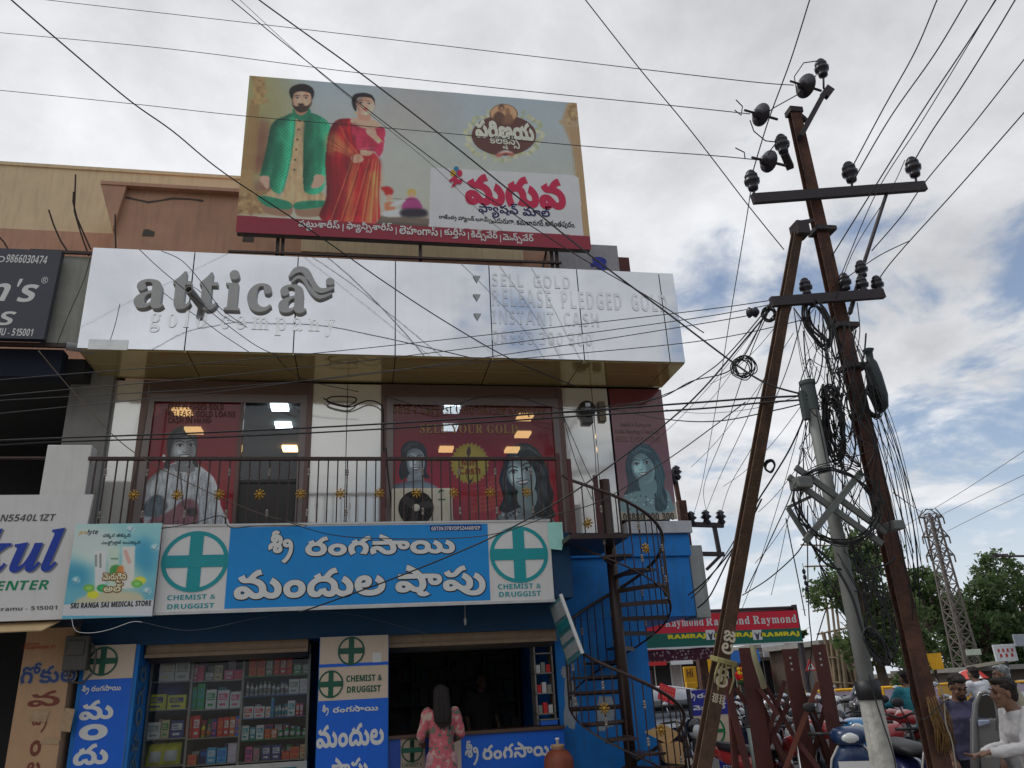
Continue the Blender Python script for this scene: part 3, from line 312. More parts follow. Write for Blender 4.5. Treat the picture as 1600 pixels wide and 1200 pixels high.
((46,-1,-22,2,-16,7,-5,6,27,3,4,-2,6,-3,12,-2,20,0,10,1,4,2,0,3,-2,2,-6,1,-5,0,-15,0,-14,1,-20,2,-10,5,-4,5,0,7,10,7,24,4,19,0,12,0,20,-2,16,-6,5,-6,-25,-3,-2,2,-8,3,-10,1,-18,0,-8,-1,-2,-2,0,-3,6,-2,11,0,21,-1,12,0,16,-2,10,-4,4,-6,1,-3,0,-6,-14,-7,-24,-3),(134,40,-12,3,-6,4,-4,5,0,6,6,5,3,2,23,0,-4,-3,-6,-4,0,-5,6,-3,12,0,6,3,0,5,-10,2,-7,0,-29,0,-6,0,-8,-3,1,-4,-23,0,-2,4,-8,3,-7,0,-1,0,-4,0,-6,-2,0,-5,2,-2,6,-1,5,0,7,0,1,-11,-3,0,-12,0,-18,4,-10,8,0,12,18,8,17,0,3,0,10,0,12,-2,8,-4,3,-3,-1,0,2,3,8,4,14,2,11,0,13,0,14,0,18,-1,12,-5,6,-5,0,-11,-18,-9),(162,87,16,-6,5,-4,-19,-3,-2,1,-2,2,-4,1,-8,0,-6,-3,0,-3,4,-4,5,-1,-19,-4,-4,2,-6,6,0,7,6,5,14,4),),
((80,50,24,-6,12,-11,0,-14,-4,-9,-6,-8,-3,-3,-25,5,2,3,8,5,4,7,0,8,-6,7,-12,5,-18,0,-12,-4,-6,-7,0,-10,8,-10,5,-4,-25,-5,-6,5,-8,13,0,14,12,12,24,7),(136,40,-12,3,-6,4,-4,5,0,6,6,5,3,2,23,0,-4,-3,-6,-4,0,-5,6,-3,12,0,6,3,0,5,-10,2,-7,0,-29,0,-6,0,-8,-3,1,-4,-25,0,0,4,-8,3,-7,0,-1,0,-4,0,-6,-2,0,-5,2,-2,6,-1,5,0,7,0,1,-11,-5,0,-10,0,-18,4,-10,8,0,12,18,8,17,0,3,0,10,0,12,-2,8,-4,3,-3,-1,0,2,3,8,4,14,2,11,0,13,0,12,0,20,-1,12,-5,6,-5,0,-11,-18,-9),(164,87,16,-6,5,-4,-19,-3,-2,1,-2,2,-4,1,-8,0,-6,-3,0,-3,4,-4,5,-1,-19,-4,-4,2,-6,6,0,7,6,5,14,4),),
((20,-35,-20,7,-10,9,0,10,6,9,8,8,8,7,6,7,0,8,-8,7,-7,3,19,10,10,-3,10,-8,4,-8,0,-9,-6,-9,-8,-8,-8,-7,-6,-8,0,-9,12,-5,16,0,10,3,4,4,0,8,-8,7,-5,2,5,11,57,0,1,-11,-35,0,5,1,6,-3,6,-9,1,-4,0,-9,-26,-11),),
((-37,-40,-8,0,-12,3,-3,3,5,0,-6,-2,-8,-3,-10,-1,-5,0,-12,0,-14,5,-4,7,0,10,8,8,16,5,22,0,14,-6,0,-10,-14,-5,-20,0,-10,3,-5,2,7,7,2,-2,8,-3,10,0,4,2,0,2,-2,2,-8,0,-10,-4,1,-6,1,-1,0,-2,2,-4,6,-1,12,0,6,3,3,2,19,0,2,-3,6,-2,10,0,4,3,0,6,-12,5,-7,3,15,9,8,-3,14,-5,8,-8,0,-11,-16,-8),),
((20,-40,-18,2,-10,4,-6,5,0,7,12,7,17,3,6,1,8,2,0,3,-4,2,-10,0,-4,-2,0,-2,0,-2,3,0,-23,-3,-2,1,-2,4,0,6,18,7,19,0,10,0,16,-4,8,-5,0,-8,-12,-5,-18,-4,-8,-2,-2,-1,0,-3,8,-2,22,0,18,3,12,6,0,8,-6,7,-16,8,-15,6,-10,4,-14,7,-8,8,0,9,10,8,20,5,24,0,16,-2,12,-5,6,-6,0,-9,-6,-7,-3,-3,-21,7,4,2,2,3,0,4,-6,3,-8,2,-3,0,-10,0,-6,-4,0,-5,4,-4,10,-5,9,-2,14,-6,18,-8,12,-8,4,-7,0,-11,-12,-10,-18,-6,-24,-3),),
((52,50,18,-6,12,-9,4,-11,1,-5,0,-11,-10,-17,-18,-16,-26,-13,-13,-6,-17,9,12,5,22,11,16,13,10,15,1,9,0,4,-2,7,-6,7,-8,4,-12,0,-6,-2,0,-4,6,-3,6,-1,3,0,10,0,10,5,7,3,7,-11,-6,-2,-16,-4,-28,0,-18,7,0,12,6,6,16,4),),
((-50,-40,-10,2,-10,4,-10,6,-6,2,-6,0,-4,-2,0,-3,6,-2,6,0,6,3,3,3,13,-6,-4,-2,-6,-3,-10,-2,-16,0,-12,3,-4,5,0,8,14,6,20,0,14,-3,9,-5,4,-2,6,-2,4,-1,8,0,4,3,0,6,-12,5,-7,3,13,9,8,-3,14,-5,8,-8,0,-9,-6,-7,-14,-3),(-26,-47,-10,3,-6,4,0,3,2,1,1,1,23,1,-2,-1,0,-2,4,-1,4,0,4,1,3,1,9,-8,-4,-1,-10,-2),),
((42,-35,-12,2,-14,5,-14,8,-6,2,-6,0,-4,-2,0,-4,4,-4,5,-3,-23,-5,-4,4,-6,7,0,10,18,8,20,0,12,-3,12,-4,10,-6,8,-3,4,-1,8,0,8,3,4,6,1,5,0,8,-12,15,-18,12,-24,10,-13,4,17,11,14,-4,28,-12,22,-16,14,-18,0,-18,-10,-11,-18,-6),),
((-18,-5,14,-9,0,-10,-4,-6,-10,-4,-12,-1,-16,-1,-11,0,-61,0,1,11,81,0,8,0,10,3,0,5,-6,2,-10,0,-6,-3,0,-5,6,-4,5,-2,-21,-1,-2,2,-6,5,0,7,6,6,14,5),),
)
WORDS = {
'శ్రీ':(46,0,0,57,63,0,109),
'రంగ':(15,0,0,0,62,0,4,117,0,179),
'రంగసాయి':(15,0,0,0,62,0,4,117,0,37,179,0,41,292,0,425),
'మందుల':(13,0,0,0,112,0,10,167,0,20,244,0,16,278,0,355),
'షాపు':(36,0,0,47,113,0,221),
'పరిణయ':(12,0,0,42,77,0,8,140,0,14,228,0,360),
'కలెక్షన్స్':(3,0,0,49,59,0,3,136,0,58,192,0,25,195,0,59,272,0,318),
'మగువ':(13,0,0,4,112,0,20,174,0,17,209,0,287),
'ఫ్యాషన్':(31,0,0,56,113,0,18,164,0,25,241,0,318),
'మాల్':(32,0,0,28,148,0,225),
'రాజేంద్ర':(33,0,0,50,100,0,0,180,0,10,234,0,57,311,0,357),
'హ్యాండ్':(38,0,0,56,113,0,0,163,0,24,218,0,299),
'లూమ్స్':(16,0,0,21,77,0,26,147,0,59,260,0,305),
'ఎదురుగా':(2,0,0,10,77,0,20,154,0,15,189,0,20,251,0,30,286,0,385),
'కమలానగర్':(3,0,0,13,59,0,34,172,0,11,286,0,4,363,0,27,425,0,487),
'అనంతపురం':(1,0,0,11,91,0,0,168,0,9,223,0,47,311,0,15,418,0,0,481,0,536),
'పట్టుశారీస్':(12,0,0,7,77,0,20,161,0,55,145,0,35,196,0,45,293,0,29,356,0,433),
'ఫ్యాన్సీశారీస్':(31,0,0,56,113,0,44,164,0,59,242,0,35,287,0,45,384,0,29,447,0,524),
'లెహంగాస్':(49,0,0,19,77,0,0,190,0,30,244,0,29,344,0,421),
'కుర్తీస్':(3,0,0,20,59,0,45,94,0,60,151,0,29,156,0,234),
'కిడ్స్\u200cవేర్':(39,0,0,24,59,0,59,140,0,51,185,0,27,262,0,325),
'మెన్స్\u200cవేర్':(48,0,0,25,112,0,59,190,0,51,235,0,27,312,0,374),
'శి':(43,0,0,63),
'గోకుల':(53,0,0,3,87,0,20,146,0,16,181,0,258),
'వ':(17,0,0,77),
'వ్ర':(17,0,0,57,77,0,124),
'ం':(0,0,0,55),
'ల':(16,0,0,77),
'మ':(13,0,0,112),
'దు':(10,0,0,20,76,0,111),
'చక్కర':(5,0,0,3,84,0,54,143,0,15,196,0,258),
'తక్కువ':(9,0,0,3,88,0,20,147,0,54,182,0,17,235,0,313),
'ఎలక్ట్రోలైట్':(2,0,0,16,77,0,52,154,0,55,209,0,57,240,0,16,287,0,22,364,0,23,364,0,447),
'లుఎక్కువ':(16,0,0,20,77,0,2,112,0,3,189,0,20,248,0,54,283,0,17,336,0,414),
'మెరుగైన':(48,0,0,15,112,0,20,175,0,4,210,0,22,272,0,11,272,0,349),
'అల్':(1,0,0,28,91,0,168),
'మెడికల్':(48,0,0,40,112,0,3,193,0,28,252,0,329),
'జ':(6,0,0,80),
'ర':(15,0,0,62),
'గ':(4,0,0,62)}
def _quad(pts,sc):
    out = [];n = len(pts)
    for i in range(n):
        x0,y0,o0 = pts[i];x1,y1,o1 = pts[(i+1) % n];xp,yp,op = pts[i-1]
        if o0:out.append((x0*sc,y0*sc));continue
        a = (xp,yp) if op else ((xp+x0)/2,(yp+y0)/2);b = (x1,y1) if o1 else ((x1+x0)/2,(y1+y0)/2)
        for t in (.25,.5,.75,1):out.append((((1-t)**2*a[0]+2*t*(1-t)*x0+t*t*b[0])*sc,((1-t)**2*a[1]+2*t*(1-t)*y0+t*t*b[1])*sc))
    return out
def _flat(f):
    pts = [];x = y = 0
    for i in range(0,len(f),2):x += f[i] >> 1;y += f[i+1];pts.append((x,y,f[i] & 1))
    return _quad(pts,.01)
_LT = {}
def latin(ch,font):
    """outline of one letter of Blender's own font: sans bold, serif bold or serif bold slanted"""
    if (ch,font) in _LT:return _LT[(ch,font)]
    base = {'I':(0x1D5D4,0x1D5EE,0x1D7EC),'S':(0x1D400,0x1D41A,0x1D7CE),'B':(0x1D468,0x1D482,0x1D7CE)}[font];c = ch
    if 'A' <= ch <= 'Z':c = chr(base[0]+ord(ch)-65)
    elif 'a' <= ch <= 'z':c = chr(base[1]+ord(ch)-97)
    elif '0' <= ch <= '9':c = chr(base[2]+ord(ch)-48)
    cu = bpy.data.curves.new('glyph','FONT');cu.body = c;o = bpy.data.objects.new('glyph',cu);COL.objects.link(o)
    dg = bpy.context.evaluated_depsgraph_get();ev = o.evaluated_get(dg).to_curve(dg);cs = []
    for sp in ev.splines:
        bp = sp.bezier_points;n = len(bp);r = []
        for i in range(n):
            p,q = bp[i],bp[(i+1) % n];a,b,c_,d = p.co,p.handle_right,q.handle_left,q.co
            st = (0,) if ((b-a).cross(d-a).length+(c_-a).cross(d-a).length) < 1e-5 else (0,.25,.5,.75)
            for t in st:v = a*(1-t)**3+b*3*t*(1-t)**2+c_*3*t*t*(1-t)+d*t**3;r.append((v.x,v.y))
        cs.append(r)
    ar = [sum(r[i-1][0]*r[i][1]-r[i][0]*r[i-1][1] for i in range(len(r))) for r in cs]
    if ar and max(ar,key=abs) > 0:cs = [r[::-1] for r in cs]
    xs = [p[0] for r in cs for p in r];adv = (max(xs)+(.10 if font == 'S' else .06)) if xs else .3
    bpy.data.objects.remove(o);bpy.data.curves.remove(cu)
    _LT[(ch,font)] = (adv,cs);return _LT[(ch,font)]
def contours(text,font='T',track=0.):
    """list of contours in em units, line starts at x = 0"""
    cs = [];x = 0.
    def put(ch,f):
        nonlocal x
        a,g = latin(ch,f);cs.extend([[(px+x,py) for px,py in c] for c in g]);x += a+track
    if font == 'T':
        for wd in text.split(' '):
            tail = wd[-1] if wd[-1] in '.,' else '';wd = wd.rstrip('.,')
            if wd in WORDS:
                q = WORDS[wd]
                for i in range(0,len(q)-1,3):cs += [[(px+x+q[i+1]/100,py+q[i+2]/100) for px,py in _flat(c)] for c in GLYPHS[q[i]]]
                x += q[-1]/100
            if tail:put(tail,'I')
            x += .28
    else:
        for ch in text:
            if ch == ' ':x += .3;continue
            put(ch,font)
    return [c for c in cs if len(c) > 2]
def fatten(cs,d):
    out = []
    for c in cs:
        n = len(c);r = []
        for i in range(n):
            (xa,ya),(x,y),(xb,yb) = c[i-1],c[i],c[(i+1) % n]
            d1 = Vector((x-xa,y-ya));d2 = Vector((xb-x,yb-y))
            if d1.length < 1e-9 or d2.length < 1e-9:continue
            n1 = Vector((-d1.y,d1.x)).normalized();n2 = Vector((-d2.y,d2.x)).normalized();b = n1+n2
            if b.length < .2:b = n1
            b.normalize();k = d/max(.5,b.dot(n1));r.append((x+b.x*k,y+b.y*k))
        if len(r) > 2:out.append(r)
    return out
def tess(cs):
    """fill by non-zero winding -> (points, triangles)"""
    vs = [];es = []
    for c in cs:
        o = len(vs);q = []
        for p in c:
            if not q or (abs(p[0]-q[-1][0])+abs(p[1]-q[-1][1])) > 1e-6:q.append(p)
        if len(q) < 3:continue
        vs += [Vector(p) for p in q];es += [(o+i,o+(i+1) % len(q)) for i in range(len(q))]
    if not vs:return [],[]
    ov,oe,of,*_ = delaunay_2d_cdt(vs,es,[],0,1e-7)
    if not of:return [],[]
    tri = np.array([[f[0],f[1],f[2]] for f in of]);P = np.array([(v[0],v[1]) for v in ov]);C = P[tri].mean(axis=1)
    wn = np.zeros(len(C),int)
    for c in cs:
        a = np.array(c);b = np.roll(a,-1,axis=0)
        for (x0,y0),(x1,y1) in zip(a,b):
            if y0 == y1:continue
            up = (y0 <= C[:,1]) & (C[:,1] < y1);dn = (y1 <= C[:,1]) & (C[:,1] < y0)
            if not (up.any() or dn.any()):continue
            side = (x1-x0)*(C[:,1]-y0)-(C[:,0]-x0)*(y1-y0)
            wn += (up & (side > 0)).astype(int)-(dn & (side < 0)).astype(int)
    return [tuple(p) for p in P],[tuple(int(i) for i in t) for t in tri[wn != 0]]
def bbox(cs):
    a = np.array([p for c in cs for p in c]);return a[:,0].min(),a[:,1].min(),a[:,0].max(),a[:,1].max()
class Frame:
    """a plane to write on: origin o, right u, up v; n points out of it"""
    def __init__(s,o,u=(1,0,0),v=(0,0,1)):
        s.o = Vector(o);s.u = Vector(u).normalized();s.v = Vector(v).normalized();s.n = s.u.cross(s.v).normalized()
    def p(s,x,y,d=0.):return s.o+s.u*x+s.v*y+s.n*d
def wall(Y):return Frame((0,Y,0))          # the facade-parallel plane y = Y, coordinates are world x and z
def ink(mb,cs,fr,lift,m=0,depth=0.):
    """contours in plane units -> faces lifted off the plane (with side walls if depth)"""
    P,T = tess(cs)
    if not T:return mb
    used = sorted({i for t in T for i in t});im = {i:k for k,i in enumerate(used)}
    vs = [fr.p(P[i][0],P[i][1],lift) for i in used];fs = []
    for t in T:
        a,b,c = (P[i] for i in t)
        fs.append(tuple(im[i] for i in (t if (b[0]-a[0])*(c[1]-a[1])-(b[1]-a[1])*(c[0]-a[0]) > 0 else t[::-1])))
    if depth:
        n = len(vs);vs += [fr.p(P[i][0],P[i][1],lift-depth) for i in used]
        ed = {}
        for f in fs:
            for i in range(3):ed[(f[i],f[(i+1) % 3])] = 1
        fs += [(b,a,a+n,b+n) for (a,b) in ed if (b,a) not in ed]
    return mb.add(vs,fs,m)
def fit(text,font,x0,z0,x1,z1,bold=0.,shear=0.,track=0.):
    cs = contours(text,font,track)
    if shear:cs = [[(x+shear*y,y) for x,y in c] for c in cs]
    if bold:cs = fatten(cs,bold)
    a,b,c,d = bbox(cs);sx = (x1-x0)/(c-a);sz = (z1-z0)/(d-b)
    return [[(x0+(x-a)*sx,z0+(y-b)*sz) for x,y in k] for k in cs]
def fitpx(text,font,Y,bl,tr,**k):
    p = onY(*bl,Y);q = onY(*tr,Y);return fit(text,font,p.x,p.z,q.x,q.z,**k)
def circle(cx,cy,rx,ry=None,n=40,a0=0.,cw=True):
    ry = rx if ry is None else ry;s = -1 if cw else 1
    return [(cx+rx*math.cos(a0+s*2*math.pi*i/n),cy+ry*math.sin(a0+s*2*math.pi*i/n)) for i in range(n)]
def rect(x0,y0,x1,y1):return [(x0,y0),(x0,y1),(x1,y1),(x1,y0)]
def emblem(mb,fr,cx,cy,rx,ry,lift,m_col,m_white,t=.13,bar=.2):
    ink(mb,[circle(cx,cy,rx*.97,ry*.97)],fr,lift,m_white)
    ink(mb,[circle(cx,cy,rx,ry),circle(cx,cy,rx*(1-t),ry*(1-t),cw=False)],fr,lift+.003,m_col)
    ink(mb,[rect(cx-rx*bar,cy-ry*.9,cx+rx*bar,cy+ry*.9)],fr,lift+.005,m_col)
    ink(mb,[rect(cx-rx*.9,cy-ry*bar,cx+rx*.9,cy+ry*bar)],fr,lift+.007,m_col)

# ------------------------------------------------------------------ printed artwork on a sheet: soft brushes on a grid, kept as the sheet's colour attribute
class Print:
    def __init__(s,x0,x1,z0,z1,Y,w,base=(255,255,255)):
        s.x0,s.x1,s.z0,s.z1,s.Y = x0,x1,z0,z1,Y;s.w = w;s.h = max(2,int(w*(z1-z0)/(x1-x0)))
        s.im = np.ones((s.h,s.w,3))*np.array(base,float)
        s.X,s.Yg = np.meshgrid(np.arange(s.w)+.5,np.arange(s.h)+.5)
    def g(s,u,v):
        p = onY(u,v,s.Y);return ((p.x-s.x0)/(s.x1-s.x0)*s.w,(s.z1-p.z)/(s.z1-s.z0)*s.h)
    def _blur(s,m,b):
        for _ in range(2):
            k = int(b)
            if k < 1:return m
            for ax in (0,1):
                pad = [(k,k) if a == ax else (0,0) for a in (0,1)]
                c = np.cumsum(np.pad(m,[(k+1,k) if a == ax else (0,0) for a in (0,1)],mode='edge'),axis=ax)
                n = m.shape[ax]
                m = (np.take(c,range(2*k+1,2*k+1+n),axis=ax)-np.take(c,range(0,n),axis=ax))/(2*k+1)
        return m
    def mask(s,pts,smooth=True,px=True):
        q = [s.g(*p) for p in pts] if px else pts
        if smooth and len(q) > 3:                       # closed Catmull-Rom
            r = [];n = len(q)
            for i in range(n):
                p0,p1,p2,p3 = (np.array(q[(i+k) % n]) for k in (-1,0,1,2))
                for t in (0,.25,.5,.75):
                    r.append(.5*((2*p1)+(-p0+p2)*t+(2*p0-5*p1+4*p2-p3)*t*t+(-p0+3*p1-3*p2+p3)*t**3))
            q = r
        m = np.zeros((s.h,s.w))
        for sy in (-.25,.25):
            ins = np.zeros((s.h,s.w),bool);Y = s.Yg+sy
            for (xa,ya),(xb,yb) in zip(q,q[1:]+q[:1]):
                if ya == yb:continue
                c = ((ya <= Y) & (Y < yb)) | ((yb <= Y) & (Y < ya))
                if not c.any():continue
                ins ^= c & (s.X < xa+(Y-ya)*(xb-xa)/(yb-ya))
            m += ins*.5
        return m
    def paint(s,m,col,a=1.,blur=0):
        if blur:m = s._blur(m,blur)
        s.im += (np.array(col,float)-s.im)*(np.clip(m,0,1)*a)[...,None]
    def poly(s,pts,col,a=1.,blur=0,smooth=True):s.paint(s.mask(pts,smooth),col,a,blur);return s
    def ell(s,c,rx,ry,col,a=1.,blur=0,rot=0.):
        """centre in survey coordinates, radii in the same pixels"""
        cr,sr = math.cos(rot),math.sin(rot)
        pts = [(c[0]+rx*math.cos(t)*cr-ry*math.sin(t)*sr,c[1]+rx*math.cos(t)*sr+ry*math.sin(t)*cr) for t in [2*math.pi*i/16 for i in range(16)]]
        return s.poly(pts,col,a,blur)
    def line(s,pts,wd,col,a=1.,blur=0):
        q = np.array([s.g(*p) for p in pts]);k = s.w/(s.x1-s.x0)*.0081*wd/2
        dm = np.full((s.h,s.w),1e9)
        for (xa,ya),(xb,yb) in zip(q[:-1],q[1:]):
            dx,dy = xb-xa,yb-ya;l2 = max(dx*dx+dy*dy,1e-9)
            t = np.clip(((s.X-xa)*dx+(s.Yg-ya)*dy)/l2,0,1);dm = np.minimum(dm,np.hypot(s.X-xa-t*dx,s.Yg-ya-t*dy))
        s.paint(np.clip(k+.5-dm,0,1),col,a,blur);return s
    def model(s,m,amp=.5,b=5,lx=-1.,ly=-.6):
        """roundness of the photographed thing: lit from one side"""
        e = s._blur(m,b);gy,gx = np.gradient(e);v = (gx*lx+gy*ly)*b*2.2;s.im *= (1+np.clip(v,-1,1)*amp*np.clip(m,0,1))[...,None];return s
    def folds(s,m,amp,seed,kx,ky):
        n = np.random.RandomState(seed).rand(s.h,s.w)
        for k,ax in ((kx,1),(ky,0)):
            c = np.cumsum(np.pad(n,[(k+1,k) if a == ax else (0,0) for a in (0,1)],mode='edge'),axis=ax);L_ = n.shape[ax];n = (np.take(c,range(2*k+1,2*k+1+L_),axis=ax)-np.take(c,range(0,L_),axis=ax))/(2*k+1)
        n = (n-n.mean())/n.std();s.im *= (1+amp*np.clip(n,-2,2)*np.clip(m,0,1))[...,None];return s
    def vgrad(s,c0,c1,a=1.,m=None):
        t = (s.Yg/s.h)[...,None];c = np.array(c0,float)*(1-t)+np.array(c1,float)*t
        s.im += (c-s.im)*(a if m is None else (m*a)[...,None]);return s
    def speck(s,amt,cell=1,seed=0):
        r = np.random.RandomState(seed);n = r.rand(s.h//cell+2,s.w//cell+2).repeat(cell,0).repeat(cell,1)[:s.h,:s.w]
        s.im *= (1+amt*(s._blur(n,1)-.5))[...,None];return s
    def build(s,name,m,parent,gain=1.4,y=None,wave=0.):
        s.im = np.clip(s.im,0,255);c = s.im/255.;c = np.where(c <= .04045,c/12.92,((c+.055)/1.055)**2.4)*gain
        c = np.clip(c,0,.85)
        y = s.Y if y is None else y
        xs = s.x0+(np.arange(s.w)+.5)/s.w*(s.x1-s.x0);xs[0] = s.x0;xs[-1] = s.x1
        zs = s.z1-(np.arange(s.h)+.5)/s.h*(s.z1-s.z0);zs[0] = s.z1;zs[-1] = s.z0
        off = wloc(parent);XX,ZZ = np.meshgrid(xs,zs)
        YY = y+wave*np.sin(XX*5.1+1)*np.sin(ZZ*3.7)+wave*.6*np.sin(XX*2.3+ZZ*2.9)
        co = np.stack([XX-off.x,YY-off.y,ZZ-off.z],-1).reshape(-1,3)
        i = np.arange(s.w*s.h).reshape(s.h,s.w)
        fs = np.stack([i[:-1,:-1],i[1:,:-1],i[1:,1:],i[:-1,1:]],-1).reshape(-1,4)
        me = bpy.data.meshes.new(name);me.vertices.add(len(co));me.vertices.foreach_set('co',co.ravel())
        me.loops.add(fs.size);me.loops.foreach_set('vertex_index',fs.ravel());me.polygons.add(len(fs))
        me.polygons.foreach_set('loop_start',np.arange(0,fs.size,4));me.polygons.foreach_set('loop_total',np.full(len(fs),4))
        me.update();me.validate()
        at_ = me.color_attributes.new('Col','FLOAT_COLOR','POINT');at_.data.foreach_set('color',np.concatenate([c.reshape(-1,3),np.ones((s.w*s.h,1))],1).ravel())
        me.materials.append(m);me.polygons.foreach_set('use_smooth',[True]*len(fs))
        o = bpy.data.objects.new(name,me);COL.objects.link(o);o.parent = parent;WL[o.name] = off.copy()
        return o


# ================================================================== GROUND
ROADM = mat('asphalt',(.13,.125,.12),rough=.85,var=.3,scale=1.2,bump=.4,bscale=60,dirt=(.2,.18,.15))
g = MB();g.box(-400,400,-250,600,-.3,0);g.build('ground',mat('earth',(.17,.145,.115),rough=.95,var=.3,scale=.3,bump=.3,bscale=8),kind='structure')
g = MB();g.add([(5.2,-60,.004),(60,-60,.004),(60,110,.004),(14,110,.004),(9.5,26,.004),(5.2,14,.004)],[(0,1,2,3,4,5)]);g.build('road',ROADM,kind='structure')
g = MB();g.add([(-30,4,.004),(5.0,4,.004),(5.0,10.4,.004),(-30,10.4,.004)],[(0,1,2,3)]);g.build('forecourt',mat('paving',(.24,.22,.2),rough=.85,var=.25,scale=2,bump=.3),kind='structure')

# ================================================================== SHOP BUILDING
BLUE = plain('blue_paint',(12,108,182),1.5,rough=.6,var=.28,scale=2.5,streak=.6,bump=.2,bscale=25,dirt=(.05,.13,.19))
DBLUE = plain('deep_blue_paint',(8,66,104),1.1,rough=.6,var=.2,scale=2.5,bump=.1)
ACP = mat('white_cladding',(.74,.76,.79),rough=.03,metal=.92,var=.05,scale=1.2,bump=.05,bscale=1.1,coat=.2,streak=.10,dirt=(.5,.5,.5))
ACPW = mat('cream_cladding',(.80,.79,.74),rough=.09,metal=.5,var=.06,scale=1.5,bump=.12,bscale=1.4,coat=.6)
GOLD = mat('gold_cladding',(.66,.52,.22),rough=.06,metal=.45,var=.12,scale=1.0,bump=.08,bscale=1.5,coat=.5)
SEAM = mat('black_sealant',(.01,.01,.01),rough=.7)
BROWN = mat('brown_aluminium',(.16,.10,.085),rough=.35,metal=.3,var=.1)
FRAMEG = mat('pale_aluminium',(.22,.18,.17),rough=.35,metal=.4,var=.1)
CONC = mat('grey_cement',(.30,.29,.27),rough=.9,var=.22,scale=3,bump=.25,bscale=30,streak=.3)
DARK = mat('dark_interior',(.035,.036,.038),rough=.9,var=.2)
WHITEP = mat('white_paint',(.74,.73,.69),rough=.6,var=.08,scale=4,streak=.22,dirt=(.35,.33,.28))

bld = thing('shop_building','two storey corner shop with blue painted ground floor and white clad upper floor','building',(.5,11,0))
XR,XG = 4.66,3.88             # right end of the upper storey and of the ground floor
b = MB()
b.box(2.57,XG,11.0,16,0,2.42)                          # wall right of the shop opening
b.box(-2.66,2.57,14.8,16,0,2.42)                       # back of the shop
b.box(-3.26,-2.62,10.62,16,0,2.305)                     # left pier
b.box(onY(496,1100,10.62).x,onY(607,1100,10.62).x,10.62,11.5,0,2.305)                      # middle pier
b.build('ground_floor_wall',BLUE,bld)
b = MB();b.box(-3.32,2.57,10.66,11.6,2.30,2.62);b.build('lintel',DBLUE,bld)
b = MB();b.box(-3.3,2.62,9.98,11.0,2.62,3.44);b.build('balcony_slab',DBLUE,bld)
b = MB();b.box(2.57,XR,11.0,16,2.42,3.26);b.box(2.57,XR+.03,10.96,16,3.26,3.58)
b.build('first_floor_band',BLUE,bld,bevel=.008)
b = MB();b.box(3.74,XR+.07,10.90,16,3.585,3.76);b.build('ledge',plain('ledge_paint',(172,176,180),1.4,rough=.6,streak=.3),bld,bevel=.006)
b = MB();b.box(-2.62,2.57,10.64,14.8,.0,.14);b.build('plinth',CONC,bld)
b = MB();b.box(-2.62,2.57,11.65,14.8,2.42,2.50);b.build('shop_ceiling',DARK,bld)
# first floor shell: room behind the glazing
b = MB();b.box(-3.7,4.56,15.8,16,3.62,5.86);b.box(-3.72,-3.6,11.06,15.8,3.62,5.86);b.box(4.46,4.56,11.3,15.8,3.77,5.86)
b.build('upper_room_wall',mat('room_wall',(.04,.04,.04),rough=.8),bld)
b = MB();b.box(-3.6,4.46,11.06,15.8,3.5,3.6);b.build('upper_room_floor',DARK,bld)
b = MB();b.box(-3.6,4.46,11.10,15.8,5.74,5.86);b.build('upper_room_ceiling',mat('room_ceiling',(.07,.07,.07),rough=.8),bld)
# ceiling light panels seen through the glazing and the film
WARM = mat('warm_light_panel',(.9,.7,.4),emit=(1,.62,.25,4.));COOL = mat('cool_light_panel',(.8,.9,.95),emit=(.75,.92,1,4.))
for px,py,mm in ((285,645,WARM),(303,674,WARM),(437,637,COOL),(443,666,COOL),(453,702,WARM),(706,641,COOL),(703,669,COOL),(820,653,WARM),(817,680,WARM),(697,703,WARM),(800,704,WARM)):
    p = onZ(px,py,5.70);k = .125
    q = MB();q.box(p.x-k,p.x+k,p.y-k*1.1,p.y+k*1.1,5.69,5.735);q.build('ceiling_light',mm,bld)
# upper wall bays
def X11(u,v):return onY(u,v,11).x
zt,zb = 5.86,3.62
def panel(name,xa,xb,m,y=11.0,z0=zb,z1=zt,t=.05,**k):
    q = MB();q.box(xa,xb,y,y+t,z0,z1);return q.build(name,m,bld,bevel=.004,**k)
xa0 = onY(149,635,11).x;b1 = X11(224,640);b2 = X11(485,640);c1 = X11(599,640);c2 = X11(876,640);d1 = X11(953,640);d2 = 4.56
panel('cladding_panel',xa0,b1-.03,ACPW);panel('cladding_panel',b2+.02,(b2+c1)/2-.004,ACPW);panel('cladding_panel',(b2+c1)/2+.004,c1-.03,ACPW)
panel('cladding_panel',c2+.03,(c2+d1)/2+.12,ACPW);panel('cladding_panel',(c2+d1)/2+.13,d1-.02,ACPW)
def bay_frame(xl,xr,mid=None):
    q = MB();q.box(xl-.03,xl+.05,10.96,11.06,zb,zt);q.box(xr-.05,xr+.03,10.96,11.06,zb,zt);q.box(xl+.05,xr-.05,10.97,11.06,5.66,zt)
    if mid:q.box(mid-.025,mid+.025,10.97,11.06,zb,5.66)
    q.build('window_frame',BROWN,bld)
    q = MB();q.box(xl+.05,xr-.05,10.955,10.97,5.54,5.66);q.box(xl+.05,xl+.14,10.955,10.985,zb,5.54);q.box(xr-.14,xr-.05,10.955,10.985,zb,5.54)
    return q.build('window_sash',FRAMEG,bld)
bm = X11(379,640)
bay_frame(b1,b2,bm);bay_frame(c1,c2)
q = MB();q.box(bm+.03,b2-.05,11.02,11.03,4.42,5.66);q.build('window_pane',glass_mat(),bld)
q = MB();q.box(bm+.03,b2-.05,11.02,11.05,zb,4.40);q.box(bm+.03,b2-.05,11.0,11.05,4.39,4.43);q.build('window_spandrel',mat('spandrel',(.045,.043,.042),rough=.5),bld)

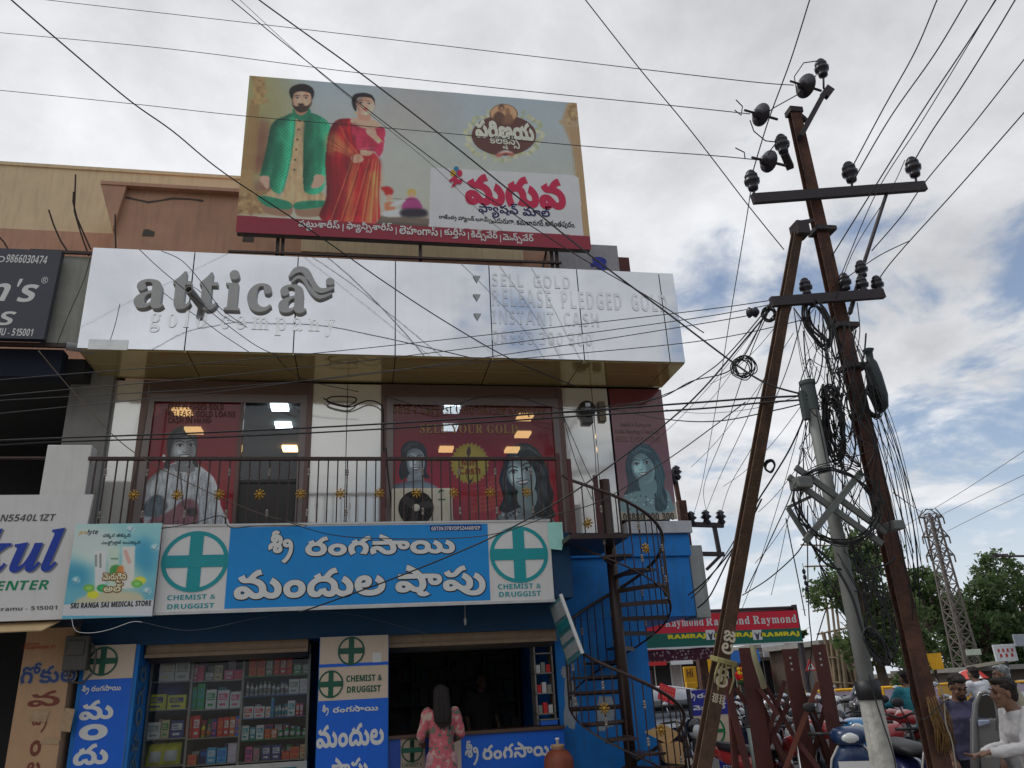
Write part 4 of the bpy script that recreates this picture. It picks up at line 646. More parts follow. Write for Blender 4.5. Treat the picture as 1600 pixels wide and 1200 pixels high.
# fascia box
ft,fb,fy = 7.375,5.90,10.0
FX = [onY(u,v,fy).x for u,v in ((145,387),(305,392),(466,404),(618,410),(764,418),(901,423),(1029,427),(1052,428))]
for a,c in zip(FX[:-1],FX[1:]):
    q = MB();q.box(a+.006,c-.006,fy,fy+.03,fb,ft);q.build('fascia_panel',ACP,bld,bevel=.004)
q = MB();q.box(FX[0],FX[-1],fy+.035,fy+.2,fb+.02,ft-.01);q.box(FX[0],FX[-1],fy+.2,16,ft-.2,ft-.02);q.box(FX[-1]-.03,FX[-1],fy+.2,16,fb+.02,ft-.2);q.box(FX[0],FX[0]+.03,fy+.2,12,fb+.02,ft-.2)
q.build('fascia_frame',SEAM,bld)
ym = 10.47
SXs = [FX[0],*[onY(u,v,fy).x for u,v in ((292,548),(460,553),(618,560),(768,562),(911,564),(1047,566))],FX[-1]]
for a,c in zip(SXs[:-1],SXs[1:]):
    for ya,yb in ((fy+.035,ym-.005),(ym+.005,11.0)):
        q = MB();q.box(a+.006,c-.006,ya,yb,fb-.012,fb+.012);q.build('soffit_panel',GOLD,bld,bevel=.003)

# fascia lettering
F10 = wall(fy)
LET = mat('letter_grey',(.46,.46,.45),rough=.4,metal=.0,var=.1);LETS = mat('letter_side',(.30,.30,.29),rough=.4,metal=.4)
WLET = mat('white_letter',(.80,.81,.82),rough=.1,metal=.7,coat=.4)
co = thing('gold_company_sign','raised grey lower case shop name letters with a curl on the white fascia','sign',(-1.6,fy,6.5))
q = MB();ink(q,fitpx('attica','S',fy,(209,484),(482,430),bold=.008),F10,.06,0,.06)
# the curl over the last letter: two waves and a dot
def ribbon(pts,wds,Y=10.0):
    pts = [Vector((onY(u,v,Y).x,onY(u,v,Y).z)) for u,v in pts];r = []
    for i in range(len(pts)-1):
        p0,p1,p2,p3 = pts[max(i-1,0)],pts[i],pts[i+1],pts[min(i+2,len(pts)-1)]
        for t in (0,.25,.5,.75):
            r.append((.5*((2*p1)+(p2-p0)*t+(2*p0-5*p1+4*p2-p3)*t*t+(3*p1-p0-3*p2+p3)*t**3),wds[i]*(1-t)+wds[i+1]*t))
    r.append((pts[-1],wds[-1]));up = [];dn = []
    for i,(p,wd) in enumerate(r):
        d = (r[min(i+1,len(r)-1)][0]-r[max(i-1,0)][0]).normalized();nn = Vector((-d.y,d.x))
        up.append(tuple(p+nn*wd/2));dn.append(tuple(p-nn*wd/2))
    return up+dn[::-1]
for pts,wd in ((((452,436),(464,425),(478,427),(490,448),(502,457),(522,452)),(.02,.09,.10,.09,.08,.03)),(((456,444),(466,436),(477,441),(488,458),(500,467),(519,461)),(.02,.05,.06,.06,.06,.02))):
    ink(q,[ribbon(pts,wd)],F10,.06,0,.06)
p = onY(516,443,fy);ink(q,[circle(p.x,p.z,.058)],F10,.062,0,.06)
q.build('lettering',LET,co)
q = MB();ink(q,fitpx('gold company','S',fy,(232,519),(524,491),track=.16),F10,.012,0,.012);q.build('small_lettering',WLET,co)
q = MB()
for s_,bl,tr in (('SELL  GOLD',(769,447),(890,432)),('RELEASE  PLEDGED  GOLD',(769,478),(1040,461)),('INSTANT  CASH',(769,506),(934,490)),('08880 300 300',(769,537),(924,521))):
    ink(q,fitpx(s_,'I',fy,bl,tr,track=.06),F10,.009,0,.009)
q.build('service_lettering',mat('relief_letter',(.68,.69,.70),rough=.06,metal=.8),co)
q = MB()
for u,v in ((745,437),(745,466),(746,496)):
    p = onY(u,v,fy);ink(q,[[(p.x-.055,p.z+.05),(p.x+.055,p.z+.05),(p.x,p.z-.05)]],F10,.03,0,.03)
q.build('bullet_mark',mat('bullet_grey',(.35,.36,.36),rough=.25,metal=.5),co)
q = MB();a_,c_ = onY(137,546,fy),onY(201,532,fy);q.box(a_.x,c_.x,fy-.012,fy+.001,a_.z,c_.z);q.build('name_plate',mat('plate',(.66,.67,.66),rough=.2,metal=.5),bld)

# pipes poking out of the fascia
for lab,u,v,dr,Ln in (('short grey pipe stub sticking out under the fascia letters',316,480,(-.25,-1,.12),.42),('grey pipe end at the lower corner of the fascia by the dark sign',106,540,(-1,-.35,0),.32)):
    p = onY(u,v,fy);d = Vector(dr).normalized();t_ = thing('pipe',lab,'pipe',p)
    q = MB();st = p if 'stub' in lab else p+Vector((.28,.12,.0));q.lathe([(.055,0),(.055,Ln),(.043,Ln),(.043,.05)],st,d,18);q.build('tube',mat('pipe_grey',(.28,.28,.27),rough=.5),t_,smooth=False)

# wall-mounted meter box between the bays, with its bracket
p = onY(917,640,10.93)
t_ = thing('meter_box','round black electricity meter on the white cladding under the soffit','electricity meter',(p.x,11,p.z-.15))
q = MB();q.lathe([(.02,0),(.125,.005),(.135,.03),(.135,.1),(.11,.13),(.02,.135)],(p.x,10.99,p.z),(0,-1,0),20);q.build('casing',mat('meter_black',(.02,.02,.022),rough=.25,coat=.5),t_,smooth=True)
q = MB();q.box(p.x-.04,p.x+.035,10.845,10.852,p.z-.01,p.z+.08);q.build('dial',plain('meter_dial',(215,220,225),1.2,rough=.3),t_)
q = MB();q.box(p.x-.08,p.x+.08,10.90,10.985,p.z-.22,p.z-.12);q.build('terminal_cover',mat('meter_grey',(.12,.12,.12),rough=.5),t_,bevel=.01)
q = MB();q.box(p.x+.19,p.x+.30,10.93,10.99,p.z-.18,p.z+.14);q.build('fuse_carrier',mat('old_wood',(.24,.2,.14),rough=.8),t_,bevel=.01)

# ================================================================== FILM POSTERS ON THE GLAZING
FILM = print_mat('poster_film',rough=.12,trans=.14,coat=.3,gain=1.2);FILM2 = print_mat('poster_opaque',rough=.18,coat=.7)
def face(P,hair,fpts,neck,eL,eR,nose,mL,mR,tint,dark,w_,shine=()):
    """a printed toned portrait from outlines: hair mass, neck, face, then its features and soft modelling"""
    sk = np.array(tint,float);dk = np.array(dark,float);V2 = lambda a:np.array(a,float);eL,eR,nose,mL,mR = map(V2,(eL,eR,nose,mL,mR));ax_ = (eR-eL)/np.linalg.norm(eR-eL);dn = np.array([-ax_[1],ax_[0]]);tp_ = lambda a:(float(a[0]),float(a[1]))
    P.poly(hair,dark,1);mh = P.mask(hair);P.folds(mh,.16,5,1,9);P.model(mh,.35,4)
    for a in shine:P.line(a,w_*.10,dk+46,.6,1);P.line([(u+w_*.09,v+w_*.05) for u,v in a],w_*.05,dk+75,.5)
    P.poly(neck,sk*.66,1);P.poly(fpts,sk,1)
    m = P.mask(fpts);c = np.mean(np.array(fpts),axis=0)
    sh = P.mask([tp_(V2(p)*.55+c*.45-ax_*w_*.16-dn*w_*.05) for p in fpts]);P.paint(m*(1-P._blur(sh,5)),sk*.52,.75)
    P.paint(m*P._blur(P.mask([tp_(nose-ax_*w_*.30+dn*w_*k) for k in (-.12,.12)]+[tp_(nose-ax_*w_*.14+dn*w_*.02)]),2),np.minimum(sk*1.25,255),.7)
    for e,sg in ((eL,-1),(eR,1)):
        P.paint(m*P._blur(P.mask([tp_(e+ax_*w_*a+dn*w_*b) for a,b in ((-.17,-.02),(0,-.12),(.17,-.02),(0,.08))]),1),sk*.55,.7)
        P.line([tp_(e-ax_*w_*.17-dn*w_*(.13 if sg > 0 else .17)),tp_(e-dn*w_*.21),tp_(e+ax_*w_*.17-dn*w_*(.17 if sg > 0 else .13))],w_*.055,dk,.9)
        P.poly([tp_(e+ax_*w_*a+dn*w_*b) for a,b in ((-.13,.01),(0,-.06),(.13,.0),(0,.05))],(205,210,208),.9);P.ell(tp_(e),w_*.06,w_*.06,(10,10,10),1)
        P.line([tp_(e+ax_*w_*a+dn*w_*b) for a,b in ((-.15,.01),(0,-.075),(.15,.0))],w_*.035,(10,10,12),.95)
    P.line([tp_(nose+dn*w_*.0-ax_*w_*.09),tp_(nose+dn*w_*.04),tp_(nose+ax_*w_*.09)],w_*.045,sk*.45,.75);P.line([tp_((eL+eR)/2+ax_*w_*.05),tp_(nose+ax_*w_*.08)],w_*.06,sk*.72,.6)
    mc = (mL+mR)/2;P.poly([tp_(mL),tp_(mc-dn*w_*.045),tp_(mR),tp_(mc+dn*w_*.15)],sk*.34,.95);P.poly([tp_(mL*.85+mc*.15+dn*w_*.02),tp_(mc-dn*w_*.005),tp_(mR*.85+mc*.15+dn*w_*.02),tp_(mc+dn*w_*.08)],(240,242,240),1)
    P.model(m,.22,5)
    P.line([tp_(mL-ax_*w_*.05-dn*w_*.08),tp_(mL-ax_*w_*.08+dn*w_*.04)],w_*.03,sk*.6,.6);P.line([tp_(mR+ax_*w_*.05-dn*w_*.08),tp_(mR+ax_*w_*.08+dn*w_*.04)],w_*.03,sk*.6,.6)
def crop(x0,y0,k):return lambda *p:[(x0+a/k,y0+b/k) for a,b in p]
def poster(name,label,x0,x1,z0,z1,y,w):
    t_ = thing(name,label,'poster',((x0+x1)/2,y,z0));return t_,Print(x0,x1,z0,z1,y,w)
# bay 1: sari portrait
t1,P = poster('window_poster','red window film with a smiling woman in a pale sari',b1+.14,bm-.02,zb,5.54,11.0,240)
P.im[:] = (140,22,34);P.vgrad((112,14,24),(150,34,44));P.speck(.06,3)
P.poly([(225,820),(222,770),(236,745),(262,728),(275,722),(300,722),(322,735),(337,752),(345,790),(352,830),(225,835)],(176,180,182),1,1)
P.poly([(228,835),(240,806),(262,800),(290,780),(310,790),(300,835)],(128,82,90),.9,2)
P.poly([(224,790),(246,772),(262,790),(250,806),(226,806)],(92,104,110),1,2)
for k in range(6):P.line([(300+7*k,738+4*k),(306+6*k,785),(302+8*k,835)],2,(138,143,147),.7,1)
mb_ = P.mask([(225,820),(222,770),(236,745),(262,728),(300,722),(322,735),(337,752),(345,790),(352,830)]);P.folds(mb_,.07,8,2,8);P.model(mb_,.35,8)
P.line([(282,740),(286,790),(300,800)],2.5,(60,60,62),.8);P.ell((300,800),9,7,(52,50,52),.8,1)
cB = crop(200,600,5.217)
face(P,cB((320,600),(316,480),(350,395),(430,345),(505,352),(555,410),(566,500),(556,600),(572,680),(520,660),(500,620),(360,620),(330,690),(290,670)),cB((346,570),(368,480),(410,440),(480,430),(530,460),(552,520),(545,585),(520,640),(470,668),(410,650),(366,615)),cB((400,640),(520,640),(540,710),(390,710)),
     *cB((425,500),(512,498),(464,552),(412,582),(508,580)),(176,180,180),(30,32,34),36,(cB((370,470),(400,410),(470,380)),cB((480,380),(530,430),(545,480))))
P.ell((256,716),3,6,(220,224,222),.9)
P.poly([(225,632),(240,628),(252,640),(244,650),(230,648)],(168,66,60),.5,3)
P.build('print',FILM,t1)
f = wall(10.99);q = MB()
for i,(s_,bl,tr) in enumerate((('FREE PLEDGED GOLD',(262,640),(350,632)),('RELEASE GOLD LOANS',(262,651),(368,643)),('CASH IN HAND',(262,661),(330,653)))):ink(q,fitpx(s_,'I',11.0,bl,tr),f,.002)
q.build('lettering',mat('faded_gold',(.16,.05,.03),rough=.5),t1)
# bay 2: two women and the seal
t2,P = poster('window_poster','wide red window film with two grey portraits and a yellow seal',c1+.14,c2-.14,zb,5.54,11.0,440)
P.im[:] = (140,26,40);P.vgrad((96,12,22),(168,44,58));P.speck(.05,3)
P.poly([(700,780),(760,762),(790,770),(800,830),(700,830)],(150,60,64),.6,6)
for k in range(8):P.line([(738+4*k,800),(772+4*k,742)],1,(196,168,92),.35)
for k in range(8):P.line([(735,800-7*k),(800,790-7*k)],1,(196,168,92),.3)
P.poly([(604,835),(606,768),(622,756),(640,752),(665,752),(690,768),(704,800),(708,835)],(120,134,146),1,2)
cA = crop(590,600,5.217)
face(P,cA((188,600),(196,515),(240,470),(300,462),(365,488),(398,545),(404,640),(396,710),(425,768),(370,765),(245,765),(190,780),(172,720),(186,650)),cA((236,600),(252,545),(300,525),(355,545),(384,600),(382,670),(358,730),(312,756),(268,735),(242,680)),cA((262,730),(352,730),(372,800),(248,800)),
     *cA((275,612),(345,606),(308,655),(272,686),(344,682)),(186,196,202),(30,34,38),26,(cA((215,540),(260,490),(320,485)),))
P.poly([(768,835),(774,812),(790,796),(815,790),(845,796),(862,808),(868,835)],(112,122,124),1,1)
P.model(P.mask([(604,835),(606,768),(640,752),(665,752),(690,768),(708,835)]),.4,8)
rr = random.Random(3)
for k in range(46):P.ell((rr.uniform(778,862),rr.uniform(800,833)),rr.uniform(1,2.6),rr.uniform(1,2.2),rr.choice([(40,42,44),(190,196,196),(70,60,62)]),.8)
face(P,cA((990,780),(1012,690),(1045,600),(1085,530),(1150,486),(1225,486),(1295,528),(1345,600),(1385,700),(1404,800),(1436,900),(1424,1000),(1446,1085),(1300,1085),(1240,1010),(1150,1010),(1060,1050),(990,1020),(1024,930),(1004,850)),cA((1056,720),(1076,630),(1120,588),(1185,606),(1240,650),(1276,710),(1290,790),(1272,860),(1225,896),(1160,880),(1100,830),(1066,780)),cA((1150,870),(1282,860),(1296,960),(1240,1030),(1150,980)),
     *cA((1106,716),(1216,694),(1158,766),(1128,800),(1240,784)),(182,206,208),(24,32,34),44,(cA((1080,600),(1130,530),(1220,510),(1300,570)),cA((1300,640),(1350,740),(1350,860),(1390,960)),cA((1290,720),(1320,820),(1310,930),(1360,1040)),cA((1040,700),(1020,800),(1060,920),(1030,1000))))
n_ = 28;P.poly([(734+(31 if i % 2 else 27)*math.cos(math.pi*i/n_),724+(33 if i % 2 else 29)*math.sin(math.pi*i/n_)) for i in range(2*n_)],(150,134,44),1,0,False)
P.ell((734,724),23,25,(166,148,60),.5,2);P.poly([(733,697),(736,705),(732,714),(729,706)],(60,40,20),.9);P.poly([(728,742),(735,756),(741,742),(735,750)],(60,40,20),.9)
P.build('print',FILM,t2)
q = MB();f = wall(10.99)
ink(q,fitpx("India's Largest Gold Buying Company",'S',11.0,(607,650),(852,633)),f,.002);q.build('lettering',mat('old_gold_dim',(.26,.12,.05),rough=.5),t2)
q = MB();ink(q,fitpx('SELL YOUR GOLD','S',11.0,(656,677),(808,664)),f,.002);q.build('headline',mat('old_gold',(.50,.33,.13),rough=.5),t2)
q = MB();ink(q,fitpx('Min','I',11.0,(721,727),(745,716)),f,.004);ink(q,fitpx('Cash','I',11.0,(717,741),(750,729)),f,.004);q.build('seal_lettering',mat('seal_red',(.33,.07,.04),rough=.5),t2)
# corner bay
t3,P = poster('corner_poster','maroon corner poster with a teal toned portrait and a phone number',d1+.01,d2,3.80,zt,11.0,210)
P.im[:] = (96,46,54);P.vgrad((92,26,34),(112,92,96));P.poly([(966,792),(1060,786),(1062,822),(966,826)],(150,140,120),.9,4,False);P.speck(.05,3)
P.poly([(972,800),(978,772),(992,762),(1010,760),(1040,764),(1050,784),(1048,800)],(96,124,128),1,1)
for k in range(40):P.ell((rr.uniform(976,1046),rr.uniform(770,796)),rr.uniform(.8,2.2),rr.uniform(.8,2),rr.choice([(44,66,70),(160,184,186)]),.7)
cC = crop(840,600,3.528)
face(P,cC((498,560),(484,460),(498,390),(540,335),(602,330),(655,378),(685,440),(704,510),(696,560),(716,620),(706,695),(650,695),(640,600),(560,590),(520,600),(476,610)),cC((518,440),(538,392),(580,384),(622,420),(644,470),(638,522),(602,548),(560,534),(526,492)),cC((560,530),(642,520),(654,600),(580,600)),
     *cC((546,441),(602,434),(572,470),(554,494),(612,488)),(146,188,192),(26,52,58),33,(cC((520,380),(560,350),(620,370)),cC((650,420),(680,500),(670,580),(695,660)),cC((640,440),(660,520),(655,620))))
P.build('print',FILM2,t3,gain=1.7)
q = MB();f = wall(10.99)
for s_,bl,tr in (("India's Largest",(970,668),(1017,660)),('Gold Buying Company',(962,679),(1031,671)),('SELL YOUR GOLD',(963,690),(1032,682))):ink(q,fitpx(s_,'S',11.0,bl,tr),f,.002)
q.build('lettering',mat('pale_rose',(.30,.22,.2),rough=.5),t3)
q = MB();ink(q,fitpx('08880 300 300','I',11.0,(974,814),(1052,801)),f,.002);q.build('phone_lettering',mat('grey_ink',(.07,.065,.06),rough=.5),t3)

# ================================================================== AIR CONDITIONER UNIT ON THE BALCONY
p0,p1 = onY(612,832,10.6),onY(707,762,10.6);ac = thing('air_conditioner','cream outdoor air conditioner unit with round fan grille on the balcony','air conditioner',((p0.x+p1.x)/2,10.75,3.44))
q = MB();q.box(p0.x,p1.x,10.6,10.92,3.5,p1.z);q.box(p0.x+.03,p0.x+.12,10.62,10.9,3.44,3.5);q.box(p1.x-.12,p1.x-.03,10.62,10.9,3.44,3.5);q.build('casing',plain('ac_cream',(205,198,178),1.3,rough=.4,streak=.2),ac,bevel=.02)
fc = onY(650,794,10.6);q = MB();ink(q,[circle(fc.x,fc.z,.235)],wall(10.6),.004);q.build('fan_opening',DARK,ac)
q = MB()
for k in range(3):
    a = k*2.1+.3;q.beam((fc.x,10.590,fc.z),(fc.x+.21*math.cos(a),10.590,fc.z+.21*math.sin(a)),.10,.004,side=(-math.sin(a),0,math.cos(a)))
q.build('fan',mat('fan_grey',(.08,.08,.085),rough=.5),ac)
q = MB()
for r_ in np.linspace(.07,.235,8):q.tube([(fc.x+r_*math.cos(a),10.582,fc.z+r_*math.sin(a)) for a in np.linspace(0,2*math.pi,30)[:-1]],.003,4,closed=True)
for k in range(8):a = k*math.pi/4;q.tube([(fc.x+.05*math.cos(a),10.582,fc.z+.05*math.sin(a)),(fc.x+.24*math.cos(a),10.582,fc.z+.24*math.sin(a))],.003,4)
q.build('grille',mat('grille_brown',(.14,.125,.11),rough=.5),ac)
q = MB();q.lathe([(.05,0),(.05,.012),(.03,.018)],(fc.x,10.582,fc.z),(0,-1,0),18);q.build('hub',plain('ac_hub',(210,206,190),1.3),ac)
q = MB()
a_ = onY(690,770,10.6);ink(q,[ribbon([(685,770),(689,766),(694,768)],(.01,.03,.005),10.6)],wall(10.6),.004);q.box(p1.x-.2,p1.x-.1,10.596,10.6,a_.z-.1,a_.z-.085);q.build('badge',plain('badge_green',(20,110,80),1.2),ac)

# ================================================================== BALCONY RAILING
IRON = mat('iron_brown',(.055,.032,.028),rough=.45,metal=.2,var=.3,scale=14);REDIRON = mat('iron_maroon',(.10,.028,.028),rough=.5,var=.3,scale=14)
BRASS = mat('brass_paint',(.52,.30,.05),rough=.32,metal=.55,var=.25,scale=30);PEWT = mat('pewter',(.34,.3,.27),rough=.4,metal=.4)
RY = 10.03;xl,xr = onY(139,713,RY).x,onY(874,712,RY).x;zr = 4.47
rl = thing('balcony_railing','dark iron balcony railing with gold flower rosettes above the chemist sign','railing',((xl+xr)/2,RY,3.44))
q = MB();q.box(xl,xr,RY-.025,RY+.025,zr-.045,zr);q.build('top_rail',IRON,rl,bevel=.006)
q = MB();q.box(xl,xr,RY-.015,RY+.015,3.50,3.53);q.build('bottom_rail',IRON,rl)
for u in (599,874):
    x = onY(u,760,RY).x;q = MB();q.box(x-.028,x+.028,RY-.028,RY+.028,3.44,zr+.05);q.build('post',REDIRON,rl,bevel=.005)
def rosette(mb,c,r,nrm=Vector((0,-1,0))):
    u,v = perp(nrm)
    mb.ell(c,(r*.42,r*.42,r*.42));
    for k in range(8):
        a = 2*math.pi*k/8;d = u*math.cos(a)+v*math.sin(a)
        mb.beam(c+d*r*.35,c+d*r*.95,r*.30,r*.24,w2=r*.42,h2=r*.2,side=nrm);mb.ell(c+d*r*.9,(r*.22,)*3,n=7,k=5)
n_b = 49
medal = [onY(u,772,RY).x for u in (210,278,343,406,470,532,593,651,709,766,823)]
for i in range(n_b):
    x = xl+.09+(xr-xl-.14)*i/(n_b-1);q = MB();q.box(x-.008,x+.008,RY-.008,RY+.008,3.53,zr-.045)
    if i % 4 == 1:
        for z in (4.27,3.75):q.lathe([(.008,-.05),(.02,-.03),(.012,-.012),(.026,0),(.012,.012),(.02,.03),(.008,.05)],(x,RY,z),(0,0,1),8,1)
    q.build('baluster',[IRON,PEWT],rl)
for x in medal:q = MB();rosette(q,Vector((x,RY-.02,onY(500,772,RY).z)),.062);q.build('rosette',BRASS,rl,smooth=True)


# ================================================================== SIGN BOARDS ON THE FRONT
FLEXW = mat('white_flex',(.76,.75,.73),rough=.42,var=.07,scale=2.2,bump=.16,bscale=3,streak=.16,dirt=(.45,.42,.36))
TEAL = plain('teal_ink',(10,132,138),1.45,rough=.45,var=.08);CYANB = plain('blue_ink',(0,120,186),1.5,rough=.42,var=.14,scale=1.5,bump=.12,bscale=3)
INKW = mat('white_ink',(.78,.78,.76),rough=.45,var=.06);INKK = mat('black_ink',(.012,.012,.015),rough=.5)
SY = 9.9
cs_ = thing('chemist_sign','long blue and white chemist sign board with large white lettering across the balcony front','sign',(0,SY,2.56))
tl,br = onY(253,822,SY),onY(867,944,SY);x0 = onY(246,900,SY).x;x1 = br.x;z0,z1 = 2.575,3.585
xm0,xm1 = onY(356,880,SY).x,onY(764,880,SY).x
q = MB();q.box(x0,x1,SY,SY+.13,z0,z1);q.build('sign_box',FLEXW,cs_,bevel=.006)
q = MB();q.box(xm0,xm1,SY-.004,SY+.01,z0+.035,z1-.03);q.build('blue_field',CYANB,cs_)
q = MB();q.box(x0-.01,x1+.01,SY-.012,SY+.02,z0-.012,z0+.02);q.box(x0-.01,x1+.01,SY-.012,SY+.02,z1-.012,z1+.012);q.build('edge_trim',mat('trim_alu',(.6,.6,.59),rough=.4,metal=.4),cs_)
f = wall(SY);q = MB()
for s_,bl,tr in (('శ్రీ',(419,882),(459,830)),('రంగసాయి',(478,869),(710,834)),('మందుల',(366,937),(602,886)),('షాపు',(619,934),(757,881))):
    ink(q,fatten(fitpx(s_,'T',SY,bl,tr),.016),f,.006,1);q2 = fitpx(s_,'T',SY,bl,tr);ink(q,[[(x-.004,z+.004) for x,z in c] for c in fatten(q2,.006)],f,.010,0)
q.build('shop_name',[INKW,INKK],cs_)
for uc,vc in ((305,877),(811,866)):
    c = onY(uc,vc,SY);q = MB();emblem(q,f,c.x,c.z,.375,.355,.004,0,1);q.build('emblem',[TEAL,INKW],cs_)
q = MB()
for s_,bl,tr in (('CHEMIST &',(261,938),(337,928)),('DRUGGIST',(261,952),(335,942)),('CHEMIST &',(778,921),(845,911)),('DRUGGIST',(780,933),(845,923))):ink(q,fitpx(s_,'I',SY,bl,tr),f,.004)
q.build('lettering',TEAL,cs_)
q = MB();a,c = onY(672,830,SY),onY(752,820,SY);ink(q,[rect(a.x,a.z,c.x,c.z)],f,.006,0);ink(q,fitpx('GSTIN:37BVDPS2446B1ZP','I',SY,(674,829),(750,822)),f,.009,1)
q.build('tax_number',[plain('navy_ink',(12,40,110),1.3),INKW],cs_)
q = MB();a,c = onY(858,860,SY),onY(878,816,SY);q.add([(a.x,SY-.006,a.z+.02),(c.x-.03,SY-.006,a.z),(c.x,SY-.012,a.z+.12),(c.x,SY-.012,c.z),(a.x,SY-.006,c.z)],[(0,1,2,3,4)]);q.build('torn_flap',plain('mint_flex',(150,205,195),1.4,rough=.5),cs_)

# drink poster hung left of it
PY = 9.80;p0,p1 = onY(112,957,PY),onY(252,822,PY);xa,xb = onY(98,957,PY).x,onY(246,880,PY).x;za,zb_ = 2.545,3.60
PR = print_mat('flex_print',rough=.45)
t = thing('drink_poster','turquoise drink advertisement with sachets and lemons, name strip of a medical store below','poster',((xa+xb)/2,PY,za))
q = MB();q.box(xa,xb,PY+.004,PY+.035,za,zb_);q.build('backing',FLEXW,t)
P = Print(xa,xb,za,zb_,PY,200);P.im[:] = (90,176,196);P.vgrad((150,205,205),(96,170,190))
P.poly([(110,825),(170,824),(190,850),(170,880),(120,880)],(216,224,212),.8,14);P.ell((225,870),20,30,(52,150,186),.8,12);P.ell((120,900),22,20,(40,140,176),.7,12);P.ell((185,905),40,26,(200,214,190),.6,12)
P.poly([(120,945),(136,930),(170,924),(215,926),(226,938),(228,946)],(206,194,158),.9,3)
for x_,y_,w_,c_ in ((157,897,17,(222,224,214)),(178,892,17,(196,214,196)),(201,890,20,(226,218,206))):P.poly([(x_-w_/2,y_-36),(x_+w_/2,y_-37),(x_+w_/2-2,y_+28),(x_-w_/2,y_+30)],c_,.95,1,False)
P.poly([(173,886),(187,884),(186,905),(172,906)],(60,140,60),.9,1);P.poly([(184,886),(193,885),(192,900),(182,900)],(216,130,60),.9,1)
for x_,y_,c_ in ((145,929,(226,214,40)),(139,919,(120,176,70)),(219,907,(226,214,60)),(214,912,(110,180,80)),(160,919,(40,150,80))):P.ell((x_,y_),9,6,c_,1,1);P.ell((x_,y_),5,3,[min(255,k+40) for k in c_],.7,1)
for x_,y_ in ((119,906),(242,855),(230,923),(204,826)):P.ell((x_,y_),6,5,(205,228,230),.8,2);P.line([(x_-5,y_+2),(x_,y_+5),(x_+4,y_-2)],1.4,(60,120,150),.7)
P.line([(150,868),(150,884)],3,(110,120,110),.7);P.line([(157,866),(157,886)],3,(110,120,110),.7);P.line([(196,862),(202,878)],5,(220,150,140),.7);P.line([(174,873),(184,873)],2,(60,110,80),.7)
P.poly([(94,945),(250,936),(250,962),(90,962)],(200,202,204),1,0,False)
P.build('print',PR,t,gain=1.25)
f = wall(PY);K = plain('ink_teal_dark',(10,70,84),1.2);q = MB()
ink(q,fitpx('చక్కర తక్కువ.','T',PY,(160,842),(206,833)),f,.003);ink(q,fitpx('ఎలక్ట్రోలైట్ లుఎక్కువ','T',PY,(158,853),(220,844)),f,.003);q.build('slogan',K,t)
q = MB();ink(q,fitpx('lyte','I',PY,(136,837),(154,827),shear=.2),f,.003,0);ink(q,fitpx('pro','I',PY,(123,837),(136,830),shear=.2),f,.003,1)
ink(q,fatten(fitpx('మెరుగైన','T',PY,(160,911),(198,895)),.012),f,.004,3);ink(q,fitpx('మెరుగైన','T',PY,(160,911),(198,895)),f,.007,2)
ink(q,fatten(fitpx('అల్','T',PY,(162,925),(192,912)),.012),f,.004,3);ink(q,fitpx('అల్','T',PY,(162,925),(192,912)),f,.007,2)
q.build('lettering',[INKK,plain('ink_orange',(226,170,60),1.4),plain('ink_cream',(240,222,176),1.4),plain('ink_tan',(150,104,60),1.2)],t)
q = MB();fr_ = Frame(onY(110,951,PY),(1,0,.005));cc = fit('SRI RANGA SAI MEDICAL STORE','I',0,0,onY(236,944,PY).x-onY(110,951,PY).x,.06,bold=.015);ink(q,cc,fr_,.004);q.build('strip_lettering',INKK,t)

# neighbour's white flex sign
GY = 9.90;t = thing('white_shop_sign','white flex sign with big blue slanted letters and green lettering and a postcode','sign',(-4.2,GY,2.5))
xr_ = onY(146,771,GY).x;q = MB();zt_,zb2 = onY(60,773,GY).z,onY(60,970,GY).z
xbr = onY(106,968,GY).x
q.prism([(-6.6,GY,zb2),(xbr,GY,zb2+.01),(xr_,GY,zt_),(-6.6,GY,zt_)],(0,.05,0));q.build('flex',FLEXW,t)
f = wall(GY);q = MB();a = onY(4,895,GY);c = onY(102,827,GY);k_ = a.z
BL = plain('deep_blue_ink',(10,52,150),1.35,rough=.45);SH = plain('ink_shadow',(120,122,130),1.2)
cc = fit('Gokul','B',a.x-1.02,k_,c.x,c.z+.02,bold=.01);ink(q,[[(x+.02,z-.015) for x,z in k] for k in cc],f,.003,1);ink(q,cc,f,.006,0);q.build('shop_name',[BL,SH],t)
q = MB();p,r_ = onY(2,923,GY),onY(77,906,GY);cc = fit('CENTER','I',p.x-.17,p.z,r_.x,r_.z,shear=.15);ink(q,cc,f,.004);q.build('lettering',plain('green_ink',(10,120,80),1.35),t)
q = MB();p,r_ = onY(0,815,GY),onY(88,803,GY);ink(q,fit('N5540L1ZT','I',p.x,p.z,r_.x,r_.z,shear=.15),f,.004);p,r_ = onY(0,957,GY),onY(90,946,GY);ink(q,fit('puramu - 515001','I',p.x-.1,p.z,r_.x,r_.z),f,.004);q.build('small_lettering',mat('grey_letter',(.10,.10,.11),rough=.5),t)
q = MB();p = onY(0,980,GY-.05);q.add([(-6.4,GY-.1,p.z-.06),(onY(70,990,GY).x,GY-.1,p.z-.05),(onY(88,974,GY).x,GY+.1,p.z+.06),(-6.4,GY+.1,p.z+.04)],[(0,1,2,3)]);o = q.build('cardboard_sheet',plain('cardboard',(190,165,125),1.2,rough=.9),label='torn strip of cardboard under the white flex sign',cat='cardboard')
so_ = o.modifiers.new('t','SOLIDIFY');so_.thickness = .012

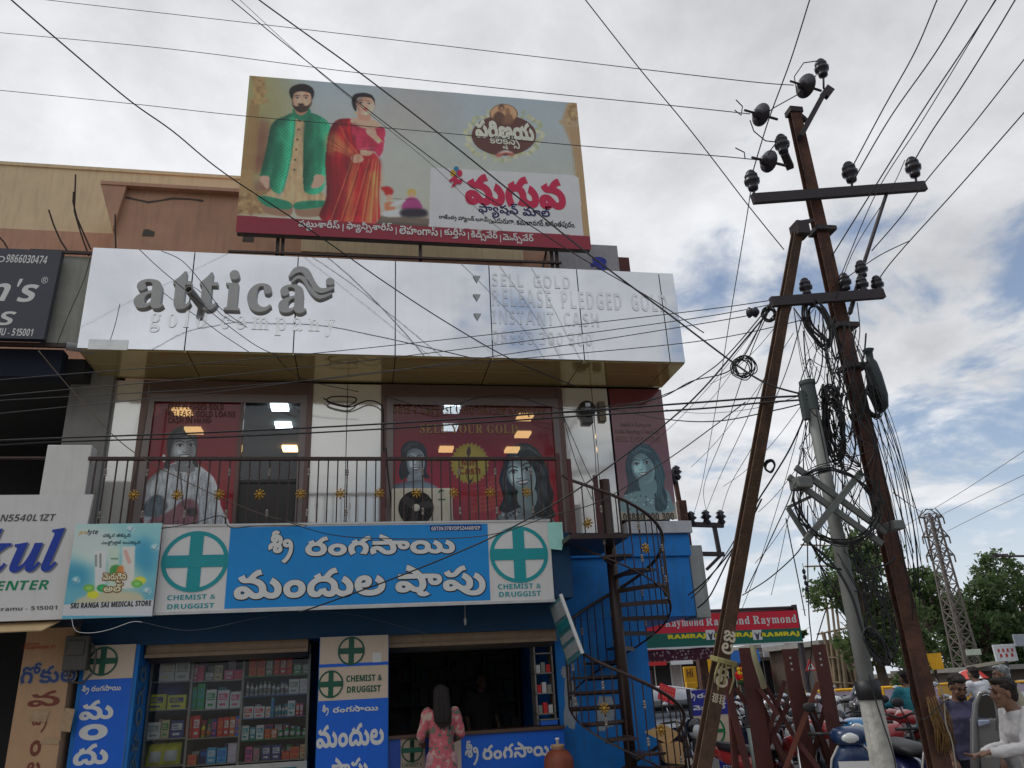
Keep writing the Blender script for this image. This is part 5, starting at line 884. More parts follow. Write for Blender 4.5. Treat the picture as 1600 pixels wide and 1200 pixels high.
# dark sign of the upper neighbour
DY = 9.95;t = thing('dark_shop_sign','dark navy sign with white slanted lettering and a phone number','sign',(-4.8,DY,6.0))
a,c = onY(97,392,DY),onY(68,530,DY);q = MB();q.prism([(-6.8,DY,c.z),(c.x,DY,c.z),(a.x,DY,a.z),(-6.8,DY,a.z)],(0,.1,0));q.build('board',plain('navy_board',(26,34,52),1.1,rough=.3,coat=.3),t)
f = wall(DY);q = MB()
for s_,fnt,bl,tr,sh in (('9866030474','I',(9,410),(75,400),.15),("n's",'I',(-24,470),(64,437),.25),('S','I',(-6,508),(27,487),.2),('MU - 515001','I',(-8,524),(53,514),.12),('®','I',(64,443),(76,433),0)):ink(q,fitpx(s_,fnt,DY,bl,tr,shear=sh),f,.004)
p = onY(2,405,DY);ink(q,[circle(p.x,p.z,.045),circle(p.x,p.z,.03,cw=False)],f,.004)
q.build('lettering',INKW,t)

# ================================================================== PILLAR SIGNS OF THE SHOP
GREEN = plain('dark_green_ink',(14,84,62),1.3,rough=.45);CREAM = plain('cream_board',(196,178,158),1.3,rough=.5,var=.06);ROYAL = plain('royal_blue_ink',(6,92,196),1.35,rough=.42,var=.08)
VY = 10.60
t = thing('pillar_sign','tall pillar sign between showcase and counter, cream top and blue lower part','sign',(-.17,VY,.15))
xa,xb = onY(497,1100,VY).x,onY(606,1100,VY).x;zz = lambda v,u=550:onY(u,v,VY).z
q = MB();q.box(xa,xb,VY,VY+.02,.15,zz(994));q.build('board',CREAM,t);q = MB();q.box(xa,xb,VY-.004,VY,.16,zz(1093));q.box(xa,xb,VY-.004,VY,zz(1041),zz(1036));q.build('blue_field',ROYAL,t)
f = wall(VY);q = MB();c = onY(549,1017,VY);emblem(q,f,c.x,c.z,.165,.17,.004,0,1);c = onY(517,1069,VY);emblem(q,f,c.x,c.z,.15,.16,.004,0,1);q.build('emblem',[GREEN,CREAM],t)
q = MB();ink(q,fitpx('CHEMIST &','I',VY,(541,1066),(597,1053),bold=.02),f,.004);ink(q,fitpx('DRUGGIST','I',VY,(542,1083),(595,1070),bold=.02),f,.004);q.build('lettering',GREEN,t)
q = MB()
for s_,bl,tr in (('శ్రీ',(503,1119),(514,1101)),('రంగసాయి',(520,1114),(591,1100)),('మందుల',(494,1170),(600,1127)),('షాపు',(516,1222),(576,1180))):ink(q,fitpx(s_,'T',VY,bl,tr,bold=.012),f,.008)
q.build('shop_name',INKW,t)
q = MB();a,c = onY(582,1035,VY),onY(596,1019,VY);q.box(a.x,c.x,VY-.008,VY,a.z,c.z);q.build('licence_card',INKW,t)
# left pier: blue pillar sign with stacked letters, faded repeat on its inner face
t = thing('pillar_sign','narrow blue pillar sign with stacked white letters beside the showcase','sign',(-3.0,VY,.15))
xa,xb = onY(124,1100,VY).x,onY(202,1100,VY).x
q = MB();q.box(xa,xb,VY,VY+.02,.15,zz(1008,165));q.build('board',CREAM,t);q = MB();q.box(xa,xb,VY-.004,VY,.16,zz(1061,165));q.build('blue_field',ROYAL,t)
q = MB();c = onY(161,1033,VY);emblem(q,f,c.x,c.z,.165,.165,.004,0,1);q.build('emblem',[GREEN,CREAM],t)
q = MB()
for s_,bl,tr in (('శ్రీ రంగసాయి',(127,1086),(190,1068)),('మ',(123,1126),(180,1092)),('ం',(122,1158),(170,1130)),('దు',(113,1197),(172,1160)),('ల',(112,1232),(168,1203))):ink(q,fitpx(s_,'T',VY,bl,tr,bold=.012),f,.008)
q.build('shop_name',INKW,t)
q = MB();fr_ = Frame((-2.613,0,0),(0,1,0))
for s_,v in (('ర',1050),('గ',1088),('ం',1122),('మ',1160),('దు',1196)):
    z = onX(208,v,-2.613).z;ink(q,fit(s_,'T',10.72,z-.1,11.02,z+.12),fr_,.004)
q.build('faded_lettering',mat('faded_letter',(.16,.26,.36),rough=.7),t)
# neighbour's beige pillar
BEIGE = plain('beige_wash',(186,150,116),1.15,rough=.85,var=.2,scale=2,streak=.3,dirt=(.30,.20,.12),bump=.1)
t = thing('beige_pillar','beige painted pillar with blue and peeling maroon lettering beside the meter box','pillar',(-3.8,10.5,0))
xa = onY(32,1050,10.5).x;q = MB();q.box(xa,-3.33,10.5,11.2,0,2.52);q.build('shaft',BEIGE,t)
f = wall(10.5);q = MB();cc = fitpx('గోకుల','T',10.5,(31,1069),(122,1033));ink(q,fatten(cc,.012),f,.003,1);ink(q,cc,f,.006,0);q.build('blue_lettering',[plain('slate_blue',(44,66,120),1.2),plain('dusk',(150,140,130),1.1)],t)
q = MB()
for s_,bl,tr in (('వ',(42,1105),(96,1078)),('వ్ర',(48,1146),(76,1112)),('ం',(45,1182),(66,1156)),('ల',(40,1212),(64,1190))):ink(q,fitpx(s_,'T',10.5,bl,tr),f,.004)
q.build('maroon_lettering',plain('maroon_flake',(120,58,44),1.2,var=.4,scale=30),t)
q = MB()
for a_,c_ in (((44,1130),(78,1108)),((92,1145),(118,1105)),((62,1165),(96,1150))):
    a,c = onY(*a_,10.5),onY(*c_,10.5);ink(q,[[(a.x,a.z+.02),(a.x+.03,c.z),(c.x,c.z-.02),(c.x-.02,a.z)]],f,.007 if a_[0] != 44 else .0085)
q.build('torn_paper',plain('paper_scrap',(176,150,118),1.15,rough=.95,var=.25,scale=18),t)
q = MB();ink(q,fitpx('GSTIN','I',10.5,(38,1009),(62,1004)),f,.004);ink(q,fitpx('37AGWPN5540L1ZT','I',10.5,(36,1015),(88,1008)),f,.004);q.build('tax_number',plain('red_ink',(170,60,40),1.2),t)
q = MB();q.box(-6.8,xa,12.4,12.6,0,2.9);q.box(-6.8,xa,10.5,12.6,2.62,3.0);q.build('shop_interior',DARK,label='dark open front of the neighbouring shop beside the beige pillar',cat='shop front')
p = onY(122,1022,10.42)
t = thing('meter_box','grey electricity meter box with a looped cable on the beige pillar','electricity meter',(p.x,10.5,p.z-.2))
q = MB();q.box(p.x-.14,p.x+.12,10.36,10.5,p.z-.18,p.z+.2);q.box(p.x-.10,p.x+.08,10.34,10.37,p.z-.02,p.z+.15);q.build('casing',plain('meter_drab',(84,80,74),1.1,rough=.6,streak=.3),t,bevel=.012)
q = MB();q.tube([(p.x+.13,10.42,p.z+.12),(p.x+.2,10.40,p.z),(p.x+.2,10.4,p.z-.2),(p.x+.1,10.4,p.z-.32),(p.x-.06,10.4,p.z-.3),(p.x-.06,10.4,p.z-.18)],.014,6);q.build('cable',mat('cable_grey',(.09,.085,.08),rough=.6),t)

# ================================================================== LEFT NEIGHBOUR, FIRST FLOOR
nb = thing('neighbour_building','cream and dusty pink neighbouring building behind the dark navy sign and the billboard','building',(-5.5,12,0))
CREAMW = plain('cream_wall',(190,170,138),1.6,rough=.9,var=.14,scale=1.5,bump=.15,bscale=18,streak=.25,dirt=(.28,.22,.15));PINKW = plain('pink_wall',(170,132,110),1.5,rough=.9,var=.18,scale=1.8,bump=.15,bscale=20,streak=.3,dirt=(.24,.15,.11))
xg = onY(120,680,10.9).x
q = MB();q.box(onY(97,700,10.9).x-.02,xg+.36,10.9,11.6,2.9,5.95);q.build('column',CONC,nb)
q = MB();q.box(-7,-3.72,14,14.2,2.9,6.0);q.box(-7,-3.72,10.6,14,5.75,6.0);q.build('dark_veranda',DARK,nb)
q = MB();q.box(-7,-3.9,10.3,10.5,5.62,6.0);q.build('blue_valance',plain('dull_blue',(22,32,52),1.0,rough=.8),nb)
q = MB();q.box(-7,-3.35,10.1,11,2.95,3.35);q.build('slab',CONC,nb)
a,c = onY(67,768,10.02),onY(137,712,10.02);q = MB();q.box(onY(62,768,10.02).x,onY(133,768,10.02).x,10.02,10.24,3.3,a.z+.58);q.build('parapet_block',WHITEP,nb,bevel=.01)
q = MB();q.tube([(-7,10.1,onY(20,717,10.1).z),(onY(70,717,10.1).x,10.1,onY(70,716,10.1).z)],.022,8)
for k in range(18):x = -6.6+k*.13;q.tube([(x,10.1,3.3),(x,10.1,onY(20,717,10.1).z)],.008,5)
q.build('railing',IRON,nb)
# side strip between the dark sign and the fascia
q = MB();a,c = onY(100,400,10.15),onY(146,400,10.15);q.box(a.x-.1,FX[0]-.03,10.15,10.3,onY(110,536,10.15).z,a.z);q.build('sheet_panel',plain('dusty_sheet',(150,150,140),1.2,rough=.5,streak=.4),nb)
for pq in ((onY(68,534,10.1).x-.6,5.97,.05),(a.x-.4,a.z+.03,.04)):q = MB();q.beam((pq[0],10.1,pq[1]),(FX[0]+.02,10.1,pq[1]),pq[2]);q.build('steel_angle',IRON,nb)
# upper walls behind
CY,KY = 14.0,13.0
z_top = onY(200,270,CY).z;z_mid = onY(60,362,CY).z
q = MB();q.box(-12,onY(395,300,CY).x+1.0,CY,CY+.25,z_mid,z_top);q.box(-12.02,onY(395,300,CY).x+1.02,CY-.03,CY+.28,z_top,z_top+.07);q.build('parapet_wall',CREAMW,nb)
q = MB();q.box(-12,5,CY-.06,CY+.25,5.9,z_mid);q.build('terrace_wall',PINKW,nb)
xk0,xk1 = onY(178,356,KY).x,onY(868,400,KY).x;zk1 = onY(250,298,KY).z
q = MB();q.box(xk0,xk1,KY,KY+.8,6.5,zk1);q.build('stair_room_wall',PINKW,nb)
a = onY(150,293,KY-.3);c = onY(197,303,KY);
q = MB();q.prism([(a.x,KY-.12,zk1-.02),(xk0+.02,KY-.12,zk1-.95),(xk0+.14,KY-.12,zk1-.02)],(0,1.0,0));q.box(a.x,xk1+.05,KY-.14,KY+.9,zk1-.02,zk1+.05);q.build('sloping_bracket',PINKW,nb)
q = MB();a,c = onY(470,402,KY),onY(815,372,KY);q.box(a.x,c.x,KY-.05,KY,onY(640,402,KY).z,onY(640,381,KY).z);q.build('cream_band',CREAMW,nb)
q = MB()
for u,v in ((232,364),(388,373)):q = MB();p = onY(u,v,KY);ink(q,[[(p.x-.1,p.z-.07),(p.x-.09,p.z+.06),(p.x-.03,p.z+.08),(p.x+.05,p.z+.05),(p.x+.1,p.z+.03),(p.x+.1,p.z-.07)]],wall(KY),.006);q.build('cement_patch',mat('cement_patch',(.12,.10,.085),rough=.95),nb)
q = MB();cr_ = [(195,308),(215,312),(232,316),(250,313),(270,310),(300,311),(318,314)]
ink(q,[[(onY(u,v-1.6+(i % 2),KY).x,onY(u,v-1.6+(i % 2),KY).z) for i,(u,v) in enumerate(cr_)]+[(onY(u,v+1.8,KY).x,onY(u,v+1.8,KY).z) for u,v in cr_[::-1]]],wall(KY),.006)
q.build('wall_crack',MATS['cement_patch'],nb)
REB = mat('rusty_rebar',(.05,.03,.022),rough=.9,var=.3,scale=30)
for i,pts in enumerate((((105,392),(94,375),(84,352),(76,328)),((139,400),(128,370),(116,330),(118,273)),((142,390),(132,368),(120,340),(114,315),(115,300)),((181,388),(180,360),(180,335)),((16,395),(6,378),(-6,365)))):
    q = MB();q.tube([onY(u,v,10.6+.1*i) for u,v in pts],.012,5)
    q.build('rebar',REB,label=['bent rusty rebar leaning over the dark navy sign','tallest bent rusty rebar standing behind the white fascia corner','curved rusty rebar beside the tallest bar','short straight rusty rebar above the fascia corner','stub of rusty rebar just above the phone number sign'][i],cat='rebar',group='rebars sticking up from the roof')

# ================================================================== BILLBOARD
BY = 10.9
bx0,bx1 = onY(379,240,BY).x,onY(913,280,BY).x;bz0,bz1 = onY(640,376,BY).z,onY(640,139,BY).z
bb = thing('billboard','rooftop fashion billboard with a couple in wedding clothes and red lettering','billboard',((bx0+bx1)/2,BY,7.4))
q = MB();q.box(bx0+.01,bx1-.01,BY+.03,BY+.12,bz0,bz1-.01);q.build('frame',mat('frame_steel',(.2,.2,.2),rough=.5),bb)
q = MB()
for u,v0 in ((433,395),(441,395),(657,405),(862,415),(870,416)):
    x = onY(u,385,BY+.1).x;q.box(x-.025,x+.025,BY+.13,BY+.18,7.36,bz1-.2)
q.beam((bx0-.1,BY+.1,onY(365,388,BY).z),(bx1-.5,BY+.1,onY(830,402,BY).z-.02),.035)
x = onY(860,400,BY).x;q.beam((x-.25,BY+.2,7.36),(x,BY+.2,bz0+.1),.035)
q.build('support_leg',IRON,bb)
P = Print(bx0,bx1,bz0,bz1,BY,560);c6 = lambda x,y:(370+x/4.4455,110+y/4.4455);C6 = lambda *p:[c6(*k) for k in p]
P.im[:] = (168,172,166);P.vgrad((160,174,180),(182,178,156))
P.poly(C6((60,40),(330,60),(420,300),(260,760),(0,900),(-40,600)),(150,140,80),.75,26);P.poly(C6((640,300),(1300,320),(1340,900),(660,900)),(178,180,170),.7,30)
P.poly(C6((1040,100),(1460,130),(1460,420),(1000,380)),(172,160,152),.45,20)
for k in range(14):P.ell(c6(random.Random(k).uniform(110,250),random.Random(k+50).uniform(360,860)),12,14,(116,60,52),.35,5)
# left stone column and balustrade
ST = (164,130,84)
for pts in (((108,40),(190,50),(205,150),(180,190),(120,190)),((90,190),(230,200),(200,230),(95,235)),((84,230),(160,230),(120,700),(30,690)),((20,690),(120,700),(110,860),(0,850)),((-10,850),(250,830),(260,1000),(-10,1000))):P.poly(C6(*pts),ST,.85,2,False)
for k in range(5):P.line(C6((95+14*k,240),(40+17*k,690)),1.4,(110,84,52),.6)
for k in range(60):r1 = random.Random(k+200);P.ell(c6(r1.uniform(0,250),r1.uniform(850,1000)),3,2.4,r1.choice([(120,88,60),(190,166,120),(140,104,70)]),.7,1)
for k in range(26):r1 = random.Random(k+300);P.ell(c6(r1.uniform(110,200),r1.uniform(50,230)),2.5,2,r1.choice([(120,88,50),(196,160,100)]),.6,1)
# steps on the right of the couple
for y_,c_ in ((975,(170,160,140)),(1010,(104,90,78)),(1045,(80,68,58))):P.poly(C6((960,y_),(1345,y_+18),(1345,y_+55),(960,y_+40)),c_,.9,1,False)
# man
SK = (214,170,142)
P.poly(C6((210,930),(560,940),(600,960),(590,1010),(420,1010),(395,900),(370,1010),(200,990)),(150,116,92),1)
P.poly(C6((250,800),(300,880),(360,720),(400,330),(470,330),(470,600),(500,830),(600,850),(620,940),(410,960),(395,830),(370,950),(160,890),(230,840)),(188,160,120),1)
P.poly(C6((150,870),(360,910),(362,965),(200,940)),(36,128,96),1);P.poly(C6((415,915),(615,905),(610,945),(415,965)),(36,128,96),1)
jk = P.mask(C6((395,292),(330,320),(270,345),(232,400),(210,520),(168,700),(168,740),(228,745),(250,640),(228,800),(300,855),(350,740),(380,600),(405,420),(412,330),(470,330),(462,620),(460,760),(480,850),(580,850),(620,750),(640,480),(650,390),(600,330),(500,290)))
P.paint(jk,(24,122,86));yy,xx = np.mgrid[0:P.h,0:P.w]
P.paint(jk*(((xx+yy) % 6 == 0) & ((xx-yy) % 6 == 0)),(130,200,170),.8);P.paint(jk*(((xx+yy) % 7 < 2) | ((xx-yy) % 7 < 2)),(78,168,136),.5)
P.folds(jk,.07,4,3,16);P.model(jk,.42,9)
P.poly(C6((250,560),(300,480),(330,560),(300,700),(240,760)),(18,84,62),.55,3);P.poly(C6((560,520),(600,480),(590,640),(570,740)),(18,84,62),.55,3);P.line(C6((405,330),(380,600),(320,840)),1.4,(12,70,50),.8);P.line(C6((468,330),(462,620),(470,840)),1.4,(12,70,50),.8)
P.poly(C6((398,265),(500,265),(510,300),(470,345),(420,340),(392,300)),(34,120,88),1)
P.poly(C6((405,245),(490,245),(485,290),(445,312),(408,290)),(176,126,100),1)
P.poly(C6((382,170),(400,130),(500,130),(520,180),(515,240),(480,275),(445,285),(415,272),(388,235)),SK,1)
P.poly(C6((470,140),(518,180),(512,236),(480,270),(486,220),(476,170)),(168,120,96),.7,2);P.poly(C6((384,190),(392,235),(415,250),(445,236),(485,246),(512,225),(516,190),(520,232),(485,280),(445,292),(412,278),(386,240)),(44,32,28),.95);P.poly(C6((418,234),(446,228),(474,234),(446,242)),(46,32,28),.9)
P.poly(C6((365,160),(375,120),(430,96),(490,100),(530,130),(536,170),(520,205),(508,160),(450,145),(398,160),(386,205)),(22,18,20),1)
for x_ in (422,480):P.line(C6((x_-20,178),(x_,172),(x_+18,177)),1.8,(30,20,18),.95);P.ell(c6(x_,191),3.4,1.5,(224,214,204),.9);P.ell(c6(x_,191),1.5,1.5,(20,14,12),1);P.line(C6((x_-16,190),(x_,184),(x_+16,190)),.8,(20,14,12),.9)
P.line(C6((452,190),(458,222)),1.2,(160,112,88),.8);P.line(C6((430,250),(462,250)),1.5,(130,66,58),.9)
for k,(x_,y_) in enumerate(((435,350),(430,410),(420,480),(412,550),(405,622),(400,692))):P.ell(c6(x_,y_),1.9,1.7,(70,56,44),.9)
P.poly(C6((168,735),(225,740),(222,810),(205,822),(180,790),(164,770)),(200,158,136),1);P.poly(C6((545,725),(610,735),(600,790),(560,815),(515,815),(530,770)),(200,158,136),1)
mk = P.mask(C6((300,880),(360,720),(400,330),(470,330),(470,600),(500,830),(600,850),(620,940),(160,890),(230,840)));P.folds(mk*(1-jk),.06,6,2,14)
mf = P.mask(C6((382,170),(400,130),(500,130),(520,180),(515,240),(480,275),(445,285),(415,272),(388,235)));P.model(mf,.25,5)
# woman in the red sari
P.poly(C6((590,1040),(625,870),(615,640),(640,430),(690,350),(760,335),(800,345),(830,420),(900,560),(960,580),(1000,680),(985,860),(965,1060)),(166,24,36),1)
P.poly(C6((620,470),(680,430),(750,500),(830,580),(800,600),(700,560),(640,590)),(212,128,76),.8,4);P.poly(C6((690,640),(760,600),(830,600),(800,700),(700,1030),(640,1030)),(120,20,28),.7,6)
P.poly(C6((905,700),(990,690),(985,850),(945,1050),(880,1040)),(210,116,62),.8,5);P.poly(C6((790,680),(830,650),(800,1040),(750,1040)),(214,128,70),.75,4);P.poly(C6((880,600),(960,580),(1000,680),(900,700)),(176,40,44),.9,3)
for x_,d_ in ((720,-70),(780,-60),(840,-40),(870,0),(890,40),(905,70)):P.line(C6((x_+80,620),(x_+d_*.4+40,820),(x_+d_,1050)),1.5,(226,158,92),.75);P.line(C6((x_+88,620),(x_+d_*.4+52,820),(x_+d_+14,1050)),1.5,(84,8,18),.75)
P.poly(C6((790,370),(860,375),(960,400),(1000,390),(1030,420),(1015,560),(985,600),(950,560),(860,560),(820,520)),(176,42,70),1)
P.poly(C6((860,555),(945,565),(925,590),(870,590)),(202,158,130),1);P.poly(C6((790,345),(850,325),(920,330),(985,365),(990,395),(900,405),(810,375)),(206,162,136),1);P.poly(C6((845,280),(915,285),(925,345),(850,340)),(190,142,118),1)
P.poly(C6((800,200),(820,165),(880,156),(935,170),(958,205),(955,240),(930,200),(870,185),(835,200),(830,285),(805,250)),(28,20,22),1);P.poly(C6((830,215),(870,185),(935,195),(955,240),(935,290),(900,310),(860,300),(835,265)),(212,166,142),1)
for x_,y_ in ((865,225),(920,230)):P.ell(c6(x_,y_),3.4,1.4,(228,216,208),.9);P.ell(c6(x_,y_),1.4,1.4,(24,14,12),1);P.line(C6((x_-16,y_),(x_,y_-7),(x_+16,y_)),.9,(20,12,12),.95);P.line(C6((x_-18,y_-15),(x_,y_-20),(x_+16,y_-15)),1.4,(40,26,22),.9)
P.poly(C6((922,190),(957,235),(938,290),(905,308),(930,260),(930,215)),(172,122,100),.6,2);P.poly(C6((872,266),(892,262),(914,268),(894,280)),(176,44,52),.95);P.line(C6((876,268),(910,269)),.8,(240,232,228),.9);P.line(C6((900,230),(903,256)),1,(176,126,104),.7);P.ell(c6(895,207),1,1,(150,20,30),.9);P.ell(c6(828,295),1.6,2.4,(206,170,90),.9)
P.poly(C6((900,410),(955,400),(975,450),(1000,480),(985,510),(940,470),(905,440)),(208,164,138),1);P.poly(C6((790,600),(850,580),(880,610),(870,635),(810,640)),(200,152,126),1);P.line(C6((808,585),(800,640)),2,(120,30,30),.9);P.line(C6((985,480),(1010,495)),3,(190,150,80),.9)
for k in range(7):P.ell(c6(840+18*k,550-2*k),1.2,1.2,(214,150,150),.8)
for k_ in range(5):P.line(C6((640+8*k_,470+24*k_),(700+6*k_,520+14*k_),(800,590+6*k_)),1.2,(228,160,100) if k_ % 2 else (110,14,24),.7)
P.line(C6((700,350),(760,480),(840,575)),2,(206,120,70),.8);P.line(C6((720,350),(785,480),(850,560)),1.2,(100,10,22),.8)
ms = P.mask(C6((590,1040),(625,870),(615,640),(640,430),(690,350),(760,335),(800,345),(830,420),(900,560),(960,580),(1000,680),(985,860),(965,1060)));P.folds(ms,.10,9,2,18);P.model(ms,.4,9)
mb_ = P.mask(C6((790,370),(860,375),(960,400),(1030,420),(1015,560),(985,600),(820,520)));P.model(mb_,.35,6);P.folds(mb_,.06,3,3,5)
P.model(P.mask(C6((830,215),(870,185),(935,195),(955,240),(935,290),(900,310),(860,300),(835,265))),.3,4)
P.im = np.stack([P._blur(P.im[...,k_],1) for k_ in range(3)],-1)*.45+P.im*.55
# two small dolls
P.poly(C6((1000,815),(1050,805),(1085,830),(1080,860),(1040,870),(1020,840)),(178,40,36),1,1);P.ell(c6(1058,885),4.5,5.5,(206,160,130),1,1);P.poly(C6((1030,920),(1090,920),(1095,975),(1035,975)),(206,120,84),1,1);P.poly(C6((1010,985),(1140,965),(1150,1010),(1040,1015)),(206,206,204),1,1)
P.ell(c6(1215,850),7,6,(190,160,80),1,1);P.ell(c6(1215,868),4.5,5,(206,160,130),1,1);P.poly(C6((1180,890),(1250,890),(1285,965),(1150,965)),(160,60,120),1,1);P.poly(C6((1150,965),(1305,965),(1310,1015),(1150,1015)),(40,34,44),1,2);P.line(C6((1085,890),(1240,900)),1.2,(90,60,50),.9);P.poly(C6((1060,935),(1150,895),(1170,905),(1100,945)),(206,206,200),.9,1)
# right stone column
c5 = lambda x,y:(700+x/5,150+y/5);C5 = lambda *p:[c5(*k) for k in p]
for pts in (((930,60),(1025,50),(1040,190),(890,190)),((860,190),(1040,195),(1045,230),(890,228)),((900,230),(1045,230),(1090,640),(1000,620),(970,400)),((1000,600),(1090,640),(1110,1200),(1050,1100))):P.poly(C5(*pts),(170,136,94),.85,2,False)
for k in range(40):r1 = random.Random(k+400);P.ell(c5(r1.uniform(930,1040),r1.uniform(60,220)),2.4,2,r1.choice([(130,98,60),(196,164,110)]),.55,1)
for k in range(6):P.line(C5((960+18*k,240),(1015+16*k,1100)),1,(120,94,62),.5)
# oval badge
for k in range(70):
    a = 2*math.pi*k/70;r1 = random.Random(k+500);rr_ = r1.uniform(1.0,1.22);P.ell(c5(437+260*rr_*math.cos(a),305+165*rr_*math.sin(a)),3.4,2.2,r1.choice([(186,186,130),(158,164,106),(204,200,156)]),.8,1,a)
P.ell(c5(437,308),50.5,31.5,(90,54,46),1,0);P.ell(c5(435,140),22,15.5,(110,76,54),1);P.ell(c5(435,138),20.5,14,(194,152,112),1)
P.poly(C5((350,190),(365,140),(400,120),(440,150),(445,200),(400,215)),(84,56,44),.9,1);P.poly(C5((430,215),(440,160),(470,130),(505,160),(510,205),(470,225)),(120,84,60),.9,1);P.ell(c5(418,92),4.6,5.6,(70,46,36),.9,1);P.ell(c5(465,118),4,5,(140,100,72),.9,1);P.ell(c5(420,100),3.2,4,(176,130,98),.9,1)
P.poly(C5((370,460),(450,430),(520,455),(490,470),(450,450),(400,478)),(176,84,70),.9,1);P.poly(C5((380,455),(450,422),(515,450),(450,440)),(210,206,196),.9,1)
# white panel and the red band
P.poly(C5((-135,560),(180,575),(980,618),(1020,640),(1060,1100),(-150,1040)),(196,200,208),1,0,False)
m = P.mask([(360,336),(925,369),(925,400),(360,370)],False);P.paint(m,(136,30,50));P.vgrad((136,30,50),(128,28,48),1,m)
P.speck(.03,2);P.build('print',print_mat('billboard_print',rough=.4),bb,gain=1.6,wave=.002)
f = wall(BY);MAG = plain('magenta_red',(196,40,80),1.3);NAVY = plain('navy_letter',(30,32,92),1.2)
q = MB();ink(q,fitpx('మగువ','T',BY,(727,320),(881,280),bold=.03),f,.006);q.build('headline',MAG,bb)
q = MB();ink(q,fitpx('ఫ్యాషన్','T',BY,(748,339),(809,319)),f,.006);ink(q,fitpx('మాల్','T',BY,(817,337),(861,323)),f,.006);q.build('subtitle',NAVY,bb)
q = MB();s_ = [('రాజేంద్ర',686,713),('హ్యాండ్',716,741),('లూమ్స్',743,769),('ఎదురుగా,',769,804),('కమలానగర్,',807,850),('అనంతపురం.',852,898)]
for i,(t_,u0,u1) in enumerate(s_):dv = (u0-686)*.062;ink(q,fitpx(t_,'T',BY,(u0,345+dv),(u1,336+dv)),f,.006)
q.build('address_lettering',INKK,bb)
q = MB();ink(q,fitpx('పరిణయ','T',BY,(743,215),(833,193),bold=.03),f,.006);ink(q,fitpx('కలెక్షన్స్','T',BY,(766,232),(811,213)),f,.006);q.build('badge_lettering',plain('cream_letter',(226,214,196),1.35),bb)
q = MB()
for t_,u0,v0,u1,v1 in (('పట్టుశారీస్',466,360,531,345),('ఫ్యాన్సీశారీస్',541,363,614,349),('లెహంగాస్',624,366,684,353),('కుర్తీస్',694,372,727,357),('కిడ్స్\u200cవేర్',736,376,777,361),('మెన్స్\u200cవేర్',786,380,833,366)):ink(q,fitpx(t_,'T',BY,(u0,v0),(u1,v1)),f,.006)
for u,v in ((536,356),(619,361),(689,365),(732,369),(782,373)):p = onY(u,v,BY);ink(q,[rect(p.x-.007,p.z-.07,p.x+.007,p.z+.07)],f,.006)
q.build('band_lettering',INKW,bb)
q = MB()                                                           # the little figure mark beside the headline
for i,(u,v,rx,ry,m_) in enumerate(((713,267,.05,.09,1),(708,271,.05,.07,2),(718,271,.045,.07,0),(711,278,.035,.035,0))):p = onY(u,v,BY);ink(q,[circle(p.x,p.z,rx,ry,18)],f,.006+.003*i,m_)
ink(q,[ribbon([(702,284),(709,281),(717,285),(722,280)],(.02,.08,.09,.02),BY)],f,.018,0);ink(q,[ribbon([(712,283),(710,289),(705,293)],(.07,.05,.01),BY)],f,.021,0)
q.build('figure_mark',[MAG,plain('sky_mark',(40,130,170),1.3),plain('gold_mark',(200,160,60),1.3)],bb)
# grey tank with blue letter beside it
a,c = onY(866,420,12.6),onY(964,384,12.6);t = thing('roof_sign_box','grey roof box with a blue letter beside the billboard','sign',((a.x+c.x)/2,12.6,7.0))
q = MB();q.box(a.x,c.x,12.6,13.5,6.9,c.z);q.build('box',plain('box_grey',(160,158,160),1.25,rough=.7,streak=.3),t);q = MB();d = onY(975,402,12.9);q.box(c.x+.005,d.x+.1,12.9,13.4,6.9,d.z);q.build('brick_end',plain('dull_brick',(96,62,58),1.2,rough=.9),t)
q = MB();ink(q,fitpx('శి','T',12.6,(923,421),(947,402),bold=.03),wall(12.6),.006);q.build('lettering',plain('violet_blue',(44,52,150),1.3),t)


# ================================================================== PEOPLE
SKIN = mat('skin',(.20,.105,.065),rough=.5,var=.1,scale=12);HAIR = mat('black_hair',(.026,.021,.019),rough=.7,bump=.5,bscale=70,spec=.25)
EYE = mat('eye_dark',(.03,.025,.02),rough=.2);LIP = mat('lip',(.20,.085,.07),rough=.5)
def melt(o,vox,it=4,fold=0.):
    """overlapping limbs and torso become one continuous surface"""
    r = o.modifiers.new('remesh','REMESH');r.mode = 'VOXEL';r.voxel_size = vox;r.use_smooth_shade = True
    s = o.modifiers.new('smooth','SMOOTH');s.iterations = it;s.factor = .5
    if fold:
        tx = bpy.data.textures.get('cloth_folds') or bpy.data.textures.new('cloth_folds','CLOUDS');tx.noise_scale = .11;tx.noise_depth = 3
        d = o.modifiers.new('folds','DISPLACE');d.texture = tx;d.strength = fold;d.mid_level = .5
    return o
def rings(mb,secs,n=20):
    """secs: (centre, unit x, unit y, rx, ry)"""
    vs = []
    for c,ux,uy,rx,ry in secs:vs += [c+ux*rx*math.cos(2*math.pi*j/n)+uy*ry*math.sin(2*math.pi*j/n) for j in range(n)]
    k = len(secs);mb.add(vs,[(i*n+j,i*n+(j+1) % n,(i+1)*n+(j+1) % n,(i+1)*n+j) for i in range(k-1) for j in range(n)]+[tuple(range(n-1,-1,-1)),tuple((k-1)*n+j for j in range(n))])
def limb(mb,pts,rs):
    P = [];Q = []
    for i in range(len(pts)-1):
        for t in (0,.25,.5,.75):P.append(pts[i].lerp(pts[i+1],t));Q.append(rs[i]*(1-t)+rs[i+1]*t+.06*rs[i]*math.sin(math.pi*t))
    P.append(pts[-1]);Q.append(rs[-1]);mb.tube(P,Q,12)
    for p,r in ((pts[0],rs[0]),(pts[-1],rs[-1]),*zip(pts[1:-1],rs[1:-1])):mb.ell(p,(r*1.0,)*3,0,12,8)
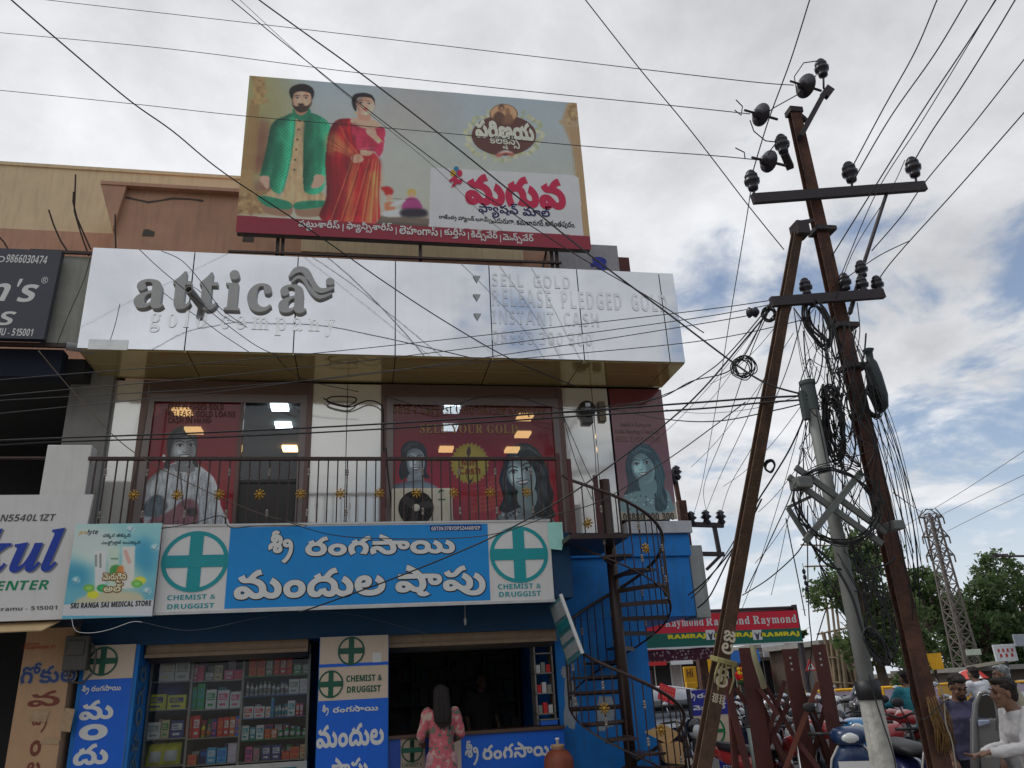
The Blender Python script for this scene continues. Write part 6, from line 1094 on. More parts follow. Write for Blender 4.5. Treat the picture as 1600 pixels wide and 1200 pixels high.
def hand(mb,wr,d,side,k,curl=.35):
    """palm, four unequal bent fingers and a thumb from the side of the palm"""
    d = Vector(d).normalized();side = Vector(side);side = (side-d*side.dot(d)).normalized();n = d.cross(side).normalized();rot = Matrix([side,d,n]).transposed()
    pc = wr+d*.045*k;mb.ell(pc,(.040*k,.055*k,.018*k),0,12,8,rot)
    for i,ln in enumerate((.068,.08,.075,.056)):
        a = pc+d*.04*k+side*(i-1.5)*.0185*k;b = a+(d*(1-curl*.4)+n*curl).normalized()*ln*.5*k;c = b+(d*(1-curl)+n*curl*1.7).normalized()*ln*.5*k;mb.tube([pc+side*(i-1.5)*.014*k,a,b,c],[.010*k,.0095*k,.0088*k,.0065*k],8)
    a = pc-side*.03*k-d*.015*k;b = a-side*.022*k+d*.03*k+n*.008*k;mb.tube([a,b,b+d*.03*k+n*.01*k],[.013*k,.0105*k,.008*k],8)
def person(loc,yaw,label,cat='person',group=None,h=1.7,skin=SKIN,shirt=None,pants=None,hair=HAIR,P=None,sleeve=1.,build=1.,head_dir=None,kurta=False,long_hair=0.,beard=False,fine=False,tail=.0):
    """x is the person's left-right, y is the way they face, z up; P overrides joints (metres at 1.70 m)"""
    t = thing('person',label,cat,loc,group);k = h/1.7;off = wloc(t);t.rotation_euler = (0,0,yaw)
    D = dict(hip=(0,0,.93),waist=(0,0,1.08),chest=(0,.01,1.27),neck=(0,.0,1.45),head=(0,.02,1.575),
             shL=(-.175,0,1.385),elL=(-.235,-.02,1.12),wrL=(-.25,.08,.89),shR=(.175,0,1.385),elR=(.235,-.02,1.12),wrR=(.25,.08,.89),
             hpL=(-.09,0,.88),knL=(-.10,.02,.50),anL=(-.10,-.02,.09),hpR=(.09,0,.88),knR=(.10,.02,.50),anR=(.10,-.02,.09))
    D.update(P or {});V = {n_:off+Vector(v)*k for n_,v in D.items()};B = build*k
    ux = (V['shR']-V['shL']).normalized();up = (V['neck']-V['hip']).normalized();uy = up.cross(ux).normalized()
    if uy.y < 0:uy = -uy
    hx = Vector((1,0,0));hy = Vector((0,1,0));sm = (V['shL']+V['shR'])/2
    def torso(mb,g,top=True,low=None):
        s = [(V['hip']-Vector((0,0,.10*k)),hx,hy,(.13+g)*B,(.10+g)*B)] if low is None else low
        s += [(V['hip'],hx,hy,(.165+g)*B,(.118+g)*B),(V['hip'].lerp(V['waist'],.7),ux,uy,(.150+g)*B,(.112+g)*B),(V['waist'].lerp(V['chest'],.4),ux,uy,(.158+g)*B,(.115+g)*B),(V['chest'],ux,uy,(.172+g)*B,(.120+g)*B)]
        if top:s += [(sm-up*.03*k,ux,uy,(.180+g)*k,(.098+g)*k),(sm+up*.015*k,ux,uy,(.155+g)*k,(.082+g)*k),(sm.lerp(V['neck'],.45)+up*.01*k,ux,uy,(.100+g*.8)*k,(.070+g*.8)*k),(V['neck'].lerp(sm,.25),ux,uy,(.066+g*.5)*k,(.062+g*.5)*k)]
        rings(mb,s)
    q = MB();torso(q,0);sgn = {'L':-1,'R':1}
    ft_ = Vector(head_dir).normalized() if head_dir else Vector((0,1,0));sd_ = ft_.cross(Vector((0,0,1))).normalized();up_ = sd_.cross(ft_).normalized();hd = V['head']
    hp = lambda x,y,z:hd+(sd_*x+ft_*y+up_*z)*k
    rot = Matrix([sd_,ft_,up_]).transposed();E = lambda x,y,z,a,b,c:q.ell(hp(x,y,z),(a*k,b*k,c*k),0,14,10,rot)
    limb(q,[V['neck']-up*.06*k,hp(0,-.015,-.03)],[.060*k,.054*k])
    E(0,-.008,.045,.076,.096,.082);E(0,.022,-.035,.058,.068,.072);E(0,.06,-.085,.030,.026,.024);E(0,.084,.045,.045,.016,.012)
    E(0,.094,-.004,.014,.020,.030);E(0,.104,-.018,.016,.014,.012)
    for s_ in (-1,1):E(.077*s_,-.008,.0,.010,.020,.032);E(.040*s_,.066,-.012,.022,.02,.022)
    for s_ in 'LR':
        limb(q,[V['sh'+s_],V['el'+s_],V['wr'+s_]],[.056*k,.041*k,.027*k]);hand(q,V['wr'+s_],V['wr'+s_]-V['el'+s_],Vector((-sgn[s_],.3,0)),k*1.05)
        limb(q,[V['hp'+s_],V['kn'+s_],V['an'+s_]],[.086*k,.057*k,.040*k]);f_ = V['an'+s_];limb(q,[f_+Vector((0,-.02,-.045))*k,f_+Vector((0,.16,-.06))*k],[.036*k,.030*k])
    melt(q.build('body',skin,t,smooth=True),.0065 if fine else .011,3)
    q = MB()
    for s_ in (-1,1):q.ell(hp(.030*s_,.083,.022),(.015*k,.008*k,.008*k),0,8,5,rot);q.ell(hp(.031*s_,.092,.052),(.022*k,.007*k,.006*k),1,8,5,rot)
    q.ell(hp(0,.088,-.052),(.024*k,.009*k,.008*k),2,8,5,rot)
    if beard:q.ell(hp(0,.060,-.070),(.050*k,.036*k,.036*k),1,12,8,rot);q.ell(hp(0,.094,-.036),(.030*k,.010*k,.007*k),1,8,5,rot)
    q.build('face',[EYE,hair,LIP],t,smooth=True)
    q = MB();q.ell(hp(0,-.030,.062),(.084*k,.096*k,.084*k),0,18,12,rot);q.ell(hp(0,.045,.112),(.062*k,.045*k,.030*k),0,14,8,rot);q.ell(hp(0,-.065,.0),(.072*k,.055*k,.075*k),0,14,8,rot)
    if long_hair:
        for s_ in (-.04,0,.04):limb(q,[hp(s_,-.07,.06),hp(s_*1.3,-.10,-.06),hp(s_*1.5,-.13,-.20),hp(s_*1.2,-.14,-.2-long_hair*.6),hp(s_*.6+.01,-.13,-.2-long_hair)],[.06*k,.055*k,.052*k,.045*k,.015*k])
    rh = random.Random(int(abs(loc[0])*97)+5)
    if long_hair:
        for _ in range(26):x = rh.uniform(-.07,.07);limb(q,[hp(x*.6,-.085,.09),hp(x*1.3,-.125,-.05),hp(x*1.6,-.165+abs(x)*.4,-.2),hp(x*1.2+rh.uniform(-.03,.03),-.165,-.25-long_hair*rh.uniform(.3,1.1))],[.012*k,.014*k,.013*k,.006*k])
    else:
        for _ in range(70):
            d = Vector((rh.gauss(0,1),rh.gauss(0,1)-.3,abs(rh.gauss(0,1))+.1)).normalized();q.ell(hp(d.x*.082,-.028+d.y*.09,.062+d.z*.08),(.014*k,.018*k,.012*k),0,7,5,rot)
    melt(q.build('hair',hair,t,smooth=True),.0065,1)
    if shirt:
        q = MB();g = .020;z0 = V['hip']-Vector((0,0,(.06+tail)*k))
        low = [(z0,hx,hy,(.172+g)*B,(.128+g)*B)]
        if kurta:low = [(Vector((V['hip'].x,V['hip'].y,off.z+.30*k)),hx,hy,.27*B,.20*B),(Vector((V['hip'].x,V['hip'].y,off.z+.60*k)),hx,hy,.235*B,.17*B),(V['hip']-Vector((0,0,.10*k)),hx,hy,.205*B,.145*B)]
        torso(q,g,True,low)
        for s_ in 'LR':
            el,sh,wr = V['el'+s_],V['sh'+s_],V['wr'+s_]
            if sleeve <= .6:limb(q,[sh,sh.lerp(el,.8)],[.074*k,.064*k])
            else:limb(q,[sh,el,el.lerp(wr,sleeve*.9)],[.072*k,.056*k,.042*k])
        melt(q.build('shirt' if not kurta else 'kurta',shirt,t,smooth=True),.010,3,.035)
    if pants:
        q = MB();rings(q,[(V['hip']-Vector((0,0,.12*k)),hx,hy,.15*B,.115*B),(V['hip'],hx,hy,.178*B,.13*B),(V['waist'].lerp(V['hip'],.4),hx,hy,.165*B,.125*B)])
        for s_ in 'LR':limb(q,[V['hp'+s_],V['kn'+s_],V['an'+s_]],[.104*k,.078*k,.066*k])
        melt(q.build('trousers',pants,t,smooth=True),.012,3,.03)
    return t

# ================================================================== SHOWCASE AND COUNTER
ALU = mat('old_aluminium',(.30,.28,.25),rough=.5,metal=.4,var=.2);WOODB = mat('brown_counter',(.10,.05,.03),rough=.4,coat=.3)
HY = 11.2
sx0,sx1 = -2.61,-.65;zs0 = onY(350,1194,HY).z;zs1 = onY(350,1027,HY).z
sh = thing('showcase','glass fronted wall showcase of medicine packs between the two pillar signs','showcase',((sx0+sx1)/2,HY,.14))
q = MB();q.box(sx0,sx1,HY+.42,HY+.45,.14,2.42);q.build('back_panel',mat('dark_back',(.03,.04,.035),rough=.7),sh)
q = MB();q.box(sx0,sx1,HY-.03,HY+.42,.14,zs0-.02);q.build('base',plain('base_cream',(180,178,168),1.2,rough=.5,streak=.2),sh)
q = MB();q.box(sx0+.9,sx1-.12,HY-.04,HY-.03,.3,zs0-.08);q.build('base_panel',plain('teal_panel',(20,110,130),1.2,rough=.4),sh)
V1 = onY(300,1060,HY).x;V2 = onY(380,1060,HY).x
for x in (sx0+.02,V1,V2,sx1-.02):q = MB();q.box(x-.013,x+.013,HY-.01,HY+.42,zs0-.02,zs1+.12);q.build('upright',ALU,sh)
kp = lambda cx,cy:(200+cx/5.3333,1000+cy/5.3333)
lev = {}
SHG = mat('shelf_edge',(.28,.27,.23),rough=.4,metal=.2)
for bay,(xa,xb,ls,mm) in enumerate(((sx0+.03,V1-.013,(345,580,822,1048),SHG),(V1+.013,V2-.013,(335,572,808,1030),SHG),(V2+.013,sx1-.03,(292,455,640,818,1000),None))):
    for i,cy in enumerate(ls):
        z = onY(*kp((300,740,1240)[bay],cy),HY).z;lev[(bay,i)] = z
        m_ = mm or (mat('shelf_green',(.03,.22,.08),rough=.4) if i in (0,3) else mat('shelf_blue',(.04,.10,.30),rough=.4) if i in (1,2) else SHG)
        q = MB();q.box(xa,xb,HY,HY+.42,z-.014,z);q.build('shelf',m_,sh)
q = MB();q.box(sx0,sx1,HY-.022,HY-.016,zs0,zs1+.1);q.build('pane',glass_mat(),sh)
# rolled shutters over both openings
for lab,xa,xb in (('rolled up shutter box over the showcase',sx0+.02,sx1-.02),('rolled up shutter box over the counter opening',.32,2.55)):
    t = thing('shutter',lab,'shutter',((xa+xb)/2,10.9,2.2));q = MB();q.box(xa,xb,10.78,10.86,2.17,2.30);q.box(xa,xb,10.74,10.78,2.15,2.19);q.build('bottom_bar',plain('shutter_tan',(150,128,104),1.2,rough=.6,streak=.3),t)
    q = MB();q.lathe([(.11,0),(.11,xb-xa-.02)],(xa+.01,10.98,2.20),(1,0,0),16);q.build('roll',plain('shutter_steel',(96,92,86),1.1,rough=.5,metal=.4),t,smooth=True)

PK = {}
def pmat(c):
    key = 'pack_%d_%d_%d' % c
    return mat(key,tuple(min(.7,x*1.5) for x in lin(c)),rough=.4,var=.1,scale=20)
names = {}
cname = lambda c:names.get(c,'plain')
def pack(bay,shelf,cx0,cx1,cy0,c,c2=None,kind='carton',col='white',lab=None,dep=.05,cy1=None):
    z = lev[(bay,shelf)];y = HY+dep;a = onY(*kp(cx0,cy0),y);b_ = onY(*kp(cx1,cy0),y);xa,xb = a.x,b_.x;h_ = max(.05,a.z-z)
    if cy1:z = onY(*kp(cx0,cy1),y).z;h_ = a.z-z
    m1,m2 = pmat(c),pmat(c2 or (225,225,220));q = MB();w_ = xb-xa
    if kind == 'carton':
        q.box(xa,xb-.004,y,y+.12,z,z+h_,0);q.box(xa+w_*.12,xb-w_*.16,y-.002,y+.01,z+h_*.45,z+h_*.82,1);q.box(xa+w_*.2,xb-w_*.3,y-.002,y+.01,z+h_*.15,z+h_*.28,1)
        for f_ in (.52,.62,.70):q.box(xa+w_*.18,xb-w_*(.22+.2*(f_ > .6)),y-.003,y,z+h_*f_,z+h_*(f_+.045),0)
    elif kind == 'bottle':
        r_ = w_*.46;x = (xa+xb)/2;q.lathe([(r_,0),(r_,h_*.68),(r_*.5,h_*.78),(r_*.45,h_*.82)],(x,y+r_,z),(0,0,1),12,0);q.lathe([(r_*.55,0),(r_*.55,h_*.18)],(x,y+r_,z+h_*.82),(0,0,1),12,1);q.lathe([(r_*1.02,0),(r_*1.02,h_*.35)],(x,y+r_,z+h_*.18),(0,0,1),12,1)
    elif kind == 'pouch':
        n = 7;vs = [];tl = (cx0 % 5-2)*.09
        for s_ in (0,1):
            for i in range(n):
                for j in range(n):
                    u,v = i/(n-1),j/(n-1);bul = .09*math.sin(math.pi*u)*math.sin(math.pi*v);vs.append((xa+u*w_+tl*v*h_+(.5-u)*.12*w_*v,y+.06+(bul if s_ else -bul),z+v*h_))
        fs = [(i*n+j,(i+1)*n+j,(i+1)*n+j+1,i*n+j+1) for i in range(n-1) for j in range(n-1)]
        q.add(vs[:n*n],[f for f in fs],0);q.add(vs[n*n:],[f[::-1] for f in fs],0);q.m = [1 if (k % 36)//6 in (1,2,3,4) and (k % 6) in (1,2,3) and k < 36 else 0 for k in range(len(q.f))]
    o = q.build({'carton':'medicine_carton','bottle':'medicine_bottle','pouch':'food_pouch'}[kind],[m1,m2],None,smooth=kind != 'carton')
    return tag(o,lab,{'carton':'carton','bottle':'bottle','pouch':'pouch'}[kind],'packs on the showcase shelves')
BAY = ('pier','centre','pillar');SHF = ('top','second','third','fourth','bottom')
W_,Y_,N_,G_,P_,O_,R_,B_,LB,LI,TE,GR,BE = (214,212,200),(214,180,50),(40,44,110),(30,130,70),(206,70,110),(226,96,44),(210,40,40),(30,90,190),(50,140,210),(180,160,200),(40,130,140),(120,124,116),(176,160,126)
CN = {W_:'white',Y_:'yellow',N_:'navy',G_:'green',P_:'pink',O_:'orange',R_:'red',B_:'blue',LB:'sky blue',LI:'lilac',TE:'teal',GR:'grey',BE:'beige'}
ITEMS = [(0,0,[(112,215,220,BE,W_),(272,398,178,W_,BE),(402,525,180,W_,GR)]),
 (0,1,[(150,325,458,Y_,N_),(335,490,462,Y_,N_)]),(0,2,[(45,150,706,GR,Y_),(165,278,690,W_,GR),(284,352,668,BE,G_),(358,474,672,N_,W_)]),
 (1,0,[(540,588,212,P_,W_),(590,640,212,P_,R_),(645,722,268,GR,W_),(728,796,210,BE,GR),(806,884,250,P_,W_),(888,972,250,P_,R_)]),
 (1,1,[(532,580,392,G_,TE),(585,650,366,G_,TE),(656,742,416,W_,G_),(752,850,420,W_,P_),(856,945,432,W_,P_)]),
 (1,2,[(488,545,640,R_,O_),(548,608,632,R_,W_),(702,745,660,N_,P_),(750,800,650,R_,O_),(803,848,644,R_,W_),(852,900,640,O_,W_),(902,938,632,B_,O_)]),
 (1,3,[(498,574,958,O_,R_),(662,738,900,LB,W_),(746,828,902,LB,B_),(838,912,862,LI,W_)]),
 (2,0,[(1015,1080,142,O_,R_),(1084,1150,145,O_,R_),(1156,1212,156,GR,W_),(1220,1270,150,R_,O_),(1274,1324,150,R_,W_),(1328,1374,146,R_,O_),(1384,1450,196,G_,W_),(1456,1520,200,GR,W_)]),
 (2,1,[(1344,1430,328,W_,GR),(1434,1518,322,W_,LI)]),(2,2,[(962,1050,556,W_,R_),(1054,1142,556,W_,R_),(1148,1190,556,W_,O_),(1196,1222,480,TE,B_),(1334,1396,506,W_,TE),(1402,1430,530,R_,W_),(1434,1462,530,P_,W_)]),
 (2,3,[(950,1012,716,W_,TE),(1018,1066,728,TE,W_),(1072,1136,712,W_,TE),(1142,1190,742,O_,R_),(1194,1244,744,O_,W_)]),
 (2,4,[(982,1040,892,P_,N_),(1046,1100,900,GR,P_),(1120,1192,880,N_,W_),(1200,1276,876,N_,W_),(1282,1350,930,R_,O_),(1354,1430,892,O_,R_),(1436,1500,872,BE,O_)])]
ORD = ('first','second','third','fourth','fifth','sixth','seventh','eighth','ninth','tenth')
for bay,s_,L_ in ITEMS:
    for i,(a,b_,t_,c,c2) in enumerate(L_):
        pack(bay,s_,a,b_,t_,c,c2,lab='%s carton with %s label, %s from the pier, %s shelf, %s bay' % (CN[c],CN[c2],ORD[i],SHF[s_],BAY[bay]))
pack(0,1,240,505,356,N_,N_,'pouch',lab='big dark navy bag behind the yellow cartons in the pier bay',dep=.2)
for i,(a,b_,t_) in enumerate(((5,135,908),(148,300,876),(268,438,862))):pack(0,3,a,b_,t_,Y_,W_,'pouch',lab='yellow and white food pouch, %s from the pier on the bottom shelf' % ORD[i],dep=.04+.03*i)
for i,(a,b_,t_,c) in enumerate(((612,648,692,Y_),(655,698,704,GR))):pack(1,2,a,b_,t_,c,O_,'bottle',lab='%s bottle between the red and purple cartons in the centre bay' % ('gold' if c is Y_ else 'grey'))
for i in range(10):x = 984+36*i;pack(2,1,x,x+31,345+(i*37 % 5)*7-(25 if i == 4 else 0),W_,GR,'bottle',lab='small white bottle, %s of ten from the pier on the pillar bay shelf' % ORD[i])
for i in range(4):x = 1230+26*i;pack(2,2,x,x+23,548-(i % 2)*12,W_,TE,'bottle',lab='slim white bottle, %s of four on the blue shelf of the pillar bay' % ORD[i])
for i in range(5):x = 1252+50*i;pack(2,3,x,x+40,735-(i*3 % 4)*8,G_,W_,'bottle',lab='green bottle, %s of five on the green shelf of the pillar bay' % ORD[i])

rr = random.Random(31)
for bay,(xa,xb) in enumerate(((sx0+.05,V1-.03),(V1+.03,V2-.03),(V2+.03,sx1-.05))):        # a second, uneven row behind
    for s_ in range(4 if bay < 2 else 5):
        x = xa+rr.uniform(0,.06);i = 0;z = lev[(bay,s_)]
        while x < xb-.09 and i < 8:
            w_ = rr.uniform(.055,.12);h_ = rr.uniform(.12,.26) if bay < 2 else rr.uniform(.10,.17);c = rr.choice((W_,BE,GR,N_,G_,TE,W_,LI,P_));c2 = rr.choice((W_,R_,B_,TE));q = MB()
            q.box(x,x+w_-.004,HY+.24,HY+.36,z,z+h_,0);q.box(x+.008,x+w_-.012,HY+.238,HY+.25,z+h_*.5,z+h_*.8,1);o = q.build('medicine_carton',[pmat(c),pmat(c2)])
            tag(o,'%s carton with %s band, back row, %s from the pier, %s shelf, %s bay' % (CN[c],CN[c2],ORD[i],SHF[s_],BAY[bay]),'carton','packs on the showcase shelves');x += w_+rr.uniform(0,.05);i += 1
# counter and dim interior
CYT = 10.72
t = thing('counter','blue shop counter with white lettering and a brown top','counter',(1.45,CYT,.14));zc = onY(750,1143,CYT).z
q = MB();q.box(.33,2.55,CYT,CYT+.05,.14,zc-.03);q.build('front_panel',ROYAL,t)
q = MB();q.box(.31,2.56,CYT-.04,CYT+.5,zc-.03,zc+.012);q.build('top',WOODB,t,bevel=.006)
q = MB();q.box(.33,.95,CYT-.012,CYT,.2,zc-.05);q.build('glass_sheet',glass_mat(),t)
f = wall(CYT);q = MB();c = onY(644,1172,CYT);a,d = onY(626,1225,CYT),onY(664,1150,CYT);q.box(a.x,d.x,CYT-.005,CYT,.2,d.z);q.build('notice',CREAM,t)
q = MB();emblem(q,f,c.x,c.z,.135,.14,.007,0,1);ink(q,fitpx('CHEMIST &','I',CYT,(628,1199),(659,1191)),f,.007,0);q.build('emblem',[GREEN,CREAM],t)
a,d = onY(702,1225,CYT),onY(720,1153,CYT);q = MB();q.box(a.x,d.x,CYT-.005,CYT,.2,d.z);q.build('notice',CREAM,t)
q = MB();ink(q,fitpx('శ్రీ','T',CYT,(727,1197),(747,1156),bold=.01),f,.006);ink(q,fitpx('రంగసాయి','T',CYT,(754,1188),(866,1155),bold=.01),f,.006);q.build('shop_name',INKW,t)
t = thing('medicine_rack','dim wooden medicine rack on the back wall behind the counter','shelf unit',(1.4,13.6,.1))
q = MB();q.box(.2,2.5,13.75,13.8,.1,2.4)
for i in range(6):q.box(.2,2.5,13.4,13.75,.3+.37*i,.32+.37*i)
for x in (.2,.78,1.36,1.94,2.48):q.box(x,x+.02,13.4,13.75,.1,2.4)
q.build('frame',mat('shaded_wood',(.09,.085,.075),rough=.7),t)  # rack wood darkened in its colour to paint in the shop's shade
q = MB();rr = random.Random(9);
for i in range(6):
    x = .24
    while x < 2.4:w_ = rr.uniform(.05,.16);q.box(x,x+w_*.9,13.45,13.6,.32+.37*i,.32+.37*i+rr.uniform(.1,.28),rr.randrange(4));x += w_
q.build('stock',[mat('shaded_stock_%d' % i_,c,rough=.7) for i_,c in enumerate(((.08,.075,.065),(.05,.05,.05),(.07,.055,.04),(.03,.055,.06)))],t,kind='stuff')  # stock colours darkened to stand in for the dimness of the deep shop
t = thing('side_rack','narrow rack with small goods by the blue wall end of the counter','shelf unit',(2.4,11.0,1.1))
q = MB()
for x in (2.26,2.5):q.box(x,x+.02,10.95,11.2,zc+.02,2.15)
for z in (1.25,1.5,1.75,2.0):q.box(2.26,2.52,10.95,11.2,z,z+.015)
q.build('frame',ALU,t);q = MB()
for i,z in enumerate((1.265,1.515,1.765)):
    for k_ in range(3):q.box(2.29+.07*k_,2.345+.07*k_,10.98,11.1,z,z+.1+.03*(k_ % 2),(i+k_) % 3)
q.build('goods',[pmat(c) for c in (GR,R_,W_)],t)
t = thing('plastic_tray','small blue plastic tray with grey rim by the side rack','tray',(2.4,10.85,zc+.03));q = MB();q.box(2.28,2.5,10.80,11.0,zc+.02,zc+.08,0);q.box(2.265,2.515,10.79,11.01,zc+.08,zc+.095,1);q.build('tray',[pmat(B_),ALU],t,bevel=.005)
# a thin tube lamp cap hanging from the balcony
p = onY(727,974,10.5);t = thing('hanging_bulb','small white bulb hanging under the balcony above the counter','light bulb',p);q = MB();q.lathe([(.006,.26),(.006,.07),(.016,.06),(.018,.03),(.012,-.02)],p,(0,0,1),10);q.build('bulb',INKW,t,smooth=True)
# customer and shopkeeper
FLOR = mat('pink_floral',(.5,.10,.13),rough=.8)
_t = FLOR.node_tree;_n = _t.nodes;_vo = _n.new('ShaderNodeTexVoronoi');_vo.inputs['Scale'].default_value = 17;_tc = _n.new('ShaderNodeTexCoord');_t.links.new(_tc.outputs['Object'],_vo.inputs['Vector'])
_nz = _n.new('ShaderNodeTexNoise');_nz.inputs['Scale'].default_value = 9;_nz.inputs['Detail'].default_value = 4;_t.links.new(_tc.outputs['Object'],_nz.inputs['Vector'])
_cr = _n.new('ShaderNodeValToRGB');_t.links.new(_nz.outputs['Fac'],_cr.inputs[0]);_e = _cr.color_ramp.elements;_e[0].position = .36;_e[0].color = (.16,.17,.13,1);_e[1].position = .66;_e[1].color = (.62,.45,.38,1)
for p_,c_ in ((.44,(.58,.13,.16,1)),(.52,(.60,.16,.19,1)),(.56,(.55,.36,.30,1))):_x = _e.new(p_);_x.color = c_
_cr.color_ramp.interpolation = 'CONSTANT';_t.links.new(_cr.outputs[0],_n['Principled BSDF'].inputs['Base Color'])
p = onY(688,1090,10.32)
person((p.x,10.30,.02),R(4),'woman with long black hair in a pink floral kurta, seen from behind at the counter',h=1.64,shirt=FLOR,kurta=True,pants=mat('pale_pink_cloth',(.55,.32,.32),rough=.8),long_hair=.14,sleeve=.9,fine=True,
       P=dict(elL=(-.245,.0,1.13),wrL=(-.20,.20,1.06),elR=(.245,.0,1.13),wrR=(.20,.20,1.06)),build=.9)
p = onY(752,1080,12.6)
person((p.x,12.6,.1),R(200),'shopkeeper in a shade-darkened brown shirt standing in the dim shop behind the counter',h=1.74,shirt=mat('shaded_brown_cloth',(.03,.024,.022),rough=.9),pants=mat('dark_cloth',(.02,.02,.025),rough=.9),sleeve=.5,skin=mat('shaded_skin',(.10,.055,.035),rough=.6))  # shirt and skin tones darkened, the shade of the shop is painted in
# gas cylinder in front of the counter end
p = onY(873,1190,10.0);t = thing('gas_cylinder','rusty orange gas cylinder with a white valve standing by the counter end','gas cylinder',(p.x,10.0,.0));zc_ = onY(873,1162,10.0).z
q = MB();q.lathe([(.17,0),(.175,.03),(.175,zc_-.20),(.165,zc_-.14),(.12,zc_-.08),(.075,zc_-.06)],(p.x,10.0,0),(0,0,1),24);q.build('body',plain('gas_orange',(140,70,46),1.0,rough=.55,streak=.5),t,smooth=True)
q = MB();q.lathe([(.078,0),(.075,.03),(.08,.035),(.08,.05),(.07,.055)],(p.x,10.0,zc_-.06),(0,0,1),20);q.build('collar',plain('collar_tan',(170,140,110),1.2,rough=.6),t,smooth=True)
q = MB();q.lathe([(.018,0),(.018,.05),(.024,.05),(.024,.075)],(p.x,10.0,zc_-.01),(0,0,1),12);q.build('valve',INKW,t,smooth=True)

# ================================================================== SPIRAL STAIR
YS = 10.22;xc = onY(961,930,YS).x;RS = .70
ss = thing('spiral_staircase','rusty brown iron spiral staircase climbing the blue wall to the balcony','spiral staircase',(xc,YS,0))
ztop = onY(940,750,YS).z
q = MB();q.tube([(xc,YS,.0),(xc,YS,ztop)],.072,14);q.build('centre_pole',IRON,ss,smooth=True)
q = MB();q.beam((xc-.14,YS-.05,ztop-.75),(xc-.14,YS-.05,ztop+.05),.06,.04);q.build('top_post',REDIRON,ss)
zf = onY(939,781,YS-RS).z;pitch = zf-onY(977,1066,YS-RS).z
def hp_(th,r=RS,dz=0.):return Vector((xc+r*math.sin(th),YS-r*math.cos(th),zf-pitch*th/(2*math.pi)+dz))
TH0,TH1 = -.95,4.15*math.pi
hr = [hp_(TH0+(TH1-TH0)*i/110) for i in range(111)]
q = MB();q.tube([hr[0]+Vector((-.12,.02,.08))]+hr,.022,8);q.build('handrail',IRON,ss,smooth=True)
q = MB();q.tube([hp_(TH0+(TH1-TH0)*i/110,RS,-.86) for i in range(111)],.012,5);q.build('stringer',IRON,ss)
nst = 15;dth = 2*math.pi/12.5
th = TH0+.5
i = 0
while th < TH1-.05:
    z = hp_(th,0,-.84).z;q = MB();a0,a1 = th,th+dth*1.05
    P4 = lambda a,r,zz_:(xc+r*math.sin(a),YS-r*math.cos(a),zz_)
    pts = [P4(a0,.07,z),P4(a0,RS-.01,z),P4((a0+a1)/2,RS+.01,z),P4(a1,RS-.01,z),P4(a1,.07,z)]
    if z > .05:q.prism(pts,(0,0,-.03));q.beam(P4(a0,.05,z-.03),P4(a0,RS-.02,z-.03),.03,.05);q.build('tread',IRON,ss)
    for kx in (.08,.42,.75):
        a = th+dth*kx;h0,h1 = hp_(a,RS,-.86),hp_(a,RS,-.015)
        if h0.z < .02:continue
        q = MB();q.tube([h0,h1],.0085,6)
        if (i*3+int(kx*3)) % 4 == 0:
            for f_ in (.25,.72):q.lathe([(.008,-.05),(.02,-.03),(.012,-.012),(.026,0),(.012,.012),(.02,.03),(.008,.05)],h0.lerp(h1,f_),(0,0,1),8,1)
        q.build('baluster',[IRON,PEWT],ss)
    th += dth;i += 1
for k in range(7):
    a = TH0+(.62+k*.0)*0+k*(.5-TH0-.02)/7;h1 = hp_(a,RS,-.015);q = MB();q.tube([Vector((h1.x,h1.y,3.30)),h1],.0085,6);q.build('baluster',IRON,ss)
for u in (-1,1):q = MB();q.box(2.56+.012*u-.02,2.60,YS-.70,YS-.66,3.3,4.30);q.build('landing_post',REDIRON,ss) if u > 0 else None
# landing between stair and balcony
q = MB();q.box(2.5,xc+.02,YS-.72,YS+.6,3.27,3.33);q.build('landing',IRON,ss)
for u,v in ((914,829),(1003,863),(942,1108),(1031,979),(1032,1143)):
    th_ = None;best = 1e9
    for k in range(400):
        a = TH0+(TH1-TH0)*k/400
        for dz in (-.4,-.45,-.5):
            p = hp_(a,RS+.015,dz);c = CM.T @ (np.array(p)-np.array([0,0,CAMZ]));e_ = math.hypot(800+F*c[0]/-c[2]-u,600-F*c[1]/-c[2]-v)
            if e_ < best and p.y < YS+.05:best,th_,dz_ = e_,a,dz
    p = hp_(th_,RS+.018,dz_);q = MB();rosette(q,p,.062,Vector((math.sin(th_),-math.cos(th_),0)));q.build('rosette',BRASS,ss,smooth=True)
# red square notice wired to the handrail
c = onY(1042,1084,YS-RS*.6);t = thing('red_notice','small tilted red notice with faint yellow writing wired to the stair rail','notice',c)
fr_ = Frame(c,(.92,0,-.38),(.30,.2,.75));q = MB();ink(q,[rect(-.105,-.10,.105,.10)],fr_,.0,0,.004);q.build('plate',plain('notice_red',(190,34,44),1.3,rough=.5),t)
q = MB()
for i in range(3):q2 = fit('- - - - -','I',-.08,.05-.05*i,.08,.06-.05*i);ink(q,q2,fr_,.003)
q.build('writing',plain('notice_ochre',(214,130,70),1.2),t)
